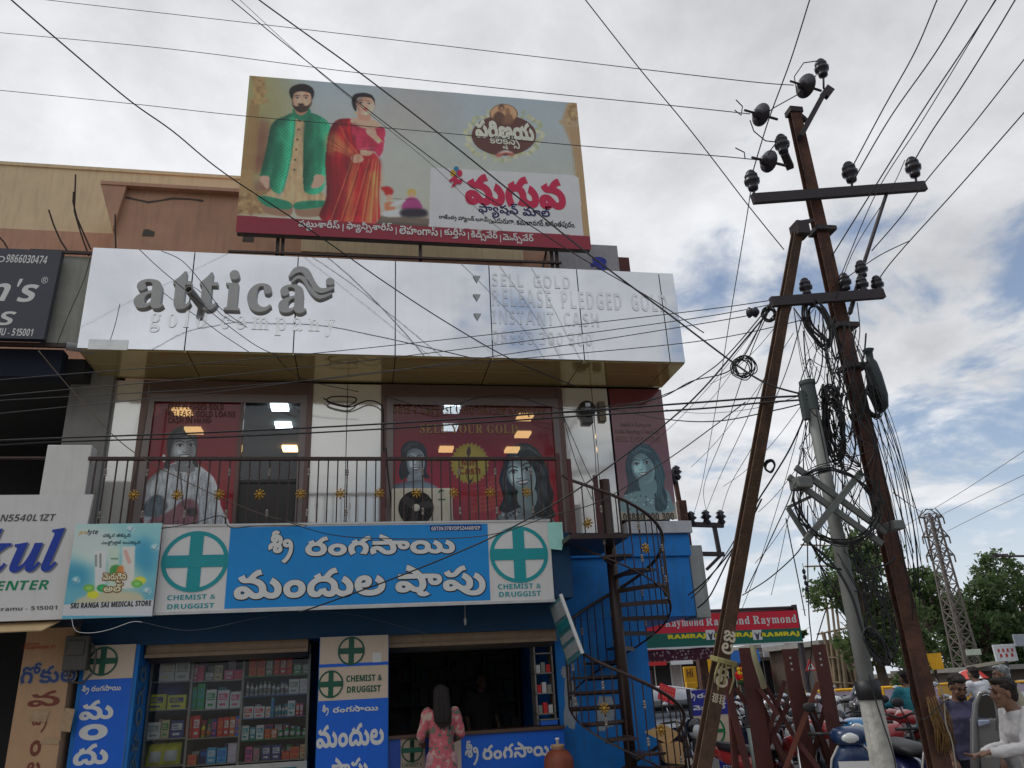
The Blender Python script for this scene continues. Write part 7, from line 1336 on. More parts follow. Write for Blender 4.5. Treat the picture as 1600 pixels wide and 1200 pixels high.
# hanging double sided board seen edge on
t = thing('hanging_board','teal and white projecting board hanging askew at the end of the chemist sign','sign',onY(885,985,9.7))
A,B2,Cc,Dd = onY(858,948,10.15),onY(876,931,9.62),onY(910,1021,9.62),onY(887,1040,10.15)
nrm = (B2-A).cross(Dd-A).normalized();q = MB();q.prism([A,B2,Cc,Dd],nrm*.03);q.build('board',plain('board_teal',(70,120,126),1.2,rough=.5,var=.2),t)
lp = lambda u,v:(A.lerp(B2,u)).lerp(Dd.lerp(Cc,u),v)
q = MB();sgn = 1 if nrm.dot(Vector((0,0,CAMZ))-A) < 0 else -1
for v0,v1 in ((.05,.30),(.36,.50),(.56,.68),(.74,.92)):
    for kk in (-.004,.034):q.add([lp(.08,v0)+nrm*kk,lp(.94,v0)+nrm*kk,lp(.94,v1)+nrm*kk,lp(.08,v1)+nrm*kk],[(0,1,2,3)],0 if v0 != .36 else 1)
q.build('print_band',[plain('band_grey',(150,156,156),1.2,var=.5,scale=40),plain('band_teal',(20,110,116),1.2)],t)
q = MB();q.beam(B2+Vector((0,0,.02)),Cc,.035);q.build('edge_trim',INKW,t)
# ragged whitewash and paper on the blue wall
q = MB();f = wall(11.0)
def blob(u0,v0,u1,v1,seed,n=22):
    r1 = random.Random(seed);pts = []
    for i in range(n):a = 2*math.pi*i/n;k = r1.uniform(.72,1.05);pts.append(((u0+u1)/2+(u1-u0)/2*k*max(-1,min(1,1.3*math.cos(a))),(v0+v1)/2+(v1-v0)/2*k*max(-1,min(1,1.3*math.sin(a)))))
    return [(onY(u,v,11).x,onY(u,v,11).z) for u,v in pts]
ink(q,[blob(876,1040,893,1060,1)],f,.004);ink(q,[blob(880,1060,903,1140,2)],f,.005);ink(q,[blob(929,1088,963,1142,4)],f,.004)
q.build('whitewash_patch',plain('whitewash',(150,160,168),1.3,rough=.9,var=.2,scale=10),bld)
t = thing('metal_duct','grey sheet metal box fixed to the end of the blue band','duct',(4.86,11.3,2.4));a = onY(1075,852,11.1);c = onY(1105,965,11.1)
q = MB();q.box(XR+.05,XR+.27,11.1,11.6,c.z,a.z);q.build('casing',plain('duct_grey',(150,152,148),1.2,rough=.5,metal=.2,streak=.35),t,bevel=.01)


# ================================================================== POLES
RUST = mat('rusty_steel',(.115,.052,.034),rough=.85,var=.7,scale=9,bump=.5,bscale=45,streak=.85,dirt=(.028,.02,.018));RUSTB = mat('rusty_strut',(.115,.066,.042),rough=.9,var=.6,scale=9,bump=.5,bscale=45,streak=.85,dirt=(.06,.038,.026))
STEEL = mat('dark_steel',(.05,.04,.045),rough=.7,var=.3,scale=10);GREYP = mat('grey_pole',(.19,.20,.19),rough=.6,var=.18,scale=4,streak=.4)
PORC = mat('dark_porcelain',(.018,.016,.026),rough=.32,coat=.15);CABLE = mat('black_cable',(.012,.012,.014),rough=.55,var=.2);ALW = mat('bare_wire',(.05,.05,.055),rough=.5)
DP = 7.3
pt = at(1241,178,DP);pole = Vector((pt.x,pt.y,0));zpt = pt.z
tp = thing('utility_pole','tall rusty steel utility pole with crossarms and insulators','utility pole',pole)
def I_beam(mb,p,q,w0,d0,w1,d1,side,m=0):
    """rolled steel section: two flanges and a web"""
    p,q = Vector(p),Vector(q);ax = (q-p).normalized();s_ = Vector(side);s_ = (s_-ax*s_.dot(ax)).normalized();n = s_.cross(ax)
    for sg in (-1,1):mb.beam(p+n*sg*d0/2,q+n*sg*d1/2,w0,.014,m,w1,.012,side=s_)
    mb.beam(p,q,.012,d0-.012,m,.010,d1-.012,side=s_)
q = MB();I_beam(q,pole,(pt.x,pt.y,zpt),.145,.10,.105,.08,(1,-.15,0));q.build('shaft',RUST,tp)
q = MB();q.box(pole.x-.07,pole.x+.07,pole.y-.06,pole.y+.06,zpt-.01,zpt+.05);q.beam((pole.x+.05,pole.y,zpt),(pole.x+.12,pole.y,zpt-.08),.04);q.build('cap',STEEL,tp)
# main crossarm (channel), brace and lower crossarm lie in the plane of the pole
def onP(u,v,off=0.):           # sight line cut with the vertical plane through the pole, parallel to the front of the shop
    return onY(u,v,pole.y+off)
a,c = onP(1176,311,-.12),onP(1445,291,-.12);q = MB();q.beam(a,c,.10,.05,side=(0,0,1));q.build('crossarm',STEEL,tp)
q = MB();q.beam(onP(1386,300,-.1),onP(1347,420,-.1),.045,.02);q.beam(onP(1347,418,-.1),onP(1328,490,-.06),.05,.03);q.build('brace',STEEL,tp)
a,c = onP(1205,472,-.14),onP(1380,459,-.14);q = MB();q.beam(a,c,.09,.05,side=(0,0,1));q.build('crossarm',STEEL,tp)
q = MB();q.beam(onP(1235,262,.05),onP(1222,232,-.1),.07);q.beam(onP(1250,215,-.1),onP(1288,145,-.15),.085,.05);q.beam(onP(1288,150,-.15),onP(1297,138,-.15),.05,.09);q.build('top_bracket',STEEL,tp)
for v in (362,512,575):c = onP(1255+.227*(v-300)+14,v,0);q = MB();q.box(pole.x-.085,pole.x+.12,pole.y-.09,pole.y+.08,c.z-.022,c.z+.022);q.build('clamp',STEEL,tp)
def pin(u,v,s=1.,off=-.12,base=None):
    c = onP(u,v,off);q = MB();q.lathe([(.02*s,-.10*s),(.045*s,-.09*s),(.05*s,-.06*s),(.03*s,-.04*s),(.07*s,-.02*s),(.075*s,.015*s),(.045*s,.03*s),(.062*s,.045*s),(.062*s,.07*s),(.035*s,.085*s),(.045*s,.10*s),(.03*s,.12*s)],c,(0,0,1),14,0)
    b_ = base or (u+3,v+30);q.tube([c-Vector((0,0,.09*s)),onP(*b_,off)],.012*s,6,1);return q.build('pin_insulator',[PORC,STEEL],tp,smooth=True)
for u,v,b_ in ((1175,284,(1181,318)),(1328,271,(1331,305)),(1427,263,(1433,298)),(1284,108,(1287,138)),(1222,227,(1225,244))):pin(u,v,1.05 if u > 1300 else 1.,base=b_)
for u,v in ((1320,442),(1371,446),(1346,422),(1347,446),(1259,450)):pin(u,v,.8,base=(u+1,v+16))
q = MB();q.lathe([(.02,-.06),(.05,-.04),(.03,-.01),(.05,.02),(.02,.05)],onP(1177,488,-.2),(1,0,.1),12,0);q.build('pin_insulator',PORC,tp,smooth=True)
for u,v,r_ in ((1258,134,.125),(1188,179,.115),(1200,252,.108)):
    c = onP(u,v,-.15);q = MB();ax = Vector((1,.30,.08));q.lathe([(.02,-.09),(.045,-.07),(.05,-.02),(r_*.98,.0),(r_,.015),(r_*.85,.03),(r_*.82,.02),(r_*.62,.035),(r_*.6,.022),(r_*.36,.04),(.02,.1)],c,ax,22,0)
    q.tube([c+ax*.09,c+ax*.22],.014,6,1);q.tube([c-ax*.08,c-ax*.2],.012,6,1);q.build('disc_insulator',[PORC,STEEL],tp,smooth=True)
q = MB()
for pts in (((1245,145),(1241,120),(1256,98),(1278,95),(1282,100)),((1180,190),(1210,168),(1246,148),(1275,118)),((1172,188),(1178,205),(1196,220),(1214,222)),((1200,240),(1212,224)),((1150,156),(1160,166),(1158,180),(1148,172)),((1149,231),(1163,238),(1164,248))):q.tube([onP(u,v,-.15) for u,v in pts],.006,5)
q.build('jumper_wire',CABLE,tp)
# dark closure bag hanging on the pole, and sacking round the shaft
q = MB();c = onP(1356,545,-.2);d = onP(1372,615,-.2);q.lathe([(.03,0),(.05,.01),(.032,.04),(.03,.1),(.05,.14),(.068,.26),(.078,.44),(.06,.55),(.02,.59)],c,(d-c),14);
t = thing('splice_closure','dark green cable closure hanging on the rusty pole','cable closure',c);q.build('bag',mat('closure_green',(.02,.03,.028),rough=.5),t,smooth=True)
q = MB();rs_ = random.Random(21);tz = [at(1470,v,7.2).z for v in (1095,1175)]
for k in range(26):
    x = pole.x+rs_.uniform(-.055,.09);y = pole.y-.085-rs_.uniform(0,.025);z0 = tz[1]+rs_.uniform(-.03,.12);z1 = tz[0]+rs_.uniform(-.16,.05)
    q.tube([(x+rs_.uniform(-.03,.03),y,z0),(x+rs_.uniform(-.02,.02),y-.02,(z0+z1)/2),(x+rs_.uniform(-.03,.03),y,z1)],.006,4)
q.build('straw_bundle',mat('straw',(.20,.115,.04),rough=.95,var=.5,scale=25),None,smooth=True,label='bunch of yellow straw tied round the foot of the rusty pole',cat='straw')
# strut pole
DSB = 6.9
s0,s1 = onP(1248,352,-.22),at(1099,1185,DSB);s2 = s0+(s1-s0)*((s0.z-.0)/(s0.z-s1.z))
sp = thing('strut_pole','leaning rusty brown strut pole propping the utility pole, with white painted letters','utility pole',(s2.x,s2.y,0))
q = MB();I_beam(q,s0,s2,.085,.05,.125,.08,(1,.1,0));q.build('shaft',RUSTB,sp)
q = MB();q.beam(s0+Vector((-.02,0,.02)),onP(1268,345,-.05),.05,.03);q.box(s0.x-.06,s0.x+.06,s0.y-.07,s0.y+.07,s0.z-.12,s0.z+.01);q.build('clamp',STEEL,sp)
ax = (s0-s2).normalized();fn = (Vector((0,0,CAMZ))-s1);fn = (fn-ax*fn.dot(ax)).normalized();rt = ax.cross(fn)*1
def onS(t_,dx=0.,dn=.078):return s2+ax*t_+rt*dx+fn*dn
tS = lambda u,v:(lambda p:(p-s2).dot(ax))(at(u,v,6.85))
sfn = Vector((0,-1,0));sfn = (sfn-ax*sfn.dot(ax)).normalized();srt = ax.cross(sfn)
if srt.x < 0:srt = -srt
q = MB()
for s_,v0,v1 in (('జ',1002,985),('ల',1022,1006),('ర',1058,1042),('ల',1076,1060)):
    t0 = tS(1135,v0);fr_ = Frame(s2+ax*t0+sfn*.085,srt,ax);ink(q,fit(s_,'T',-.05,0,.05,.085),fr_,.004)
for i in range(3):t0 = tS(1113,1086+5*i);fr_ = Frame(s2+ax*t0+sfn*.08,srt,ax);ink(q,fit('1012','I',-.055,0,.055,.022),fr_,.004)
q.build('painted_letters',plain('chalk_white',(200,190,170),1.2,rough=.9),sp)
t0 = tS(1128,1035);q = MB();c = s2+ax*t0+sfn*.05
for k in range(4):q.tube([c+srt*(.10*math.cos(a))+sfn*(.10*math.sin(a))+ax*(.009*k) for a in np.linspace(0,2*math.pi,14)[:-1]],.007,5,closed=True)
for k,dx in enumerate((-.06,-.03,.0,.05)):q.tube([c+sfn*.07+srt*dx,c+sfn*.09+srt*(dx*1.4)-ax*.1,c+sfn*.08+srt*(dx*1.2)-ax*(.16+.05*(k % 2))],[.009,.008,.004],5)
q.build('cloth_tie',plain('tie_cloth',(150,142,96),1.0,rough=.95),None,label='pale yellow cloth strip knotted round the leaning strut',cat='cloth strip')
# grey tapered pole with cable bracket
DG = 6.75
gp = at(1262,603,DG);gpt = thing('grey_pole','grey steel cable pole with a plastered white foot','utility pole',(gp.x,gp.y,0))
zk = at(1375,1090,DG).z
q = MB();q.tube([(gp.x,gp.y,0),(gp.x,gp.y,zk+1.0),(gp.x,gp.y,zk+1.05),(gp.x,gp.y,gp.z)],[.06,.058,.054,.05],16);q.build('shaft',GREYP,gpt,smooth=True)
q = MB();q.lathe([(.060,0),(.060,.22),(.068,.23),(.068,.26)],(gp.x,gp.y,gp.z-.22),(0,0,1),16);q.box(gp.x-.09,gp.x-.05,gp.y-.03,gp.y+.03,gp.z-.3,gp.z-.05);q.build('cap',mat('cap_dark',(.06,.075,.075),rough=.6),gpt)
PLAS = mat('peeling_whitewash',(.46,.45,.41),rough=.95,var=.4,scale=7,bump=.5,bscale=25,streak=.75,dirt=(.16,.15,.135))
q = MB();q.lathe([(.10,0),(.098,.4),(.09,.8),(.078,zk-.02),(.07,zk)],(gp.x,gp.y,0),(0,0,1),18);q.build('plaster_foot',PLAS,gpt,smooth=True)
q = MB();q.lathe([(.088,0),(.09,.13)],(gp.x,gp.y,zk-.01),(0,0,1),18);q.build('black_band',mat('band_black',(.015,.016,.018),rough=.5),gpt,smooth=True)
onG = lambda u,v,off=0.:onY(u,v,gp.y+off)
GB = mat('grey_bracket',(.15,.16,.15),rough=.6,var=.15)
for (a_,c_) in (((1243,730),(1384,832)),((1232,745),(1378,850)),((1345,738),(1258,846))):
    q = MB();q.beam(onG(*a_,-.14 if a_[0] < 1300 else -.18),onG(*c_,-.14 if a_[0] < 1300 else -.18),.046,.03,side=(0,0,1));q.build('bracket_arm',GB,gpt)
q = MB();q.beam(onG(1231,793,-.1),onG(1262,842,-.1),.03);q.beam(onG(1231,793,-.1),onG(1275,772,-.1),.025);q.build('bracket_stay',GB,gpt)
q = MB();q.box(onG(1224,770).x,onG(1246,770).x,gp.y-.25,gp.y-.1,onG(1235,773).z,onG(1235,756).z);q.build('splice_box',GB,gpt,bevel=.01);q = MB();q.box(onG(1368,830).x,onG(1384,830).x,gp.y-.25,gp.y-.1,onG(1376,836).z,onG(1376,822).z);q.build('splice_box',GB,gpt,bevel=.01)
t = thing('cable_reel','wide loops of black cable wound on the grey crossed bracket','cable coil',onG(1308,783,-.2))
cc = onG(1308,784,-.22);ra = (onG(1371,784,-.22).x-onG(1246,784,-.22).x)/2;rb = (onG(1308,725,-.22).z-onG(1308,843,-.22).z)/2;rr = random.Random(12)
for k in range(8):
    r_ = rr.uniform(.93,1.06);ox,oz = rr.uniform(-.03,.03),rr.uniform(-.06,.03);q = MB()
    q.tube([cc+Vector((ox+ra*r_*math.cos(a)*(1+.03*math.sin(3*a+k)),rr.uniform(-.02,.02)-.012*k+.06,oz+rb*r_*math.sin(a)*(1+.03*math.cos(2*a+k)))) for a in np.linspace(0,2*math.pi,40)[:-1]],.007 if k < 3 else .004,5,closed=True);q.build('loop',CABLE,t)

# ================================================================== WIRES
def catmull(P,n=8):
    P = [Vector(p) for p in P];r = []
    for i in range(len(P)-1):
        p0,p1,p2,p3 = P[max(i-1,0)],P[i],P[i+1],P[min(i+2,len(P)-1)]
        for k in range(n):
            t = k/n;r.append(.5*((2*p1)+(p2-p0)*t+(2*p0-5*p1+4*p2-p3)*t*t+(3*p1-p0-3*p2+p3)*t**3))
    r.append(P[-1]);return r
def wire(label,pts,d0,d1,r=.006,m=None,group='overhead wires',name='cable',cat='cable',n=8,sd=None):
    k = len(pts);L_ = [0.]
    for i in range(1,k):L_.append(L_[-1]+math.hypot(pts[i][0]-pts[i-1][0],pts[i][1]-pts[i-1][1]))
    P = []
    for i,(u,v) in enumerate(pts):
        t = L_[i]/L_[-1];d = 1/((1-t)/d0+t/d1);P.append(at(u,v,d))        # straight runs stay straight in depth
    off_ = lambda p:p[0] < 0 or p[0] > 1600 or p[1] < 0                # runs that leave the picture go on for a good way
    K = catmull(P,n)
    if off_(pts[0]):K.insert(0,K[0]+(K[0]-K[1]).normalized()*14)
    if off_(pts[-1]):K.append(K[-1]+(K[-1]-K[-2]).normalized()*14)
    q = MB();q.tube(K,r*.88,5);o = q.build(name,m or CABLE,None,smooth=True);return tag(o,label,cat,group)
TPD = 7.25
wire('thin wire from the top disc insulator across the sky above the billboard, topmost of three',[(-60,-18),(75,0),(400,37),(800,84),(1140,124),(1240,133)],13,TPD,.006)
wire('thin wire from the middle disc insulator crossing just above the billboard, second of three',[(-60,46),(0,51),(270,77),(545,112),(800,140),(1050,165),(1172,178)],13,TPD,.006)
wire('thin wire from the lowest disc insulator crossing the faces on the billboard',[(-60,136),(0,141),(205,162),(390,182),(640,203),(910,228),(1100,242),(1186,250)],13,TPD,.006)
wire('thick black cable falling from the sky corner across the fascia to the meter box',[(-20,-34),(18,0),(90,62),(200,155),(270,205),(350,270),(480,356),(600,440),(700,505),(800,562),(905,606)],7.0,10.6,.009)
wire('thick black cable from the sky over the woman on the billboard to the coil',[(390,-14),(405,0),(470,47),(560,112),(690,212),(830,325),(930,405),(1040,487),(1145,566),(1200,600),(1262,618)],7.6,6.7,.010)
wire('thinner black cable beside the thickest one across the billboard',[(340,-16),(362,0),(420,48),(500,112),(560,160),(700,266),(800,333),(900,398),(1010,462),(1100,520)],7.6,7.8,.007)
wire('thin wire twisting beside the cable over the billboard, faintest of the bunch',[(360,-12),(375,0),(440,60),(510,122),(600,196),(680,262),(760,340),(800,372)],7.6,10.4,.004)
wire('thin wire from the top edge slanting down to the head of the strut pole',[(900,-18),(915,0),(1000,108),(1080,205),(1170,322),(1225,390)],5.5,7.2,.006)
wire('thin wire rising steeply from the outer crossarm insulator nearest the billboard',[(1174,276),(1200,190),(1235,95),(1265,0),(1275,-30)],TPD,6.0,.007)
wire('thin wire falling from the outer crossarm insulator to the far distribution pole',[(1174,290),(1165,350),(1140,500),(1118,640),(1096,760),(1083,806)],TPD,18,.006)
RW = [('wire climbing away from the middle crossarm insulator, nearest the pole',[(1331,262),(1380,170),(1430,80),(1464,0),(1478,-30)],.007),('second wire climbing away from below the middle insulator',[(1330,288),(1390,185),(1460,85),(1511,0),(1528,-30)],.007),
 ('wire climbing between the middle and end insulators',[(1300,400),(1390,255),(1450,160),(1500,85),(1556,0),(1575,-30)],.007),('thinner twin of the wire between the middle and end insulators',[(1310,440),(1370,300),(1440,190),(1510,75),(1550,8),(1570,-24)],.005),
 ('wire rising steeply from the end insulator of the crossarm',[(1428,252),(1456,205),(1500,140),(1550,60),(1586,0),(1604,-30)],.007),('wire grazing the end of the crossarm with no insulator of its own',[(1362,392),(1410,336),(1445,285),(1520,195),(1600,93),(1630,55)],.006),
 ('wire climbing from the end insulator of the lower crossarm',[(1371,440),(1386,418),(1420,378),(1500,290),(1600,176),(1630,142)],.006),('slack wire joining the lowest climbing wire to the brace',[(1300,450),(1350,415),(1380,396),(1422,376)],.005),('thin wire from behind the lower crossarm up past the brace',[(1290,520),(1330,400),(1390,300),(1414,250)],.004)]
for lab,pts,r_ in RW:wire(lab,pts,TPD,6.5,r_)
# service wires from the lower crossarm to the left
LWR = [('thin service wire along the bottom of the fascia, highest of the four',[(1212,468),(1100,484),(860,512),(580,543),(340,566),(100,585),(-40,597)]),('thin service wire under the soffit, second of the four',[(1212,474),(1100,495),(860,528),(600,560),(340,588),(100,609),(-40,622)]),
 ('thin service wire under the soffit, third of the four',[(1175,492),(1100,505),(880,540),(580,584),(340,606),(100,620),(-40,628)]),('thin service wire under the soffit, lowest of the four',[(1262,498),(1100,532),(860,556),(600,580),(340,612),(100,636),(-40,650)])]
for lab,pts in LWR:wire(lab,pts,7.2,9.4,.0055,ALW)
wire('thick cable from the grey pole across the upper windows, upper of the pair',[(1262,618),(1180,622),(1100,628),(905,642),(600,662),(340,675),(100,684),(-40,690)],6.7,9.5,.011)
wire('thick cable from the grey pole across the upper windows, lower of the pair',[(1262,624),(1180,630),(1100,638),(905,650),(600,670),(340,683),(100,690),(-40,698)],6.7,9.5,.010)
wire('cable sagging from the grey pole to the meter box, just below the thick pair',[(1262,628),(1215,640),(1120,658),(1040,655),(960,640),(905,636)],6.7,10.7,.007)
wire('cable rising over the soffit corner from the meter box to the coil',[(905,636),(960,634),(1030,622),(1080,596),(1150,572),(1205,470)],10.7,7.2,.008)
wire('second cable over the soffit corner to the lower crossarm',[(880,645),(960,640),(1050,612),(1110,578),(1150,540),(1205,474)],10.7,7.2,.007)
wire('black cable slanting over the chemist sign up to the lower crossarm',[(466,957),(500,946),(620,902),(764,842),(872,784),(940,738),(1040,662),(1100,606),(1170,524),(1212,474)],9.7,7.2,.010)
wire('thin cable over the top of the chemist sign, rising to the strut',[(440,812),(520,836),(640,842),(764,836),(860,806),(940,782),(1040,720),(1110,670),(1165,628)],9.75,7.0,.006)
wire('thin brown wire falling across the balcony railing from the dark sign',[(60,548),(130,630),(200,700),(290,752),(400,800),(480,822)],9.4,9.8,.006,mat('brown_wire',(.16,.12,.09),rough=.6))
wire('wire hanging in a bow under the soffit of the wide film poster',[(600,618),(680,640),(745,622),(800,618),(860,636),(905,640)],10.9,10.9,.006)
wire('looped cable held on the cladding between the two window bays',[(505,622),(520,630),(545,634),(556,622),(520,620),(512,628),(545,636),(575,626),(596,634),(599,660),(600,720),(602,800)],10.9,10.9,.012)
wire('cable running down the outer window frame of the sari poster to the balcony',[(234,600),(228,650),(217,712),(205,770),(196,830)],10.88,10.88,.014,mat('brown_cable',(.12,.09,.07),rough=.6))
wire('cable running down beside the air conditioner',[(603,700),(606,740),(612,790),(616,832)],10.75,10.75,.014)
for i,(lab,pts) in enumerate((('wire drop beside the meter box, longest one',[(878,640),(890,690),(905,735),(925,780)]),('wire drop beside the meter box, middle one',[(880,650),(915,730),(930,760),(940,790)]),('wire drop straight below the meter box',[(925,658),(930,710),(932,750),(934,770)]))):wire(lab,pts,10.85,10.3,.006)
wire('wires tucked up behind the fascia letters, starting over the first letter',[(218,390),(250,420),(300,462),(345,500),(400,540),(440,558)],9.9,9.9,.006);wire('wires tucked up behind the fascia letters, running on under the soffit',[(252,392),(285,408),(318,445),(345,482),(390,515),(420,545),(470,590),(560,612)],9.9,10.4,.006)
wire('white wire hanging below the drink poster',[(112,966),(118,985),(140,989),(170,984),(205,972),(222,972)],9.8,9.8,.0035,INKW);wire('thin white wire looping along the lintel',[(222,972),(300,985),(400,966),(470,956),(560,962),(700,1000)],9.9,10.5,.0018,mat('grey_wire',(.2,.21,.22)))
wire('black wire resting along the top edge of the chemist sign',[(252,826),(300,818),(345,806),(360,824),(400,822),(470,822)],9.8,9.8,.006)
wire('wire hanging down the grey sheet panel by the dark sign',[(142,400),(130,440),(108,490),(96,520),(88,540)],9.95,9.95,.006)
wire('wire from the far pole behind the strut to the drum',[(1396,770),(1440,800),(1452,806)],6.8,60,.006)
for i,(pts,lab) in enumerate(([[(1600,705),(1500,770),(1400,830)],'faint far power line from the lattice tower, upper one'],[[(1600,742),(1500,790),(1468,806)],'faint far power line from the lattice tower, middle one'],[[(1600,772),(1540,800),(1480,830)],'faint far power line from the lattice tower, lowest one'])):wire(lab,pts,60,78,.025,mat('far_wire',(.3,.32,.35),rough=.8),'far power lines')
# wires right of the strut, running back to the far distribution pole and down the street
FW = [('wire from the lower crossarm down to the far distribution pole',[(1205,478),(1170,560),(1130,680),(1100,760),(1104,800)]),('long wire crossing behind the strut to the far pole',[(1240,470),(1215,540),(1165,660),(1125,745),(1103,800)]),('wire falling behind the strut to the end insulator of the far pole',[(1258,480),(1225,590),(1180,690),(1140,760),(1126,805)]),
 ('slack wire behind the foot of the strut',[(1170,800),(1150,840),(1125,880),(1100,915),(1080,935)]),('heavier cable dropping behind the strut to the canopy',[(1262,640),(1235,700),(1205,750),(1180,790),(1150,850),(1105,905),(1075,930)]),('lowest cable behind the strut over the grey duct',[(1190,780),(1165,830),(1140,870),(1110,930),(1090,950)]),
 ('thin wire from the grey bracket to the street behind the canopy',[(1258,846),(1240,870),(1200,905),(1160,930)]),('thin wire slanting from the crossed bracket behind the strut',[(1262,660),(1240,760),(1210,830),(1165,925)]),('thin stay wire dropping beside the end of the canopy banner',[(1228,810),(1240,870),(1250,920),(1258,962)]),('long plumb wire by the fence posts',[(1262,790),(1262,880),(1264,960),(1268,1010),(1262,1075)]),('stay wire slanting down to the fence post',[(1330,850),(1310,905),(1290,955),(1276,1000)])]
for i,(lab,pts) in enumerate(FW):wire(lab,pts,7.0,17 if i < 3 else 9 if i < 6 else 8,.009 if 'heavier' in lab or 'lowest' in lab else .006)
# the tangle round the poles
rr = random.Random(77);nt_ = 0
NODES = [(1282,470),(1300,500),(1290,540),(1285,600),(1300,640),(1275,640),(1310,700),(1320,560),(1335,640),(1345,730),(1265,640),(1255,700),(1240,480),(1265,560),(1355,560),(1370,700),(1390,830),(1300,840),(1335,860),(1360,930),(1380,1010),(1350,1000),(1280,880)]
for k in range(125):
    a,b_ = rr.sample(NODES,2)
    if math.hypot(a[0]-b_[0],a[1]-b_[1]) > 330:continue
    if a[1] > b_[1]:a,b_ = b_,a
    sw = rr.uniform(-22,22);m1 = (a[0]*.67+b_[0]*.33+sw+rr.uniform(-8,8),a[1]*.67+b_[1]*.33+rr.uniform(5,25));m2 = (a[0]*.33+b_[0]*.67+sw*.8+rr.uniform(-8,8),a[1]*.33+b_[1]*.67+rr.uniform(5,30))
    wire('thin black cable drooping in the tangle between the two upright poles',[a,m1,m2,b_],rr.uniform(6.65,7.1),rr.uniform(6.65,7.1),rr.choice((.0028,.0032,.004,.0055)),group='cables tangled between the poles')
for k in range(13):
    u0 = rr.uniform(1360,1378);w_ = rr.uniform(-4,26);a = (u0-25+rr.uniform(-6,6),rr.uniform(520,640));b_ = (u0+70+rr.uniform(-20,12),rr.uniform(860,1000))
    wire('thin cable hanging down the outer side of the rusty pole',[a,(a[0]*.65+b_[0]*.35+w_,a[1]*.65+b_[1]*.35),(a[0]*.3+b_[0]*.7+w_*.8,a[1]*.3+b_[1]*.7),b_],7.0,7.15,rr.choice((.003,.004,.005)),group='cables hanging by the rusty pole')
for k in range(10):
    a = (rr.uniform(1300,1345),rr.uniform(845,880));b_ = (rr.uniform(1368,1396),rr.uniform(1020,1050));w_ = rr.uniform(4,34)
    wire('black cable running down beside the lower half of the grey pole',[a,(a[0]*.6+b_[0]*.4+w_,a[1]*.6+b_[1]*.4),(a[0]*.25+b_[0]*.75+w_,a[1]*.25+b_[1]*.75+8),b_],6.6,6.6,rr.choice((.004,.005,.007)),group='cables down the grey pole')
wire('black cable looping from the bracket stay under the cable reel',[(1262,842),(1285,875),(1305,888),(1345,890),(1385,882),(1400,870)],6.55,6.9,.010)
wire('thick cable from the bracket down the grey pole to its foot',[(1260,845),(1300,880),(1330,930),(1352,1000),(1372,1036)],6.55,6.55,.012)
wire('loose cable along the plastered foot of the grey pole',[(1358,1055),(1364,1080),(1380,1130),(1396,1180),(1402,1215)],6.55,6.5,.006)
wire('loose cable beside the rusty pole, bowing round the straw bundle',[(1462,1060),(1474,1085),(1478,1130),(1488,1160),(1496,1215)],7.1,7.1,.006,mat('pale_rope',(.34,.31,.26),rough=.9))
wire('loop of cable from the grey foot to the rusty pole',[(1390,1040),(1420,1050),(1424,1090),(1440,1125),(1462,1108),(1476,1096)],6.6,7.1,.005)
def coil(lab,u,v,rx,ry,d,n,r_,seed,tilt=0.):
    t = thing('cable_coil',lab,'cable coil',at(u,v,d));rr = random.Random(seed)
    for k in range(n):
        q = MB();s_ = rr.uniform(.7,1.15);ox,oy = rr.uniform(-.22,.22)*rx,rr.uniform(-.15,.15)*ry;ph = rr.uniform(0,6)
        q.tube([at(u+ox+rx*s_*math.cos(a)*(1+.12*math.sin(2*a+ph))+tilt*ry*math.sin(a),v+oy+ry*s_*math.sin(a)*(1+.1*math.cos(3*a+ph)),d+rr.uniform(-.01,.01)-.006*k) for a in np.linspace(0,2*math.pi,26)[:-1]],r_,5,closed=True);q.build('loop',CABLE,t)
coil('round coil of spare cable hanging on the long wire before the strut',1162,574,17,16,7.05,7,.0055,4)
coil('long hank of black cable hanging between the grey and the rusty pole',1304,665,14,50,6.85,15,.0055,5,.1)
coil('small coil of cable at the head of the grey pole',1296,615,12,12,6.8,8,.006,6)
coil('bundle of cable loops on the rusty pole just below the cable closure',1364,628,12,22,7.1,9,.005,7,.2)
coil('hank of cable at the foot of the grey pole',1370,1012,14,26,6.58,10,.006,8,.5)
coil('loose loops of cable beside the lower crossarm',1202,492,10,10,7.0,6,.006,9)
coil('loops of thick cable at the middle of the rusty pole',1278,505,17,34,7.0,5,.011,10,.35)
coil('small hook of cable on the strut at mid height',1203,728,7,9,6.9,3,.007,11)
for i,(a,b_) in enumerate((((1205,480),(1010,700)),((1240,520),(1080,730)),((1262,615),(1040,640)),((1208,470),(1095,640)),((1262,620),(1130,760)),((1300,640),(1185,800)),((1290,700),(1180,880)),((1235,480),(1110,600)),((1262,640),(1205,930)),((1255,650),(1160,950)))):
    wire('thin slack cable fanning out from the leaning strut to the shop',[a,(a[0]*.6+b_[0]*.4,a[1]*.6+b_[1]*.4+14),(a[0]*.25+b_[0]*.75,a[1]*.25+b_[1]*.75+12),b_],6.95,10.5 if i < 5 else 9,.0035,group='slack cables left of the strut')
rr = random.Random(15)
for k in range(22):
    u,v = rr.uniform(1268,1342),rr.uniform(470,690);h_ = rr.uniform(35,95);w_ = rr.uniform(8,22)*rr.choice((-1,1))
    wire('black cable hanging in a slack loop among the tangle between the poles',[(u,v),(u-w_*.4,v+h_*.55),(u+w_*.2,v+h_),(u+w_,v+h_*.75),(u+w_*1.3,v+h_*.1)],6.9,6.95,rr.choice((.005,.007,.009)),group='slack loops between the poles')
t = thing('small_insulator_string','little cluster of clips hanging on a wire beside the drooping tree','cable clip',at(1258,900,9));q = MB()
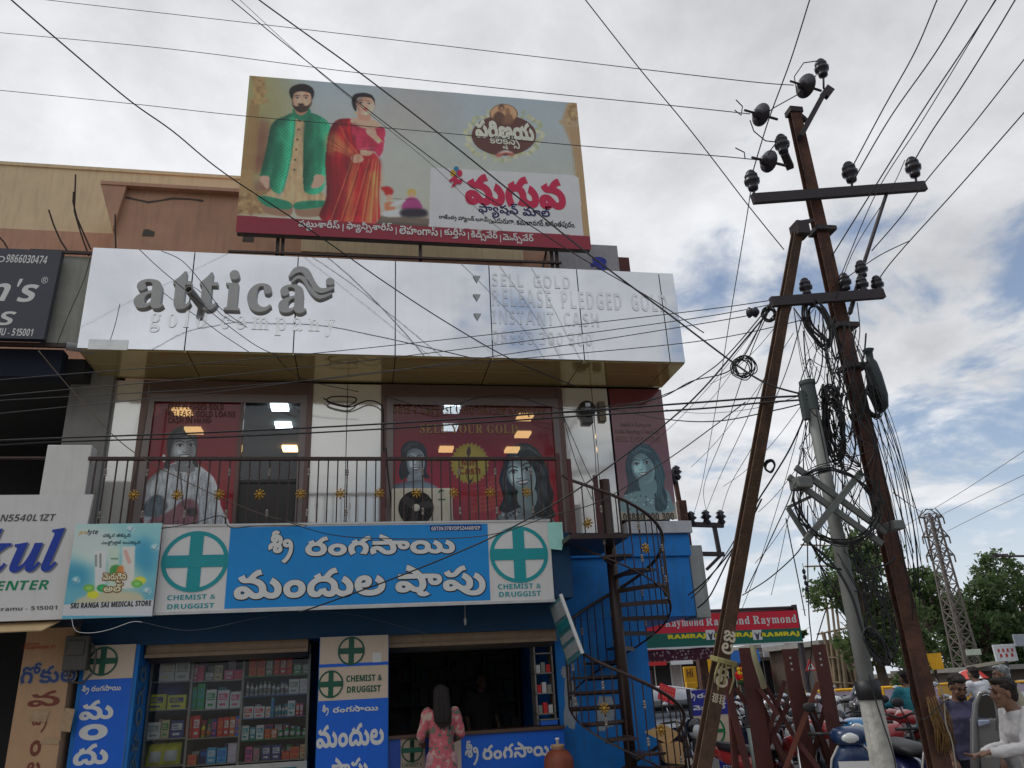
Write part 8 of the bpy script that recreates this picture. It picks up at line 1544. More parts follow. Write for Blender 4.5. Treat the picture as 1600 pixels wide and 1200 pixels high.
for k in range(4):q.ell(at(1256+1.6*k,893+9*k,9),(.02,.02,.03),0,8,5)
q.tube([at(1254,880,9),at(1262,925,9)],.004,4);q.build('clips',PORC,t)
# far distribution pole behind the shop corner
DF = 18.0;a = at(1066,800,DF);t = thing('distribution_pole','distant dark pole with two crossarms just beyond the shop corner','utility pole',(a.x,a.y,0))
q = MB();q.box(a.x-.09,a.x+.09,a.y-.09,a.y+.09,0,at(1063,783,DF).z);q.beam(at(1053,740,DF),at(1064,800,DF),.09);q.build('shaft',RUST,t)
oF = lambda u,v:onY(u,v,a.y)
q = MB();q.beam(oF(1068,819),oF(1130,821),.10);q.beam(oF(1066,865),oF(1131,866),.09);q.beam(oF(1116,822),oF(1124,865),.08);q.beam(oF(1104,890),oF(1126,868),.06);q.build('crossarm',STEEL,t)
for u,v in ((1080,810),(1103,808),(1126,808),(1051,744),(1057,738)):
    c = oF(u,v);q = MB();q.lathe([(.05,-.18),(.10,-.12),(.06,-.05),(.13,.0),(.07,.06),(.1,.1),(.03,.16)],c,(0,0,1),10);q.build('pin_insulator',PORC,t,smooth=True)


# ================================================================== STREET SIDE
# cloth merchants' canopy banner
RY_ = 16.0
t = thing('banner_canopy','red and green shop banner with white and yellow lettering on a canopy beyond the strut','banner',(4.8,RY_,1.6))
xa,xb = onY(980,980,RY_).x,onY(1249,980,RY_).x;zt_ = onY(1248,951,RY_).z;zm_ = onY(1250,981,RY_).z;zb3 = onY(1252,1002,RY_).z
q = MB();q.box(xa,xb,RY_,RY_+.03,zm_,zt_-.03);q.build('red_strip',plain('banner_red',(196,26,50),1.35,rough=.5,var=.12,scale=3),t)
q = MB();q.box(xa,xb+.02,RY_-.004,RY_+.03,zb3,zm_);q.build('green_strip',plain('banner_green',(6,92,76),1.3,rough=.5,var=.12,scale=3),t)
q = MB();q.box(xa,xb+.03,RY_-.008,RY_+.03,zb3-.03,zb3);q.build('white_hem',INKW,t)
q = MB();q.tube([(xa,RY_+.1,zt_+.02),(xb+.03,RY_+.1,zt_+.04)],.03,8);q.box(xb-.03,xb+.05,RY_+.04,RY_+.14,0,zt_+.09);q.tube([(xa,RY_+2,zt_+.1),(xb,RY_+.1,zt_)],.025,6);q.build('pole',STEEL,t)
f = wall(RY_);q = MB();
for u0,u1,dv in ((1040,1098,4.5),(1104,1170,2.5),(1178,1243,0)):ink(q,fitpx('Raymond','S',RY_,(u0,981+dv-2),(u1,960+dv),bold=.01),f,.006)
q.build('white_lettering',INKW,t)
q = MB();r2 = MB()
for u0,u1,dv in ((1044,1102,3.5),(1116,1175,1.5),(1189,1248,0)):
    ink(q,fitpx('RAMRAJ','I',RY_,(u0,998+dv-1),(u1,986+dv),bold=.04),f,.008)
for u in (1110,1183):a,c = onY(u-6,1000,RY_),onY(u+6,984,RY_);ink(r2,[rect(a.x,a.z,c.x,c.z)],f,.008,0);p = onY(u,993,RY_);ink(r2,[[(p.x-.02,p.z-.08),(p.x-.06,p.z+.07),(p.x,p.z+.02),(p.x+.06,p.z+.07),(p.x+.02,p.z-.08)][::-1]],f,.012,1)
q.build('yellow_lettering',plain('banner_yellow',(236,200,30),1.3),t);r2.build('leaf_mark',[INKW,plain('mark_grey',(70,74,90),1.1)],t)
q = MB();q.box(xa,onY(1140,1010,RY_).x,RY_+.05,RY_+.07,zb3-.26,zb3-.04);q.build('frill',mat('floral_frill',(.2,.04,.07),rough=.9),t)
_m = MATS['floral_frill'];_nn = _m.node_tree.nodes;_v = _nn.new('ShaderNodeTexVoronoi');_v.inputs['Scale'].default_value = 14;_c = _nn.new('ShaderNodeValToRGB');_tc = _nn.new('ShaderNodeTexCoord');_m.node_tree.links.new(_tc.outputs['Object'],_v.inputs['Vector']);_m.node_tree.links.new(_v.outputs['Distance'],_c.inputs[0]);_c.color_ramp.elements[0].color = (.3,.22,.22,1);_c.color_ramp.elements[0].position = .25;_c.color_ramp.elements[1].color = (.07,.012,.026,1);_c.color_ramp.elements[1].position = .4;_m.node_tree.links.new(_c.outputs[0],_nn['Principled BSDF'].inputs['Base Color'])

# rusty guard frame by the poles
FD = 9.0
def fz(u,v):return at(u,v,FD)
gf = thing('guard_frame','rusty red steel guard frame of perforated posts with crossed braces by the roadside','guard frame',(fz(1200,1100).x,fz(1200,1100).y,0))
MAROON = mat('maroon_steel',(.095,.026,.02),rough=.7,var=.35,scale=6,streak=.4,dirt=(.05,.02,.018));HOLE = mat('pale_hole',(.5,.5,.5),rough=.9)
tops = ((1167,1012,27),(1233,1014,24),(1279,1007,22))
for u,v,wpx in tops:
    p = fz(u,v);w_ = wpx/1235*FD*.93;q = MB()
    q.box(p.x-w_/2,p.x+w_/2,p.y-.005,p.y+.005,0,p.z);q.box(p.x+w_/2-.01,p.x+w_/2,p.y+.005,p.y+.09,0,p.z);
    q.build('post',MAROON,gf)
    if u > 1200:
        q = MB()
        for k in range(3):c = fz(u+1+1.4*k,v+14+9*k);q.lathe([(.011,0),(.011,.004)],(c.x,p.y-.004,c.z),(0,-1,0),8)
        q.build('bolt',HOLE,gf)
for (a_,c_),dd in ((((1278,1066),(1222,1215)),-.12),(((1226,1064),(1190,1180)),.1),(((1190,1060),(1240,1150)),.15),(((1240,1150),(1290,1215)),-.1),(((1204,1150),(1245,1212)),.12),(((1246,1062),(1258,1100)),.1),(((1268,1110),(1300,1200)),.16),(((1136,1075),(1172,1215)),-.1),(((1126,1040),(1140,1090)),.0),(((1150,1075),(1166,1100)),.2),(((1184,1090),(1236,1215)),.12),(((1232,1100),(1176,1215)),.14),(((1292,1090),(1262,1215)),.18),(((1140,1060),(1150,1215)),-.05),(((1186,1075),(1216,1118)),.0)):
    q = MB();q.beam(at(*a_,FD+dd),at(*c_,FD+dd),.06,.045);q.build('brace',MAROON if dd != -.12 else mat('orange_rust',(.16,.05,.03),rough=.8,var=.3,scale=8),gf)
q = MB();q.tube([fz(1172,1138),fz(1184,1215)],.035,10);t = q.build('pvc_pipe',plain('pvc',(150,164,158),1.2,rough=.5),smooth=True,label='pale grey plastic pipe leaning against the guard frame',cat='pipe')
q = MB();q.tube(catmull([at(1176,1010,8.9),at(1180,1030,8.85),at(1188,1055,8.85),at(1194,1075,8.9)]),.03,6);q.build('hanging_rag',plain('rag',(140,136,108),1.1,rough=.95),smooth=True,label='dirty pale rag hanging on the first guard frame post',cat='rag')
p = at(1162,1054,10.5);t = thing('plastic_flowers','bright red flower ball with yellow and green by the guard frame','flowers',p);q = MB();rr = random.Random(4)
for k in range(60):d = Vector((rr.gauss(0,1),rr.gauss(0,1),rr.gauss(0,1))).normalized()*.085*rr.uniform(.7,1);q.ell(p+d,(.026,.026,.026),0 if rr.random() < .75 else 1,6,4)
for k in range(20):d = Vector((rr.gauss(0,1),rr.gauss(0,1),-abs(rr.gauss(0,1))-.6)).normalized()*.11;q.ell(p+d,(.03,.03,.02),2,6,4)
q.build('flower',[plain('flower_red',(220,24,30),1.4),plain('flower_yellow',(230,180,40),1.4),plain('flower_leaf',(30,80,40),1.1)],t)
q = MB();p = at(1164,1090,10.5);q.tube([(p.x,p.y,0),(p.x,p.y,at(1162,1060,10.5).z)],.03,8);q.build('stand',STEEL,t)

# medical store stand board
SDY = 10.9
t = thing('stand_board','standing blue and cream board with a green cross ring, behind the leaning strut','sign',(onY(1115,1150,SDY).x,SDY,0))
xa,xb = onY(1082,1130,SDY).x,onY(1150,1130,SDY).x;zq = lambda v:onY(1112,v,SDY).z
q = MB();q.box(xa,xb,SDY,SDY+.03,.2,zq(1077));q.build('panel',CREAM,t)
q = MB();q.box(xa,xb,SDY-.004,SDY,zq(1117),zq(1077));q.box(xa,xb,SDY-.004,SDY,.2,zq(1177));q.build('blue_field',plain('stand_blue',(40,44,140),1.3),t)
f = wall(SDY);q = MB()
for s_,bl,tr in (('శ్రీ',(1078,1096),(1085,1080)),('రంగ',(1089,1091),(1120,1082)),('మెడికల్',(1083,1110),(1134,1098))):ink(q,fitpx(s_,'T',SDY,bl,tr,bold=.015),f,.008)
ink(q,fitpx('SRI RANGASAI','I',SDY,(1092,1190),(1148,1180),bold=.02),f,.008);ink(q,fitpx('MEDICAL STORE','I',SDY,(1094,1203),(1152,1194),bold=.02),f,.008);q.build('lettering',INKW,t)
q = MB();c = onY(1114,1142,SDY);emblem(q,f,c.x,c.z,.175,.18,.004,0,1,t=.16,bar=.12);ink(q,fitpx('CHEMIST & DRUGGIST','I',SDY,(1092,1172),(1146,1166)),f,.004);q.build('emblem',[plain('stand_green',(14,110,64),1.3),CREAM],t)
q = MB()
for x in (xa,xb):q.box(x-.02,x+.02,SDY-.01,SDY+.04,0,zq(1077)+.02)
q.build('leg',STEEL,t)
# cardboard boxes
CARD = plain('carton_brown',(206,168,120),1.2,rough=.9,var=.12)
def carton(lab,pts,dep,d):
    P = [at(u,v,d) for u,v in pts];dv = Vector((.25,.97,0))*dep;q = MB();q.prism(P,dv);fl = MB()
    o = q.build('cardboard_box',CARD,label=lab,cat='cardboard box',group='cardboard boxes under the stair');return o
carton('open flattened cardboard box lying on top under the stair',[(1010,1146),(1040,1133),(1062,1146),(1044,1163)],.35,10.8)
carton('upright cardboard box below the flattened one under the stair',[(1033,1162),(1066,1161),(1070,1195),(1040,1192)],.4,10.75)

# ------------------------------------------------------------------ trees
LEAF = [mat('leaf_'+n_,c,rough=.55,var=.35,scale=.9) for n_,c in (('dark',(.075,.125,.045)),('mid',(.12,.185,.065)),('light',(.15,.21,.08)))]
for _m in LEAF:                                                  # leaves let some light through
    _n = _m.node_tree.nodes;_l = _m.node_tree.links;_p = _n['Principled BSDF'];_t = _n.new('ShaderNodeBsdfTranslucent');_x = _n.new('ShaderNodeMixShader');_x.inputs[0].default_value = .5
    _l.new(_p.inputs['Base Color'].links[0].from_socket,_t.inputs[0]);_l.new(_p.outputs[0],_x.inputs[1]);_l.new(_t.outputs[0],_x.inputs[2]);_l.new(_x.outputs[0],_n['Material Output'].inputs['Surface'])
BARK = mat('bark',(.10,.075,.055),rough=.95,var=.3,scale=4,bump=.5)
def tree(label,base,h,crown,n,leaf,seed,group='trees along the street',mats=(0,1,2),droop=0.):
    """crown: lobes (dx, dy, z, r); leaves are small faces through each lobe's volume"""
    r = random.Random(seed);b = Vector(base);t = thing('tree',label,'tree',b,group);q = MB()
    top = b+Vector((0,0,h*.55));q.tube([b,b+Vector((.1,0,h*.25)),top],[h*.035,h*.026,h*.016],8)
    for dx,dy,z,rad in crown:e = b+Vector((dx,dy,z));q.tube([b+Vector((0,0,h*r.uniform(.25,.5))),(top+e)/2+Vector((r.uniform(-.2,.2),0,.1)),e,e+Vector((r.uniform(-.5,.5),r.uniform(-.5,.5),rad*.8))],[h*.014,h*.009,h*.005,.01],5)
    q.build('trunk',BARK,t);q = MB();tot = sum(c[3]**2 for c in crown)
    for dx,dy,z,rad in crown:
        c = b+Vector((dx,dy,z));k = int(n*rad*rad/tot);cl = []
        for i in range(max(6,k//34)):
            d = Vector((r.gauss(0,1),r.gauss(0,1),r.gauss(0,1))).normalized()*rad*r.random()**.4;d.z *= .8;cl.append(c+d)
        for i in range(k):
            p = r.choice(cl)+Vector((r.gauss(0,1),r.gauss(0,1),r.gauss(0,.8)-droop*abs(r.gauss(0,1))))*rad*.16
            nrm = Vector((r.gauss(0,1),r.gauss(0,1),r.gauss(0,1)+.6)).normalized();u,v = perp(nrm);a = r.uniform(0,6.3);u,v = u*math.cos(a)+v*math.sin(a),v*math.cos(a)-u*math.sin(a)
            s_ = leaf*r.uniform(.6,1.4);q.add([p-u*s_,p-v*s_*.45,p+u*s_,p+v*s_*.45],[(0,1,2,3)],r.choice(mats))
    q.build('crown',LEAF,t);return t
def treepx(label,u,vtop,vbase,d,wpx,n,leaf,seed,lobes=9,**k):
    c = at(u,(vtop+vbase)/2,d);sc = d*1.0/1235;zt = at(u,vtop,d).z;W_ = wpx*sc;r = random.Random(seed);zb_ = at(u,vbase,d).z;cr_ = []
    for i in range(lobes):
        a = r.uniform(0,6.3);rr = r.uniform(.15,1)**.6;z = r.uniform(zb_,zt);k_ = 1-abs((z-zb_)/(zt-zb_)-.42)*1.1;cr_.append((W_/2*rr*math.cos(a)*k_*.85,W_/2*rr*math.sin(a)*k_*.6,z-W_*.08,W_*r.uniform(.14,.22)))
    cr_.append((0,0,zt-W_*.17,W_*.17))
    return tree(label,(c.x,c.y,0),zt,cr_,n,leaf,seed,**k)
treepx('leafy drooping tree behind the grey and rusty poles',1345,838,990,26,190,10500,.085,5,18,droop=.5,mats=(0,1,1,2))
treepx('small round tree beyond the end of the red and green banner',1248,984,1040,42,60,3000,.12,8,8)
treepx('tall tree between the rusty pole and the lattice tower',1440,885,1050,44,120,6500,.12,11,14)
treepx('broad dark tree beside the lattice tower, over the huts',1545,905,1050,46,170,8500,.13,14,16,mats=(0,0,1))
treepx('high loose topped tree under the street lamp arm',1594,862,1040,50,150,6000,.13,17,13,mats=(0,1,1))
treepx('low dark tree at the foot of the lattice tower',1490,935,1060,52,150,6500,.13,21,13,mats=(0,0,1))
treepx('low bushy tree behind the tin roofed hut',1565,950,1060,47,170,6500,.12,23,13,mats=(0,1,1))
treepx('bright green tree behind the plastered foot of the grey pole',1420,945,1060,30,80,4500,.09,26,9,mats=(1,1,2))
# ------------------------------------------------------------------ lattice tower
TD = 40.0;tk = TD/78;o_ = at(1455,810,TD);th_ = o_.z+1.0*tk
GALV = mat('galvanised',(.17,.145,.13),rough=.7,var=.2);t = thing('transmission_tower','tall lattice transmission tower rising behind the trees on the right','transmission tower',(o_.x,o_.y,0))
wz = lambda z:(.36+(1-z/th_)*.42)*tk
def leg(sx_,sy_,z):w_ = wz(z);return Vector((o_.x+sx_*w_,o_.y+sy_*w_,z))
q = MB()
for sx_ in (-1,1):
    for sy_ in (-1,1):q.beam(leg(sx_,sy_,0),leg(sx_,sy_,th_-.8*tk),.13*tk)
q.build('leg',GALV,t);q = MB();z = .5;nlev = 15;dz = (th_-1.2*tk)/nlev
for i in range(nlev):
    z0_,z1_ = .3+i*dz,.3+(i+1)*dz
    for a,b_ in (((-1,-1),(1,-1)),((1,-1),(1,1)),((1,1),(-1,1)),((-1,1),(-1,-1))):q.beam(leg(*a,z0_),leg(*b_,z1_),.065*tk);q.beam(leg(*b_,z0_),leg(*a,z1_),.065*tk);q.beam(leg(*a,z1_),leg(*b_,z1_),.055*tk)
q.build('lattice',GALV,t)
for z,w_ in ((th_-.9*tk,1.2*tk),(th_-2.6*tk,1.3*tk),(th_-4.2*tk,1.35*tk)):
    q = MB()
    for s_ in (-1,1):
        e_ = Vector((o_.x+s_*w_,o_.y,z))
        for sy_ in (-1,1):q.beam(leg(s_,sy_,z),e_,.08*tk);q.beam(leg(s_,sy_,z+.7*tk) if z < th_-tk else Vector((o_.x+s_*.4*tk,o_.y+.3*sy_*tk,z+.7*tk)),e_,.07*tk)
        q.beam(e_,e_-Vector((0,0,.6*tk)),.09*tk)
    if z > th_-tk:q.beam((o_.x-.4*tk,o_.y,z+.7*tk),(o_.x+.4*tk,o_.y,z+.7*tk),.08*tk)
    q.build('cross_arm',GALV,t)
# street lamp arm at the right edge
a,c = at(1551,869,40),at(1612,869,40);t = thing('street_lamp','street lamp arm reaching out above the loose topped tree','street lamp',(c.x+.5,c.y,0));q = MB();q.tube([(c.x+.5,c.y,0),(c.x+.5,c.y,c.z-.3),(c.x,c.y,c.z),a+Vector((.4,0,0))],.05,6);q.build('pole',STEEL,t);q = MB();q.beam(a,a+Vector((.7,0,.03)),.18,.1);q.build('lamp_head',STEEL,t)

# ------------------------------------------------------------------ buildings down the street
def shop(label,u0,u1,vtop,d,wallc,depth=6,floors=1,awn=None,name='shop_house',vroof=None):
    yy = at((u0+u1)/2,vtop,d).y;a,c = onY(u0,vtop,yy),onY(u1,vtop,yy);zt = (a.z+c.z)/2;t = thing(name,label,'building',((a.x+c.x)/2,yy,0));W_ = c.x-a.x
    q = MB();q.box(a.x,c.x,yy,yy+depth,0,zt);q.build('wall',wallc,t);q = MB();q.box(a.x-.15,c.x+.15,yy-.3,yy+depth,zt,zt+.15);q.build('roof',CONC,t)
    n = max(2,int(W_/1.9))
    for fl_ in range(floors):
        z0_ = .3+fl_*3.1;z1_ = min(z0_+2.0,zt-.4)
        for i in range(n):
            x = a.x+W_*(i+.5)/n;ww = W_/n*.36;q = MB();q.box(x-ww-.06,x+ww+.06,yy-.06,yy+.02,z0_-.06,z1_+.06,0);q.box(x-ww,x+ww,yy-.068,yy-.03,z0_,z1_,1);q.box(x-.02,x+.02,yy-.08,yy-.05,z0_,z1_,0);q.build('window' if fl_ else 'doorway',[WHITEP,DARK],t)
        if fl_ < floors-1 or awn:q = MB();q.box(a.x,c.x,yy-.9,yy-.07,z1_+.25,z1_+.35);q.build('sunshade',CONC,t)
    if awn:
        for i,(f0,f1,z0_,z1_,mm) in enumerate(awn):q = MB();q.box(a.x+W_*f0,a.x+W_*f1,yy-1.0,yy-.95,z0_,z1_);q.build('sign_board',mm,t)
    return t
PALE = plain('pale_wall',(186,180,176),1.2,rough=.9,streak=.3);LILAC = plain('lilac_wall',(176,162,178),1.2,rough=.9,streak=.3);ROSE = plain('rose_wall',(190,110,110),1.2,rough=.9,streak=.3);TAN = plain('tan_wall',(150,128,104),1.1,rough=.9,streak=.3)
YB = plain('yellow_board',(222,160,20),1.35,rough=.5);RB = plain('red_board',(180,40,40),1.3,rough=.5);BB_ = plain('blue_board',(50,110,190),1.3,rough=.5);WB = plain('white_board',(205,208,210),1.3,rough=.5)
shop('pale grey two storey shop house under the banner, behind the white car',985,1118,1018,34,PALE,floors=1,awn=((.05,.3,2.2,2.9,RB),(.35,.6,2.2,2.8,WB),(.75,.95,1.6,2.6,YB)))
shop('tan shop house between the pale and the lilac shop house',1118,1176,1024,38,TAN,floors=1,awn=((.1,.9,2.2,2.7,BB_),))
shop('lilac two storey shop house beyond the guard frame',1172,1234,1012,40,LILAC,floors=1,awn=((.05,.6,2.4,3.1,WB),(.2,.9,1.5,2.1,RB)))
shop('rose coloured house behind the road warning triangle',1238,1292,1022,44,ROSE,floors=1)
shop('low brown hut with a pale tin roof behind the bikers',1512,1640,1046,33,mat('hut_wall',(.11,.085,.07),rough=.9),depth=4)
shop('row of pale huts behind the bikers',1395,1500,1056,45,TAN,depth=4)
q = MB();q.beam(at(1512,1043,31),at(1588,1030,31),.10,2.2,side=(0,0,1));q.build('tin_roof',plain('tin_pale',(170,166,150),1.1,rough=.6,streak=.4),label='slanting pale tin roof edge of the hut behind the man in white',cat='roof sheet')
def board(name,label,u0,u1,v0,v1,d,m,bars=None,post=True,barm=None):
    y = at(u0,v1,d).y;a,c = onY(u0,v1,y),onY(u1,v0,y);t = thing(name,label,'sign',((a.x+c.x)/2,y,0));q = MB();q.box(a.x,c.x,y,y+.06,a.z,c.z);q.build('panel',m,t,bevel=.01)
    if bars:
        q = MB()
        for s_,f0,f1,x0_,x1_ in bars:ink(q,fit(s_,'I',a.x+(c.x-a.x)*x0_,a.z+(c.z-a.z)*f0,a.x+(c.x-a.x)*x1_,a.z+(c.z-a.z)*f1),wall(y),.015)
        q.build('lettering',barm or RB,t)
    if post:q = MB();q.tube([((a.x+c.x)/2,y+.09,0),((a.x+c.x)/2,y+.09,c.z-.05)],.05,6);q.build('post',STEEL,t)
    return t
board('yellow_sign','tall yellow sign board beside the rusty pole, before the trees',1452,1470,1020,1047,30,YB)
board('white_sign','white board with red lines on the hut roof',1558,1585,1006,1034,29,WB,(('- - - -',.55,.75,.15,.85),('- - -',.25,.45,.2,.8)))
board('grey_sign','grey board just above the white board with red lines',1588,1616,990,1010,29,plain('grey_board',(150,156,164),1.2))
board('pale_sign','pale long board before the trees, half hidden by the lattice tower',1512,1532,1014,1024,31,plain('pale_board',(170,180,170),1.2))
board('yellow_notice','yellow poster board with a small picture above the white car',1072,1087,1041,1075,20,YB,(('Hi',.5,.9,.2,.7),),barm=plain('brown_ink',(110,70,40),1.1));board('yellow_notice','small yellow board partly behind the white car, lower one',1074,1088,1066,1078,19.6,YB)
board('maroon_board','maroon board low behind the staircase',1000,1018,1048,1082,15,plain('maroon_board',(110,52,48),1.1))
# road warning triangle and another triangle
def triangle(lab,u,v,s_,d):
    c = at(u,v,d);k = s_/1235*d;t = thing('warning_sign',lab,'road sign',(c.x,c.y,0));f = Frame((c.x,c.y,c.z));q = MB();tri = lambda r_:[(-r_*.87,-r_*.5),(0,r_),(r_*.87,-r_*.5)]
    ink(q,[tri(k)[::1]],f,0,0,.02) ;ink(q,[tri(k*.66)],f,.006,1);ink(q,[rect(-k*.08,-k*.2,k*.08,k*.25)],f,.010,2);q.build('plate',[RB,INKW,INKK],t);q = MB();q.tube([(c.x,c.y+.03,0),(c.x,c.y+.03,c.z+k*.5)],.03,6);q.build('post',GREYP,t)
triangle('red bordered warning triangle between two guard frame posts',1267,1042,10,16);triangle('red bordered warning triangle beside the black band of the grey pole',1349,1033,12,15)
# bamboo scaffold on a half built house
SCD = 34;a,c = at(1297,1065,SCD),at(1392,1060,SCD);t = thing('unfinished_house','half built house behind bamboo scaffolding','building',((a.x+c.x)/2,a.y,0));BAMB = mat('bamboo',(.30,.23,.15),rough=.8,var=.35,scale=6);rr = random.Random(5)
q = MB();q.box(a.x+.3,c.x,a.y+.8,a.y+5,0,at(1340,1000,SCD).z);q.build('wall',mat('dark_brickwork',(.14,.10,.08),rough=.9,var=.3),t)
q = MB();q.box(a.x,c.x,a.y+.3,a.y+.8,1.7,1.9);q.box(a.x,c.x,a.y+.3,a.y+5,at(1340,1000,SCD).z-.1,at(1340,1000,SCD).z+.1);q.build('slab',CONC,t)
for i in range(26):x = a.x+(c.x-a.x)*(i+rr.uniform(0,.8))/26;zt_ = at(1300,rr.uniform(985,1008),SCD).z;q = MB();q.tube([(x,a.y+rr.uniform(-.3,.2),0),(x+rr.uniform(-.25,.25),a.y+rr.uniform(-.3,.2),zt_)],.045,5);q.build('bamboo_pole',BAMB,t)
for u in (1288,1296,1303):p = at(u,905+rr.uniform(0,20),SCD);b_ = at(u+12,1065,SCD);q = MB();q.tube([(b_.x,b_.y,0),p],.05,5);q.build('bamboo_pole',BAMB,t)
for i in range(7):z = 1.3+.85*i;q = MB();q.tube([(a.x-.3,a.y-.2,z),(c.x,a.y-.2,z+rr.uniform(-.3,.3))],.035,5);q.build('bamboo_rail',BAMB,t)
# yellow police barricades and the kerb of the median
for i,(u,d) in enumerate(((1300,21),(1325,21.5),(1350,22),(1425,22),(1452,22.5),(1478,23),(1590,21))):
    p = at(u,1088,d);x = p.x;t = thing('barricade',['yellow road barricade with a lilac poster, seen beside the third guard post','yellow road barricade in front of the scaffolding','yellow road barricade beside the plastered pole foot','yellow road barricade behind the rider in teal','yellow road barricade behind the rusty pole','yellow road barricade behind the man in the dark blue shirt','yellow road barricade behind the man in white'][i],'barricade',(x,p.y,0),'yellow barricades along the median');w_ = .72
    q = MB();q.tube([(x-w_,p.y,0),(x-w_,p.y,1.2),(x+w_,p.y,1.2),(x+w_,p.y,0)],.03,6);q.tube([(x-w_,p.y,.45),(x+w_,p.y,.45)],.025,6);q.build('frame',YB,t)
    q = MB();q.box(x-w_+.03,x+w_-.03,p.y-.01,p.y+.01,.5,1.16);q.build('panel',[YB,plain('tan_board',(190,150,70),1.2),LILAC][(i*2+2) % 3],t)
    q = MB();q.box(x-w_*.4,x+w_*.4,p.y-.02,p.y-.012,.62,1.0);q.build('plate',WB,t)
p0,p1 = at(1290,1100,20.5),at(1640,1090,20.5);q = MB();q.prism([(p0.x,p0.y,0),(p1.x,p1.y-3,0),(p1.x,p1.y-3,.42),(p0.x,p0.y,.42)],(0,.35,0));
o = q.build('median',plain('median_wall',(150,146,138),1.2,rough=.9,streak=.3),label='low concrete median wall with dark openings under the barricades',cat='median')
q = MB()
for i in range(30):f_ = (i+.5)/30;x = p0.x+(p1.x-p0.x)*f_;y = p0.y+(p1.y-3-p0.y)*f_;q.box(x-.09,x+.09,y-.02,y+.02,.12,.30)
q.build('opening',DARK,o)

# ------------------------------------------------------------------ two wheelers
TYRE = mat('tyre',(.018,.018,.018),rough=.85);CHROME = mat('chrome',(.6,.6,.6),rough=.15,metal=1.0,var=.05);BLK = mat('black_plastic',(.02,.02,.022),rough=.5);LENS = mat('lamp_lens',(.7,.72,.72),rough=.08,coat=1.0)
def wheel(t,c,r,w_=.09,spokes=True):
    q = MB();q.tube([c+Vector((r*math.cos(a),0,r*math.sin(a))) for a in np.linspace(0,2*math.pi,27)[:-1]],w_/2,8,closed=True);wo = q.build('wheel',TYRE,t,smooth=True)
    q = MB();q.lathe([(.04,-.05),(.05,0),(.04,.05)],c,(0,1,0),12)
    q.tube([c+Vector(((r-.05)*math.cos(a),0,(r-.05)*math.sin(a))) for a in np.linspace(0,2*math.pi,25)[:-1]],.014,5,closed=True)
    for k in range(6):a = k*math.pi/3;q.beam(c,c+Vector(((r-.05)*math.cos(a),0,(r-.05)*math.sin(a))),.03,.02)
    q.build('rim',CHROME if spokes else STEEL,wo)
def loft(mb,secs,m=0,n=14):
    """secs: (x, y half width, z centre, z half height): rounded sections along x"""
    vs = []
    for x,hw,zc_,hh in secs:
        for j in range(n):a = 2*math.pi*j/n;ca,sa = math.cos(a),math.sin(a);vs.append((x,hw*math.copysign(abs(ca)**.7,ca),zc_+hh*math.copysign(abs(sa)**.7,sa)))
    k = len(secs);mb.add(vs,[(i*n+j,i*n+(j+1) % n,(i+1)*n+(j+1) % n,(i+1)*n+j) for i in range(k-1) for j in range(n)]+[tuple(range(n-1,-1,-1)),tuple((k-1)*n+j for j in range(n))],m)
def finish(t,loc,rz,lean=0.):t.location = loc;t.rotation_euler = (lean,0,rz);return t
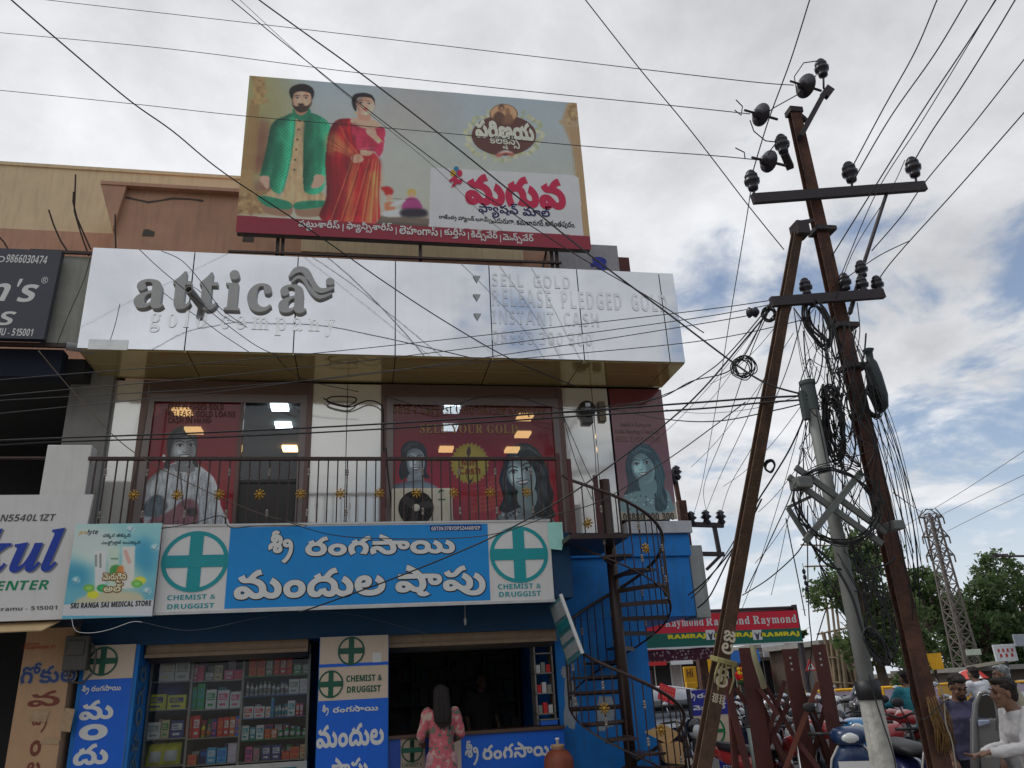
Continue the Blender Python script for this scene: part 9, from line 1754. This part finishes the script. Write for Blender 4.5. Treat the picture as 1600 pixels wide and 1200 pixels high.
def scooter(label,loc,rz,paint,group='parked two wheelers',lean=.0,trim=None):
    t = thing('scooter',label,'scooter',(0,0,0),group);trim = trim or WHITEP
    wheel(t,Vector((.62,0,.24)),.22,.10,False);wheel(t,Vector((-.60,0,.24)),.22,.10,False)
    q = MB();loft(q,((-.92,.06,.72,.05),(-.85,.15,.66,.12),(-.55,.19,.58,.20),(-.2,.17,.50,.18),(.0,.12,.38,.10)));q.build('rear_body',paint,t,smooth=True)
    q = MB();loft(q,((-.75,.11,.84,.03),(-.6,.15,.83,.06),(-.2,.16,.80,.06),(.02,.11,.77,.04)));q.build('seat',BLK,t,smooth=True)
    q = MB();q.box(-.05,.34,-.17,.17,.28,.34);q.build('floorboard',BLK,t,bevel=.015)
    q = MB();sec = [];
    for z,hw,x in ((.30,.12,.40),(.45,.20,.40),(.65,.225,.43),(.80,.19,.46),(.92,.11,.48)):sec.append((z,hw,x))
    vs = [];n = 9
    for z,hw,x in sec:
        for j in range(n):s_ = -1+2*j/(n-1);vs.append((x+.10*(1-s_*s_),hw*s_,z))
    for z,hw,x in sec:
        for j in range(n):s_ = -1+2*j/(n-1);vs.append((x-.05+.08*(1-s_*s_),hw*s_*.93,z))
    N_ = n*len(sec);fs = [(i*n+j,i*n+j+1,(i+1)*n+j+1,(i+1)*n+j) for i in range(len(sec)-1) for j in range(n-1)];fs += [tuple(N_+k for k in f[::-1]) for f in fs]
    fs += [(i*n,(i+1)*n,N_+(i+1)*n,N_+i*n) for i in range(len(sec)-1)]+[((i+1)*n+n-1,i*n+n-1,N_+i*n+n-1,N_+(i+1)*n+n-1) for i in range(len(sec)-1)]+[((len(sec)-1)*n+j,(len(sec)-1)*n+j+1,N_+(len(sec)-1)*n+j+1,N_+(len(sec)-1)*n+j) for j in range(n-1)]
    q.add(vs,fs);q.build('front_apron',paint,t,smooth=True)
    q = MB();q.tube([(x+.01,hw,z) for z,hw,x in sec],.010,5);q.tube([(x+.01,-hw,z) for z,hw,x in sec],.010,5);q.build('edge_trim',trim,t)
    q = MB();loft(q,((.40,.05,.36,.03),(.55,.075,.47,.05),(.72,.075,.45,.06),(.86,.05,.33,.04)));q.build('front_mudguard',paint,t,smooth=True)
    q = MB();loft(q,((.36,.12,1.0,.05),(.46,.17,1.0,.085),(.56,.12,.99,.07),(.60,.06,.98,.04)));q.build('head_cowl',paint,t,smooth=True)
    q = MB();q.ell((.575,0,.985),(.045,.085,.05),0,12,8);q.build('headlight',LENS,t,smooth=True)
    q = MB();q.tube([(.36,-.36,1.02),(.40,-.2,1.02),(.42,0,1.0),(.40,.2,1.02),(.36,.36,1.02)],.016,6);q.build('handlebar',BLK,t,smooth=True)
    for s_ in (-1,1):q = MB();q.tube([(.40,.22*s_,1.03),(.42,.30*s_,1.22)],.007,5);q.ell((.42,.31*s_,1.26),(.02,.065,.045),0,10,7);q.build('mirror',BLK,t,smooth=True)
    q = MB();q.box(.555,.565,-.14,.14,.70,.79);q.build('number_plate',INKW,t);q = MB();q.ell((-.93,0,.72),(.03,.10,.05),0,10,6);q.build('tail_light',RB,t,smooth=True)
    return finish(t,loc,rz,lean)
def motorbike(label,loc,rz,paint,group='parked two wheelers',lean=0.):
    t = thing('motorbike',label,'motorbike',(0,0,0),group)
    wheel(t,Vector((.66,0,.30)),.28,.08);wheel(t,Vector((-.62,0,.30)),.28,.10)
    q = MB();loft(q,((-.02,.05,.80,.05),(.06,.12,.84,.10),(.25,.14,.87,.12),(.42,.07,.86,.08)));q.build('tank',paint,t,smooth=True)
    q = MB();loft(q,((-.86,.05,.86,.03),(-.7,.11,.83,.05),(-.3,.13,.79,.05),(.0,.09,.81,.04)));q.build('seat',BLK,t,smooth=True)
    q = MB();loft(q,((-.9,.05,.76,.05),(-.7,.10,.72,.08),(-.3,.11,.66,.10),(-.1,.08,.6,.1)));q.build('side_panel',paint,t,smooth=True)
    q = MB();q.box(-.14,.22,-.12,.12,.30,.58);q.lathe([(.11,-.14),(.11,.14)],(.0,0,.40),(0,1,0),14);q.build('engine',mat('engine_grey',(.12,.12,.12),rough=.4,metal=.7),t,bevel=.02)
    q = MB();q.tube([(.45,0,.85),(.2,0,.62),(.25,0,.3),(-.3,0,.3),(-.62,0,.3)],.025,6);q.tube([(.45,0,.85),(-.3,0,.70),(-.85,0,.80)],.022,6);q.build('frame',BLK,t)
    q = MB()
    for s_ in (-1,1):q.tube([(.66,.08*s_,.30),(.46,.08*s_,.95)],.022,7)
    q.build('fork',CHROME,t)
    q = MB();loft(q,((.42,.05,.62,.012),(.60,.06,.66,.014),(.80,.06,.60,.014),(.94,.05,.46,.012)));q.build('front_mudguard',paint,t,smooth=True)
    q = MB();q.ell((.58,0,.93),(.08,.10,.10),0,14,9);q.build('headlight',LENS,t,smooth=True);q = MB();loft(q,((.46,.10,1.0,.03),(.56,.13,1.0,.10),(.62,.10,.99,.10)));q.build('visor',paint,t,smooth=True)
    q = MB();q.tube([(.34,-.38,1.04),(.42,-.2,1.06),(.46,0,1.0),(.42,.2,1.06),(.34,.38,1.04)],.014,6);q.build('handlebar',BLK,t,smooth=True)
    for s_ in (-1,1):q = MB();q.tube([(.40,.24*s_,1.06),(.42,.32*s_,1.24)],.007,5);q.ell((.42,.33*s_,1.28),(.02,.07,.045),0,10,7);q.build('mirror',CHROME,t,smooth=True)
    q = MB();q.tube([(.1,-.13,.36),(-.3,-.16,.30),(-.8,-.18,.40)],[.03,.04,.05],8);q.build('exhaust',CHROME,t,smooth=True);q = MB();q.ell((-.92,0,.80),(.03,.07,.04),0,10,6);q.build('tail_light',plain('tail_red',(220,30,50),1.4,rough=.2),t,smooth=True)
    q = MB();q.box(-.955,-.945,-.11,.11,.58,.68);q.build('number_plate',INKW,t)
    return finish(t,loc,rz,lean)
BLUEP = mat('blue_enamel',(.010,.035,.11),rough=.35,coat=.3,var=.08);SKYP = mat('sky_enamel',(.02,.20,.46),rough=.2,coat=.8,var=.08);REDP = mat('red_enamel',(.38,.03,.03),rough=.2,coat=.8,var=.08);BLKP = mat('black_enamel',(.015,.015,.017),rough=.15,coat=.9);GREYE = mat('grey_enamel',(.16,.17,.18),rough=.25,coat=.8);PURP = mat('indigo_enamel',(.03,.035,.14),rough=.2,coat=.8)
gnd = lambda u,v,d:(at(u,v,d).x,at(u,v,d).y,.004)
scooter('dark blue scooter with grey plate, parked between guard frame and grey pole',gnd(1322,1150,9.2),R(-118),BLUEP,lean=.0)
scooter('bright sky blue scooter behind the dark blue one',gnd(1345,1120,10.8),R(-128),SKYP)
scooter('indigo scooter with white edge trim between the grey and rusty poles',gnd(1432,1150,9.6),R(-100),PURP)
motorbike('red motorbike behind the plastered pole foot',gnd(1372,1140,11.2),R(20),REDP)
motorbike('red and chrome motorbike behind the third guard frame post',gnd(1288,1130,10.6),R(-140),REDP)
motorbike('black motorbike behind the middle guard frame post',gnd(1238,1128,11.2),R(-120),BLKP)
motorbike('grey motorbike seen between the first two guard frame posts',gnd(1206,1122,12),R(-105),GREYE)
motorbike('black motorbike parked under the stair beside the cardboard',gnd(1042,1140,12.2),R(-70),BLKP)
motorbike('black motorbike deep behind the stand board',gnd(1180,1112,13.6),R(-100),BLKP)
scooter('grey scooter far behind the guard frame',gnd(1225,1108,15),R(-90),GREYE)
for i,(u,v,d,rz,mm) in enumerate(((1195,1135,10.2,-110,BLKP),(1262,1130,10.0,-125,GREYE),(1218,1140,9.9,-60,REDP),(1150,1120,12.6,-95,BLKP),(1305,1112,13,-120,BLKP))):
    motorbike(('black motorbike close behind the first guard frame post','grey motorbike close behind the middle of the guard frame','red motorbike low behind the crossed braces','black motorbike beside the stand board','black motorbike beyond the third guard frame post')[i],gnd(u,v,d),R(rz),mm)
# riders on the road
def rider(label_b,label_p,u,v,d,rz,paint,shirt,hood=None,**k):
    p = gnd(u,v,d);motorbike(label_b,p,rz,paint,'bikes on the road');c,s_ = math.cos(rz),math.sin(rz)
    return person((p[0]-.28*c,p[1]-.28*s_,-.07),rz-math.pi/2,label_p,h=1.66,shirt=shirt,pants=mat('dark_cloth',(.02,.02,.025),rough=.9),hair=hood or HAIR,group='riders on the road',
        P=dict(hip=(0,-.05,.88),waist=(0,0,1.03),chest=(0,.06,1.24),neck=(0,.09,1.41),head=(0,.12,1.52),shL=(-.19,.07,1.36),elL=(-.27,.22,1.16),wrL=(-.31,.46,1.13),shR=(.19,.07,1.36),elR=(.27,.22,1.16),wrR=(.31,.46,1.13),hpL=(-.11,-.02,.86),knL=(-.2,.38,.76),anL=(-.2,.26,.38),hpR=(.11,-.02,.86),knR=(.2,.38,.76),anR=(.2,.26,.38)),**k)
TEALC = mat('teal_cloth',(.03,.22,.27),rough=.85,bump=1.,bscale=7);WHC = mat('white_cloth',(.62,.64,.68),rough=.85,var=.06);BGC = mat('beige_cloth',(.42,.38,.27),rough=.85,bump=1.,bscale=7);STR = mat('grey_cloth',(.24,.25,.27),rough=.9);GRH = mat('grey_helmet',(.16,.17,.17),rough=.3,coat=.5)
rider('scooter-like red bike carrying the rider in teal','rider in a teal shirt seen from behind, between the grey and rusty poles',1412,1110,15,R(98),REDP,TEALC,build=1.15)
rider('dark bike of the far rider in grey','far rider in a grey striped shirt beyond the plastered pole foot',1346,1100,20,R(95),BLKP,STR,GRH)
rider('dark bike of the rider in white','rider in a white shirt beyond the man in dark blue',1517,1090,17.5,R(100),BLKP,WHC)
rider('dark bike of the rider in beige','rider in a beige shirt and grey helmet beyond the man in white',1552,1090,13.5,R(150),BLKP,BGC,GRH)
# men in the foreground
BLUSH = mat('dark_blue_shirt',(.05,.046,.095),rough=.85,var=.25,scale=5,bump=1.,bscale=7);DKT = mat('navy_trousers',(.012,.014,.022),rough=.9);BRT = mat('brown_trousers',(.12,.085,.07),rough=.9,bump=1.,bscale=7);WSH = mat('white_shirt',(.60,.59,.60),rough=.85,var=.08,scale=5,bump=1.,bscale=6)
DM = 9.0;hz_ = at(1497,1049,DM).z;p = at(1509,1150,DM)
person((p.x,p.y,.0),R(172),'man in a dark blue shirt and navy trousers facing the camera beside the rusty pole',h=hz_/1.0*.985,shirt=BLUSH,pants=DKT,beard=True,head_dir=(.1,.9,-.45),sleeve=.55,build=1.22,fine=True,
       P=dict(head=(.0,.07,1.56),elL=(-.26,.02,1.12),wrL=(-.24,.12,.88),elR=(.27,.02,1.12),wrR=(.24,.1,.88)))
DM2 = 7.6;p = at(1612,1150,DM2);hz2 = at(1573,1060,DM2).z
person((p.x,p.y,0),R(78),'man in a white shirt and brown trousers seen from the side, reaching forward',h=hz2*1.02,shirt=WSH,pants=BRT,sleeve=1.,build=1.12,fine=True,
       P=dict(hip=(0,-.06,.92),waist=(0,-.02,1.07),chest=(0,.05,1.27),neck=(0,.10,1.43),head=(0,.15,1.535),shL=(-.18,.06,1.38),elL=(-.24,.20,1.12),wrL=(-.16,.46,1.10),shR=(.18,.06,1.38),elR=(.25,.10,1.11),wrR=(.2,.36,1.06)))
# silver car door standing open between the two men (its car reaches out of frame)
SILV = mat('silver_paint',(.20,.20,.20),rough=.3,metal=.4,coat=.6,var=.05);CGL = mat('car_glass',(.012,.014,.014),rough=.05,coat=1.0)
DC = 8.3;t = thing('silver_car','silver car with dark windows parked end on between the two men','car',gnd(1560,1180,9.6))
def cpx(u,v,d=DC):return at(u,v,d)
q = MB();arch = [(1524,1215),(1523,1170),(1522,1130),(1525,1100),(1531,1084),(1540,1081),(1548,1084),(1555,1094),(1559,1112),(1560,1140)]
q.tube([cpx(*k) for k in arch],[.036,.036,.03,.024,.02,.018,.018,.018,.018,.018],8);q.build('door_frame',SILV,t,smooth=True)
q = MB();q.prism([cpx(*k) for k in ((1528,1120),(1530,1098),(1535,1087),(1541,1085),(1548,1088),(1554,1098),(1557,1118),(1556,1122))],(.02,.05,0));q.build('window',CGL,t)
q = MB();q.prism([cpx(*k) for k in ((1522,1123),(1562,1123),(1566,1160),(1562,1225),(1538,1225),(1530,1180),(1524,1140))],(.03,.10,0));q.build('door',SILV,t,bevel=.01)
q = MB();q.prism([cpx(*k,8.25) for k in ((1528,1125),(1546,1124),(1549,1131),(1530,1136))],(.05,.1,.0));q.build('mirror',plain('mirror_pale',(150,160,185),1.2,rough=.1,metal=.5),t,bevel=.01)
b0 = cpx(1562,1140,8.6);q = MB();dv = Vector((.75,.66,0));
loft_pts = []
vs = [];n = 12
for s_,hw,z0_,z1_ in ((0,.55,.3,.80),(.3,.7,.25,.9),(1.2,.8,.22,.95),(2.6,.82,.22,.98),(3.6,.8,.25,.95),(4.0,.7,.35,.85)):
    c = Vector((b0.x+.55,b0.y+.2,0))+dv*s_;sd2 = Vector((.66,-.75,0))
    for j in range(n):a_ = 2*math.pi*j/n;ca,sa = math.cos(a_),math.sin(a_);vs.append(c+sd2*hw*math.copysign(abs(ca)**.5,ca)+Vector((0,0,(z0_+z1_)/2+(z1_-z0_)/2*math.copysign(abs(sa)**.6,sa))))
q.add(vs,[(i*n+j,i*n+(j+1) % n,(i+1)*n+(j+1) % n,(i+1)*n+j) for i in range(5) for j in range(n)]+[tuple(range(n-1,-1,-1)),tuple(5*n+j for j in range(n))]);q.build('body',SILV,t,smooth=True)
# white car beyond the stair
WD = 15.5;p = at(1050,1090,WD);t = thing('white_car','white car parked beyond the staircase, half hidden by the stand board','car',(p.x,p.y,0));q = MB();WPA = mat('white_enamel',(.66,.67,.68),rough=.2,coat=.8,var=.04)
loft(q,((-2.0,.7,.62,.22),(-1.85,.8,.66,.30),(-.9,.84,.68,.36),(.6,.84,.68,.36),(1.6,.82,.64,.32),(1.95,.7,.58,.24)));loft(q,((-1.5,.55,1.0,.05),(-1.0,.68,1.20,.25),(-.2,.70,1.24,.28),(.5,.68,1.18,.24),(1.2,.6,.98,.05)),0);body = q.xf(Matrix.Translation(Vector((p.x,p.y,0)))@Matrix.Rotation(R(8),4,'Z')).build('body',WPA,t,smooth=True)
q = MB();loft(q,((-1.38,.70,1.05,.04),(-1.0,.715,1.18,.16),(-.2,.725,1.20,.19),(.45,.715,1.16,.15),(.95,.69,1.04,.04)));q.xf(Matrix.Translation(Vector((p.x,p.y,0)))@Matrix.Rotation(R(8),4,'Z')).build('window',CGL,t,smooth=True)
for sx_ in (-1.25,1.25):
    for sy_ in (-.78,.78):q = MB();q.lathe([(.2,-.1),(.31,-.09),(.32,0),(.31,.09),(.2,.1)],(sx_,sy_,.32),(0,1,0),20);q.xf(Matrix.Translation(Vector((p.x,p.y,0)))@Matrix.Rotation(R(8),4,'Z')).build('wheel',TYRE,t,smooth=True)
q = MB();q.box(p.x-.6,p.x+.2,p.y-3.6,p.y-3.0,0,.95);q.build('blue_barrel',plain('barrel_blue',(20,30,66),1.1,rough=.5),label='dark blue plastic drum below the stair rail',cat='drum',bevel=.06)
# market umbrella
p = at(1516,1054,30);t = thing('market_umbrella','red and white street umbrella beyond the rider in white','umbrella',(p.x,p.y,0));q = MB();n = 8;R_ = .5
for j in range(n):
    a,b_ = 2*math.pi*j/n,2*math.pi*(j+1)/n;top = (p.x,p.y,p.z+.18);A_ = (p.x+R_*math.cos(a),p.y+R_*math.sin(a),p.z-.12);B_ = (p.x+R_*math.cos(b_),p.y+R_*math.sin(b_),p.z-.12);Am = (p.x+R_*.6*math.cos(a),p.y+R_*.6*math.sin(a),p.z+.09);Bm = (p.x+R_*.6*math.cos(b_),p.y+R_*.6*math.sin(b_),p.z+.09)
    q.add([top,Am,Bm,A_,B_],[(0,1,2),(1,3,4,2)],j % 2)
q.build('canopy',[plain('umb_red',(200,70,66),1.3),INKW],t);q = MB();q.tube([(p.x,p.y,0),(p.x,p.y,p.z+.2)],.02,6);q.build('pole',STEEL,t)
